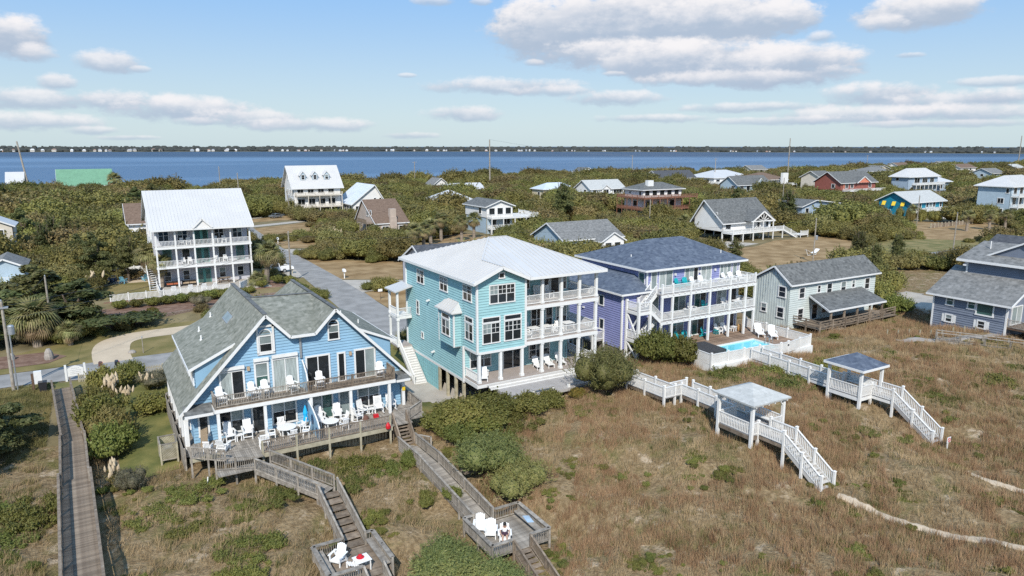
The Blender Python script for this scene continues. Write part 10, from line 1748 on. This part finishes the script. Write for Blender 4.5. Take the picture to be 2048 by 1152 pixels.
def tell_apart(items):
 by={}
 for it in items:by.setdefault(it[0],[]).append(it)
 nth=('first','second','third','fourth','fifth','sixth','seventh','eighth','ninth','tenth','eleventh','twelfth')
 for lab,L in by.items():
  if len(L)>1:
   L.sort(key=lambda q:q[1])
   for i,q in enumerate(L):q[2]['label']=lab+', '+(nth[i]if i<12 else str(i+1)+'th')+' from left'
tell_apart(made)
tell_apart(far_made)
# the rest of the wood: one object, crowns set on points
def scatter_nodes(name,srcs):
 ng=bpy.data.node_groups.new(name,'GeometryNodeTree');ng.interface.new_socket('Geometry',in_out='INPUT',socket_type='NodeSocketGeometry');ng.interface.new_socket('Geometry',in_out='OUTPUT',socket_type='NodeSocketGeometry')
 N=ng.nodes;L=ng.links;gi=N.new('NodeGroupInput');go=N.new('NodeGroupOutput');jn=N.new('GeometryNodeJoinGeometry')
 for o in srcs:
  oi=N.new('GeometryNodeObjectInfo');oi.transform_space='ORIGINAL';oi.inputs['Object'].default_value=o;oi.inputs['As Instance'].default_value=True;L.new(oi.outputs['Geometry'],jn.inputs[0])
 ip=N.new('GeometryNodeInstanceOnPoints');ip.inputs['Pick Instance'].default_value=True
 def attr(n,t='FLOAT'):a=N.new('GeometryNodeInputNamedAttribute');a.data_type=t;a.inputs['Name'].default_value=n;return a.outputs[0]
 L.new(gi.outputs[0],ip.inputs['Points']);L.new(jn.outputs[0],ip.inputs['Instance']);L.new(attr('pick','INT'),ip.inputs['Instance Index']);L.new(attr('size','FLOAT_VECTOR'),ip.inputs['Scale'])
 cr=N.new('ShaderNodeCombineXYZ');L.new(attr('turn'),cr.inputs[2]);er=N.new('FunctionNodeEulerToRotation');L.new(cr.outputs[0],er.inputs[0]);L.new(er.outputs[0],ip.inputs['Rotation']);L.new(ip.outputs[0],go.inputs[0])
 return ng
def scatter(name,label,cat,P,S,turn,pick,srcs):
 me=bpy.data.meshes.new(name);me.from_pydata([tuple(p)for p in P],[],[])
 for n,t,v in(('size','FLOAT_VECTOR',S),('turn','FLOAT',turn),('pick','INT',pick)):
  a=me.attributes.new(n,t,'POINT');a.data.foreach_set('vector' if t=='FLOAT_VECTOR' else 'value',np.ascontiguousarray(v,dtype=np.float32 if t!='INT' else np.int32).ravel())
 o=link(name,me,None,'stuff');o['label']=label;o['category']=cat
 md=o.modifiers.new('scatter','NODES');md.node_group=scatter_nodes(name,srcs);return o
crowns=[o for o in C.objects if o.name.split('.')[0]=='crown' and o.parent and o.parent.name.split('.')[0]in('tree','shrub')]
srcs=[]
for kd in('oak','scrub'):
 for me in CROWNS[kd]:srcs.append(next(o for o in crowns if o.data==me))
pk_=[t for t in WOOD.split()];XY=np.array([[float(v)for v in t[:-1].split(',')]for t in pk_]);SS=np.array(['abcdefghijklmnop'.index(t[-1])/5+.12 for t in pk_])
ZZ=ground(XY[:,0],XY[:,1])-.3;dd=np.hypot(XY[:,0],XY[:,1]);zs=np.where(dd<260,SS,.6+.5*SS)*nr.uniform(.8,1.15,len(SS))
scatter('woodland','mass of low maritime forest trees filling the ground between the far houses','woodland',np.column_stack([XY,ZZ]),np.column_stack([SS,SS,zs]),nr.uniform(0,6.28,len(SS)),nr.integers(0,len(srcs),len(SS)),srcs)
# ---- dune grass: every blade a triangle, three kinds by patch
def patchn(x,y,s,ph):return(wob(x,y,s,ph)+wob(y,x,s*2.3,ph+1.7)*.6+wob(x,y,s*5.1,ph+3.1)*.35)
def blades(name,label,n,box,m,length,width,lean,keep,lush=1.0):
 T_=n//22;tx_=nr.uniform(box[0],box[1],T_*3);ty_=nr.uniform(box[2],box[3],T_*3);th_=nr.uniform(.55,1.35,T_*3);pk=nr.integers(0,T_*3,n*3)
 rr=np.abs(nr.normal(0,.17,n*3));ra=nr.uniform(0,6.283,n*3);x,y,hk=tx_[pk]+rr*np.cos(ra),ty_[pk]+rr*np.sin(ra),th_[pk]
 k=keep(x,y);x,y,hk,ra=x[k][:n],y[k][:n],hk[k][:n],ra[k][:n];n=len(x);z=ground(x,y)
 a=nr.uniform(0,6.283,n);ln=length*hk*nr.uniform(.6,1.3,n);tilt=lean*np.abs(nr.normal(0,1,n));b=ra+nr.normal(0,.8,n)
 w=width*nr.uniform(.6,1.3,n);ca,sa=np.cos(a)*w,np.sin(a)*w;tx=np.cos(b)*np.sin(tilt)*ln+.18*ln;ty=np.sin(b)*np.sin(tilt)*ln+.10*ln;tz=np.cos(tilt)*ln
 co=np.stack([np.stack([x-ca,y-sa,z-.03],1),np.stack([x+ca,y+sa,z-.03],1),np.stack([x+tx,y+ty,z+tz],1)],1).reshape(-1,3)
 o=link(name,tri_mesh(name,co,np.arange(n*3).reshape(n,3),m),None,'stuff');o['label']=label;o['category']='grass';return o
def inpoly(x,y,P):
 c=np.zeros(len(x),bool)
 for i in range(len(P)):
  a,b=P[i],P[(i+1)%len(P)]
  if a[1]==b[1]:continue
  c^=((a[1]>y)!=(b[1]>y))&(x<(b[0]-a[0])*(y-a[1])/(b[1]-a[1])+a[0])
 return c
PATHS=[strip_pts(smooth([(42.4,27.6),(43.0,25.6),(44.1,22.6),(45.4,20.4),(47.6,17.8),(51,14)],5),.8),strip_pts(smooth([(54.5,26.0),(54.3,23.4),(55.0,21.2),(57,18)],5),.55),strip_pts(smooth([(78,45.2),(82,43.6),(86,41.2),(90,39)],5),1.8)]
def free(x,y):
 ok=np.ones(len(x),bool)
 for P in PATHS:ok&=~inpoly(x,y,P)
 for(x0,y0,x1,y1)in((30.4,51.4,43,73),(29,55.4,43,73),(52.2,48.6,67.5,73),(47.6,55.5,53,72),(4.2,53.2,22.7,72),(9,51.6,21,54),(40.8,33.9,44.4,37.4),(41.2,44,42.7,52),(43,37,44.7,45),(-4.4,40,-1.4,56),(-5.2,55,-2.2,82),(9.4,36.5,13.4,40.2),(19,34.7,23.4,38.8),(19.2,38.5,21.4,52),(55.4,34.9,58.5,38.2),(73.5,52.8,91.4,63),(88.8,36,103,48)):ok&=~((x>x0)&(x<x1)&(y>y0)&(y<y1))
 ok&=~((y>56.0)&(x>-1.5)&(x<73))&~((y>57)&(x>92))
 return ok
STRAW=mat('straw_dune_grass',(.215,.15,.075),.9,0,.45,col2=(.39,.285,.16),detail=9);RUSSET=mat('russet_dune_grass',(.20,.112,.058),.9,0,.5,col2=(.335,.21,.118),detail=9);SAGE=mat('sage_green_grass',(.09,.092,.028),.9,0,.5,col2=(.20,.165,.065),detail=9)
bare=lambda x,y:patchn(x,y,.55,2.2)
blades('dune_grass','straw coloured grass covering the dune',260000,(-14,98,13,62),STRAW,.52,.014,.5,lambda x,y:free(x,y)&(bare(x,y)<.95-.55*(x<27)))
blades('dune_grass','russet seed heads of dune grass in patches',200000,(20,98,13,58),RUSSET,.58,.013,.45,lambda x,y:free(x,y)&(patchn(x,y,.28,.7)>-.25)&(bare(x,y)<1.0-.6*(x<27)))
blades('dune_grass','green grass growing in patches between the straw grass on the dune',150000,(-14,98,13,70),SAGE,.36,.016,.6,lambda x,y:free(x,y)&((patchn(x,y,.33,4.1)>.3)|(x<-2))&(bare(x,y)<1.0-.5*(x<27)))
blades('meadow_grass','rough green and tan grass on the slope left of the boardwalk',50000,(-14,-4.8,66,84),SAGE,.25,.02,.5,lambda x,y:x<-5.2)
# low leafy ground cover in the dune: small dark green clumps
n=1300;x=nr.uniform(-12,96,n*6);y=nr.uniform(15,56,n*6);k=free(x,y)&(patchn(x,y,.42,5.3)>.62);x,y=x[k][:n],y[k][:n]
s_=nr.uniform(.10,.34,len(x));gsrc=[next(o for o in C.objects if o.data==CROWNS['mat'][0]),next(o for o in C.objects if o.data==CROWNS['hedge'][0])]
pick=nr.choice(2,len(x));sc_=s_
scatter('ground_cover','small leafy clumps scattered among the dune grass','undergrowth',np.column_stack([x,y,ground(x,y)-.05]),np.column_stack([sc_,sc_,sc_*.85]),nr.uniform(0,6.28,len(x)),pick,gsrc)
n=900;x=nr.uniform(20,260,n);y=nr.uniform(66,150,n);k=~((y<92)&(x<92));x,y=x[k],y[k]
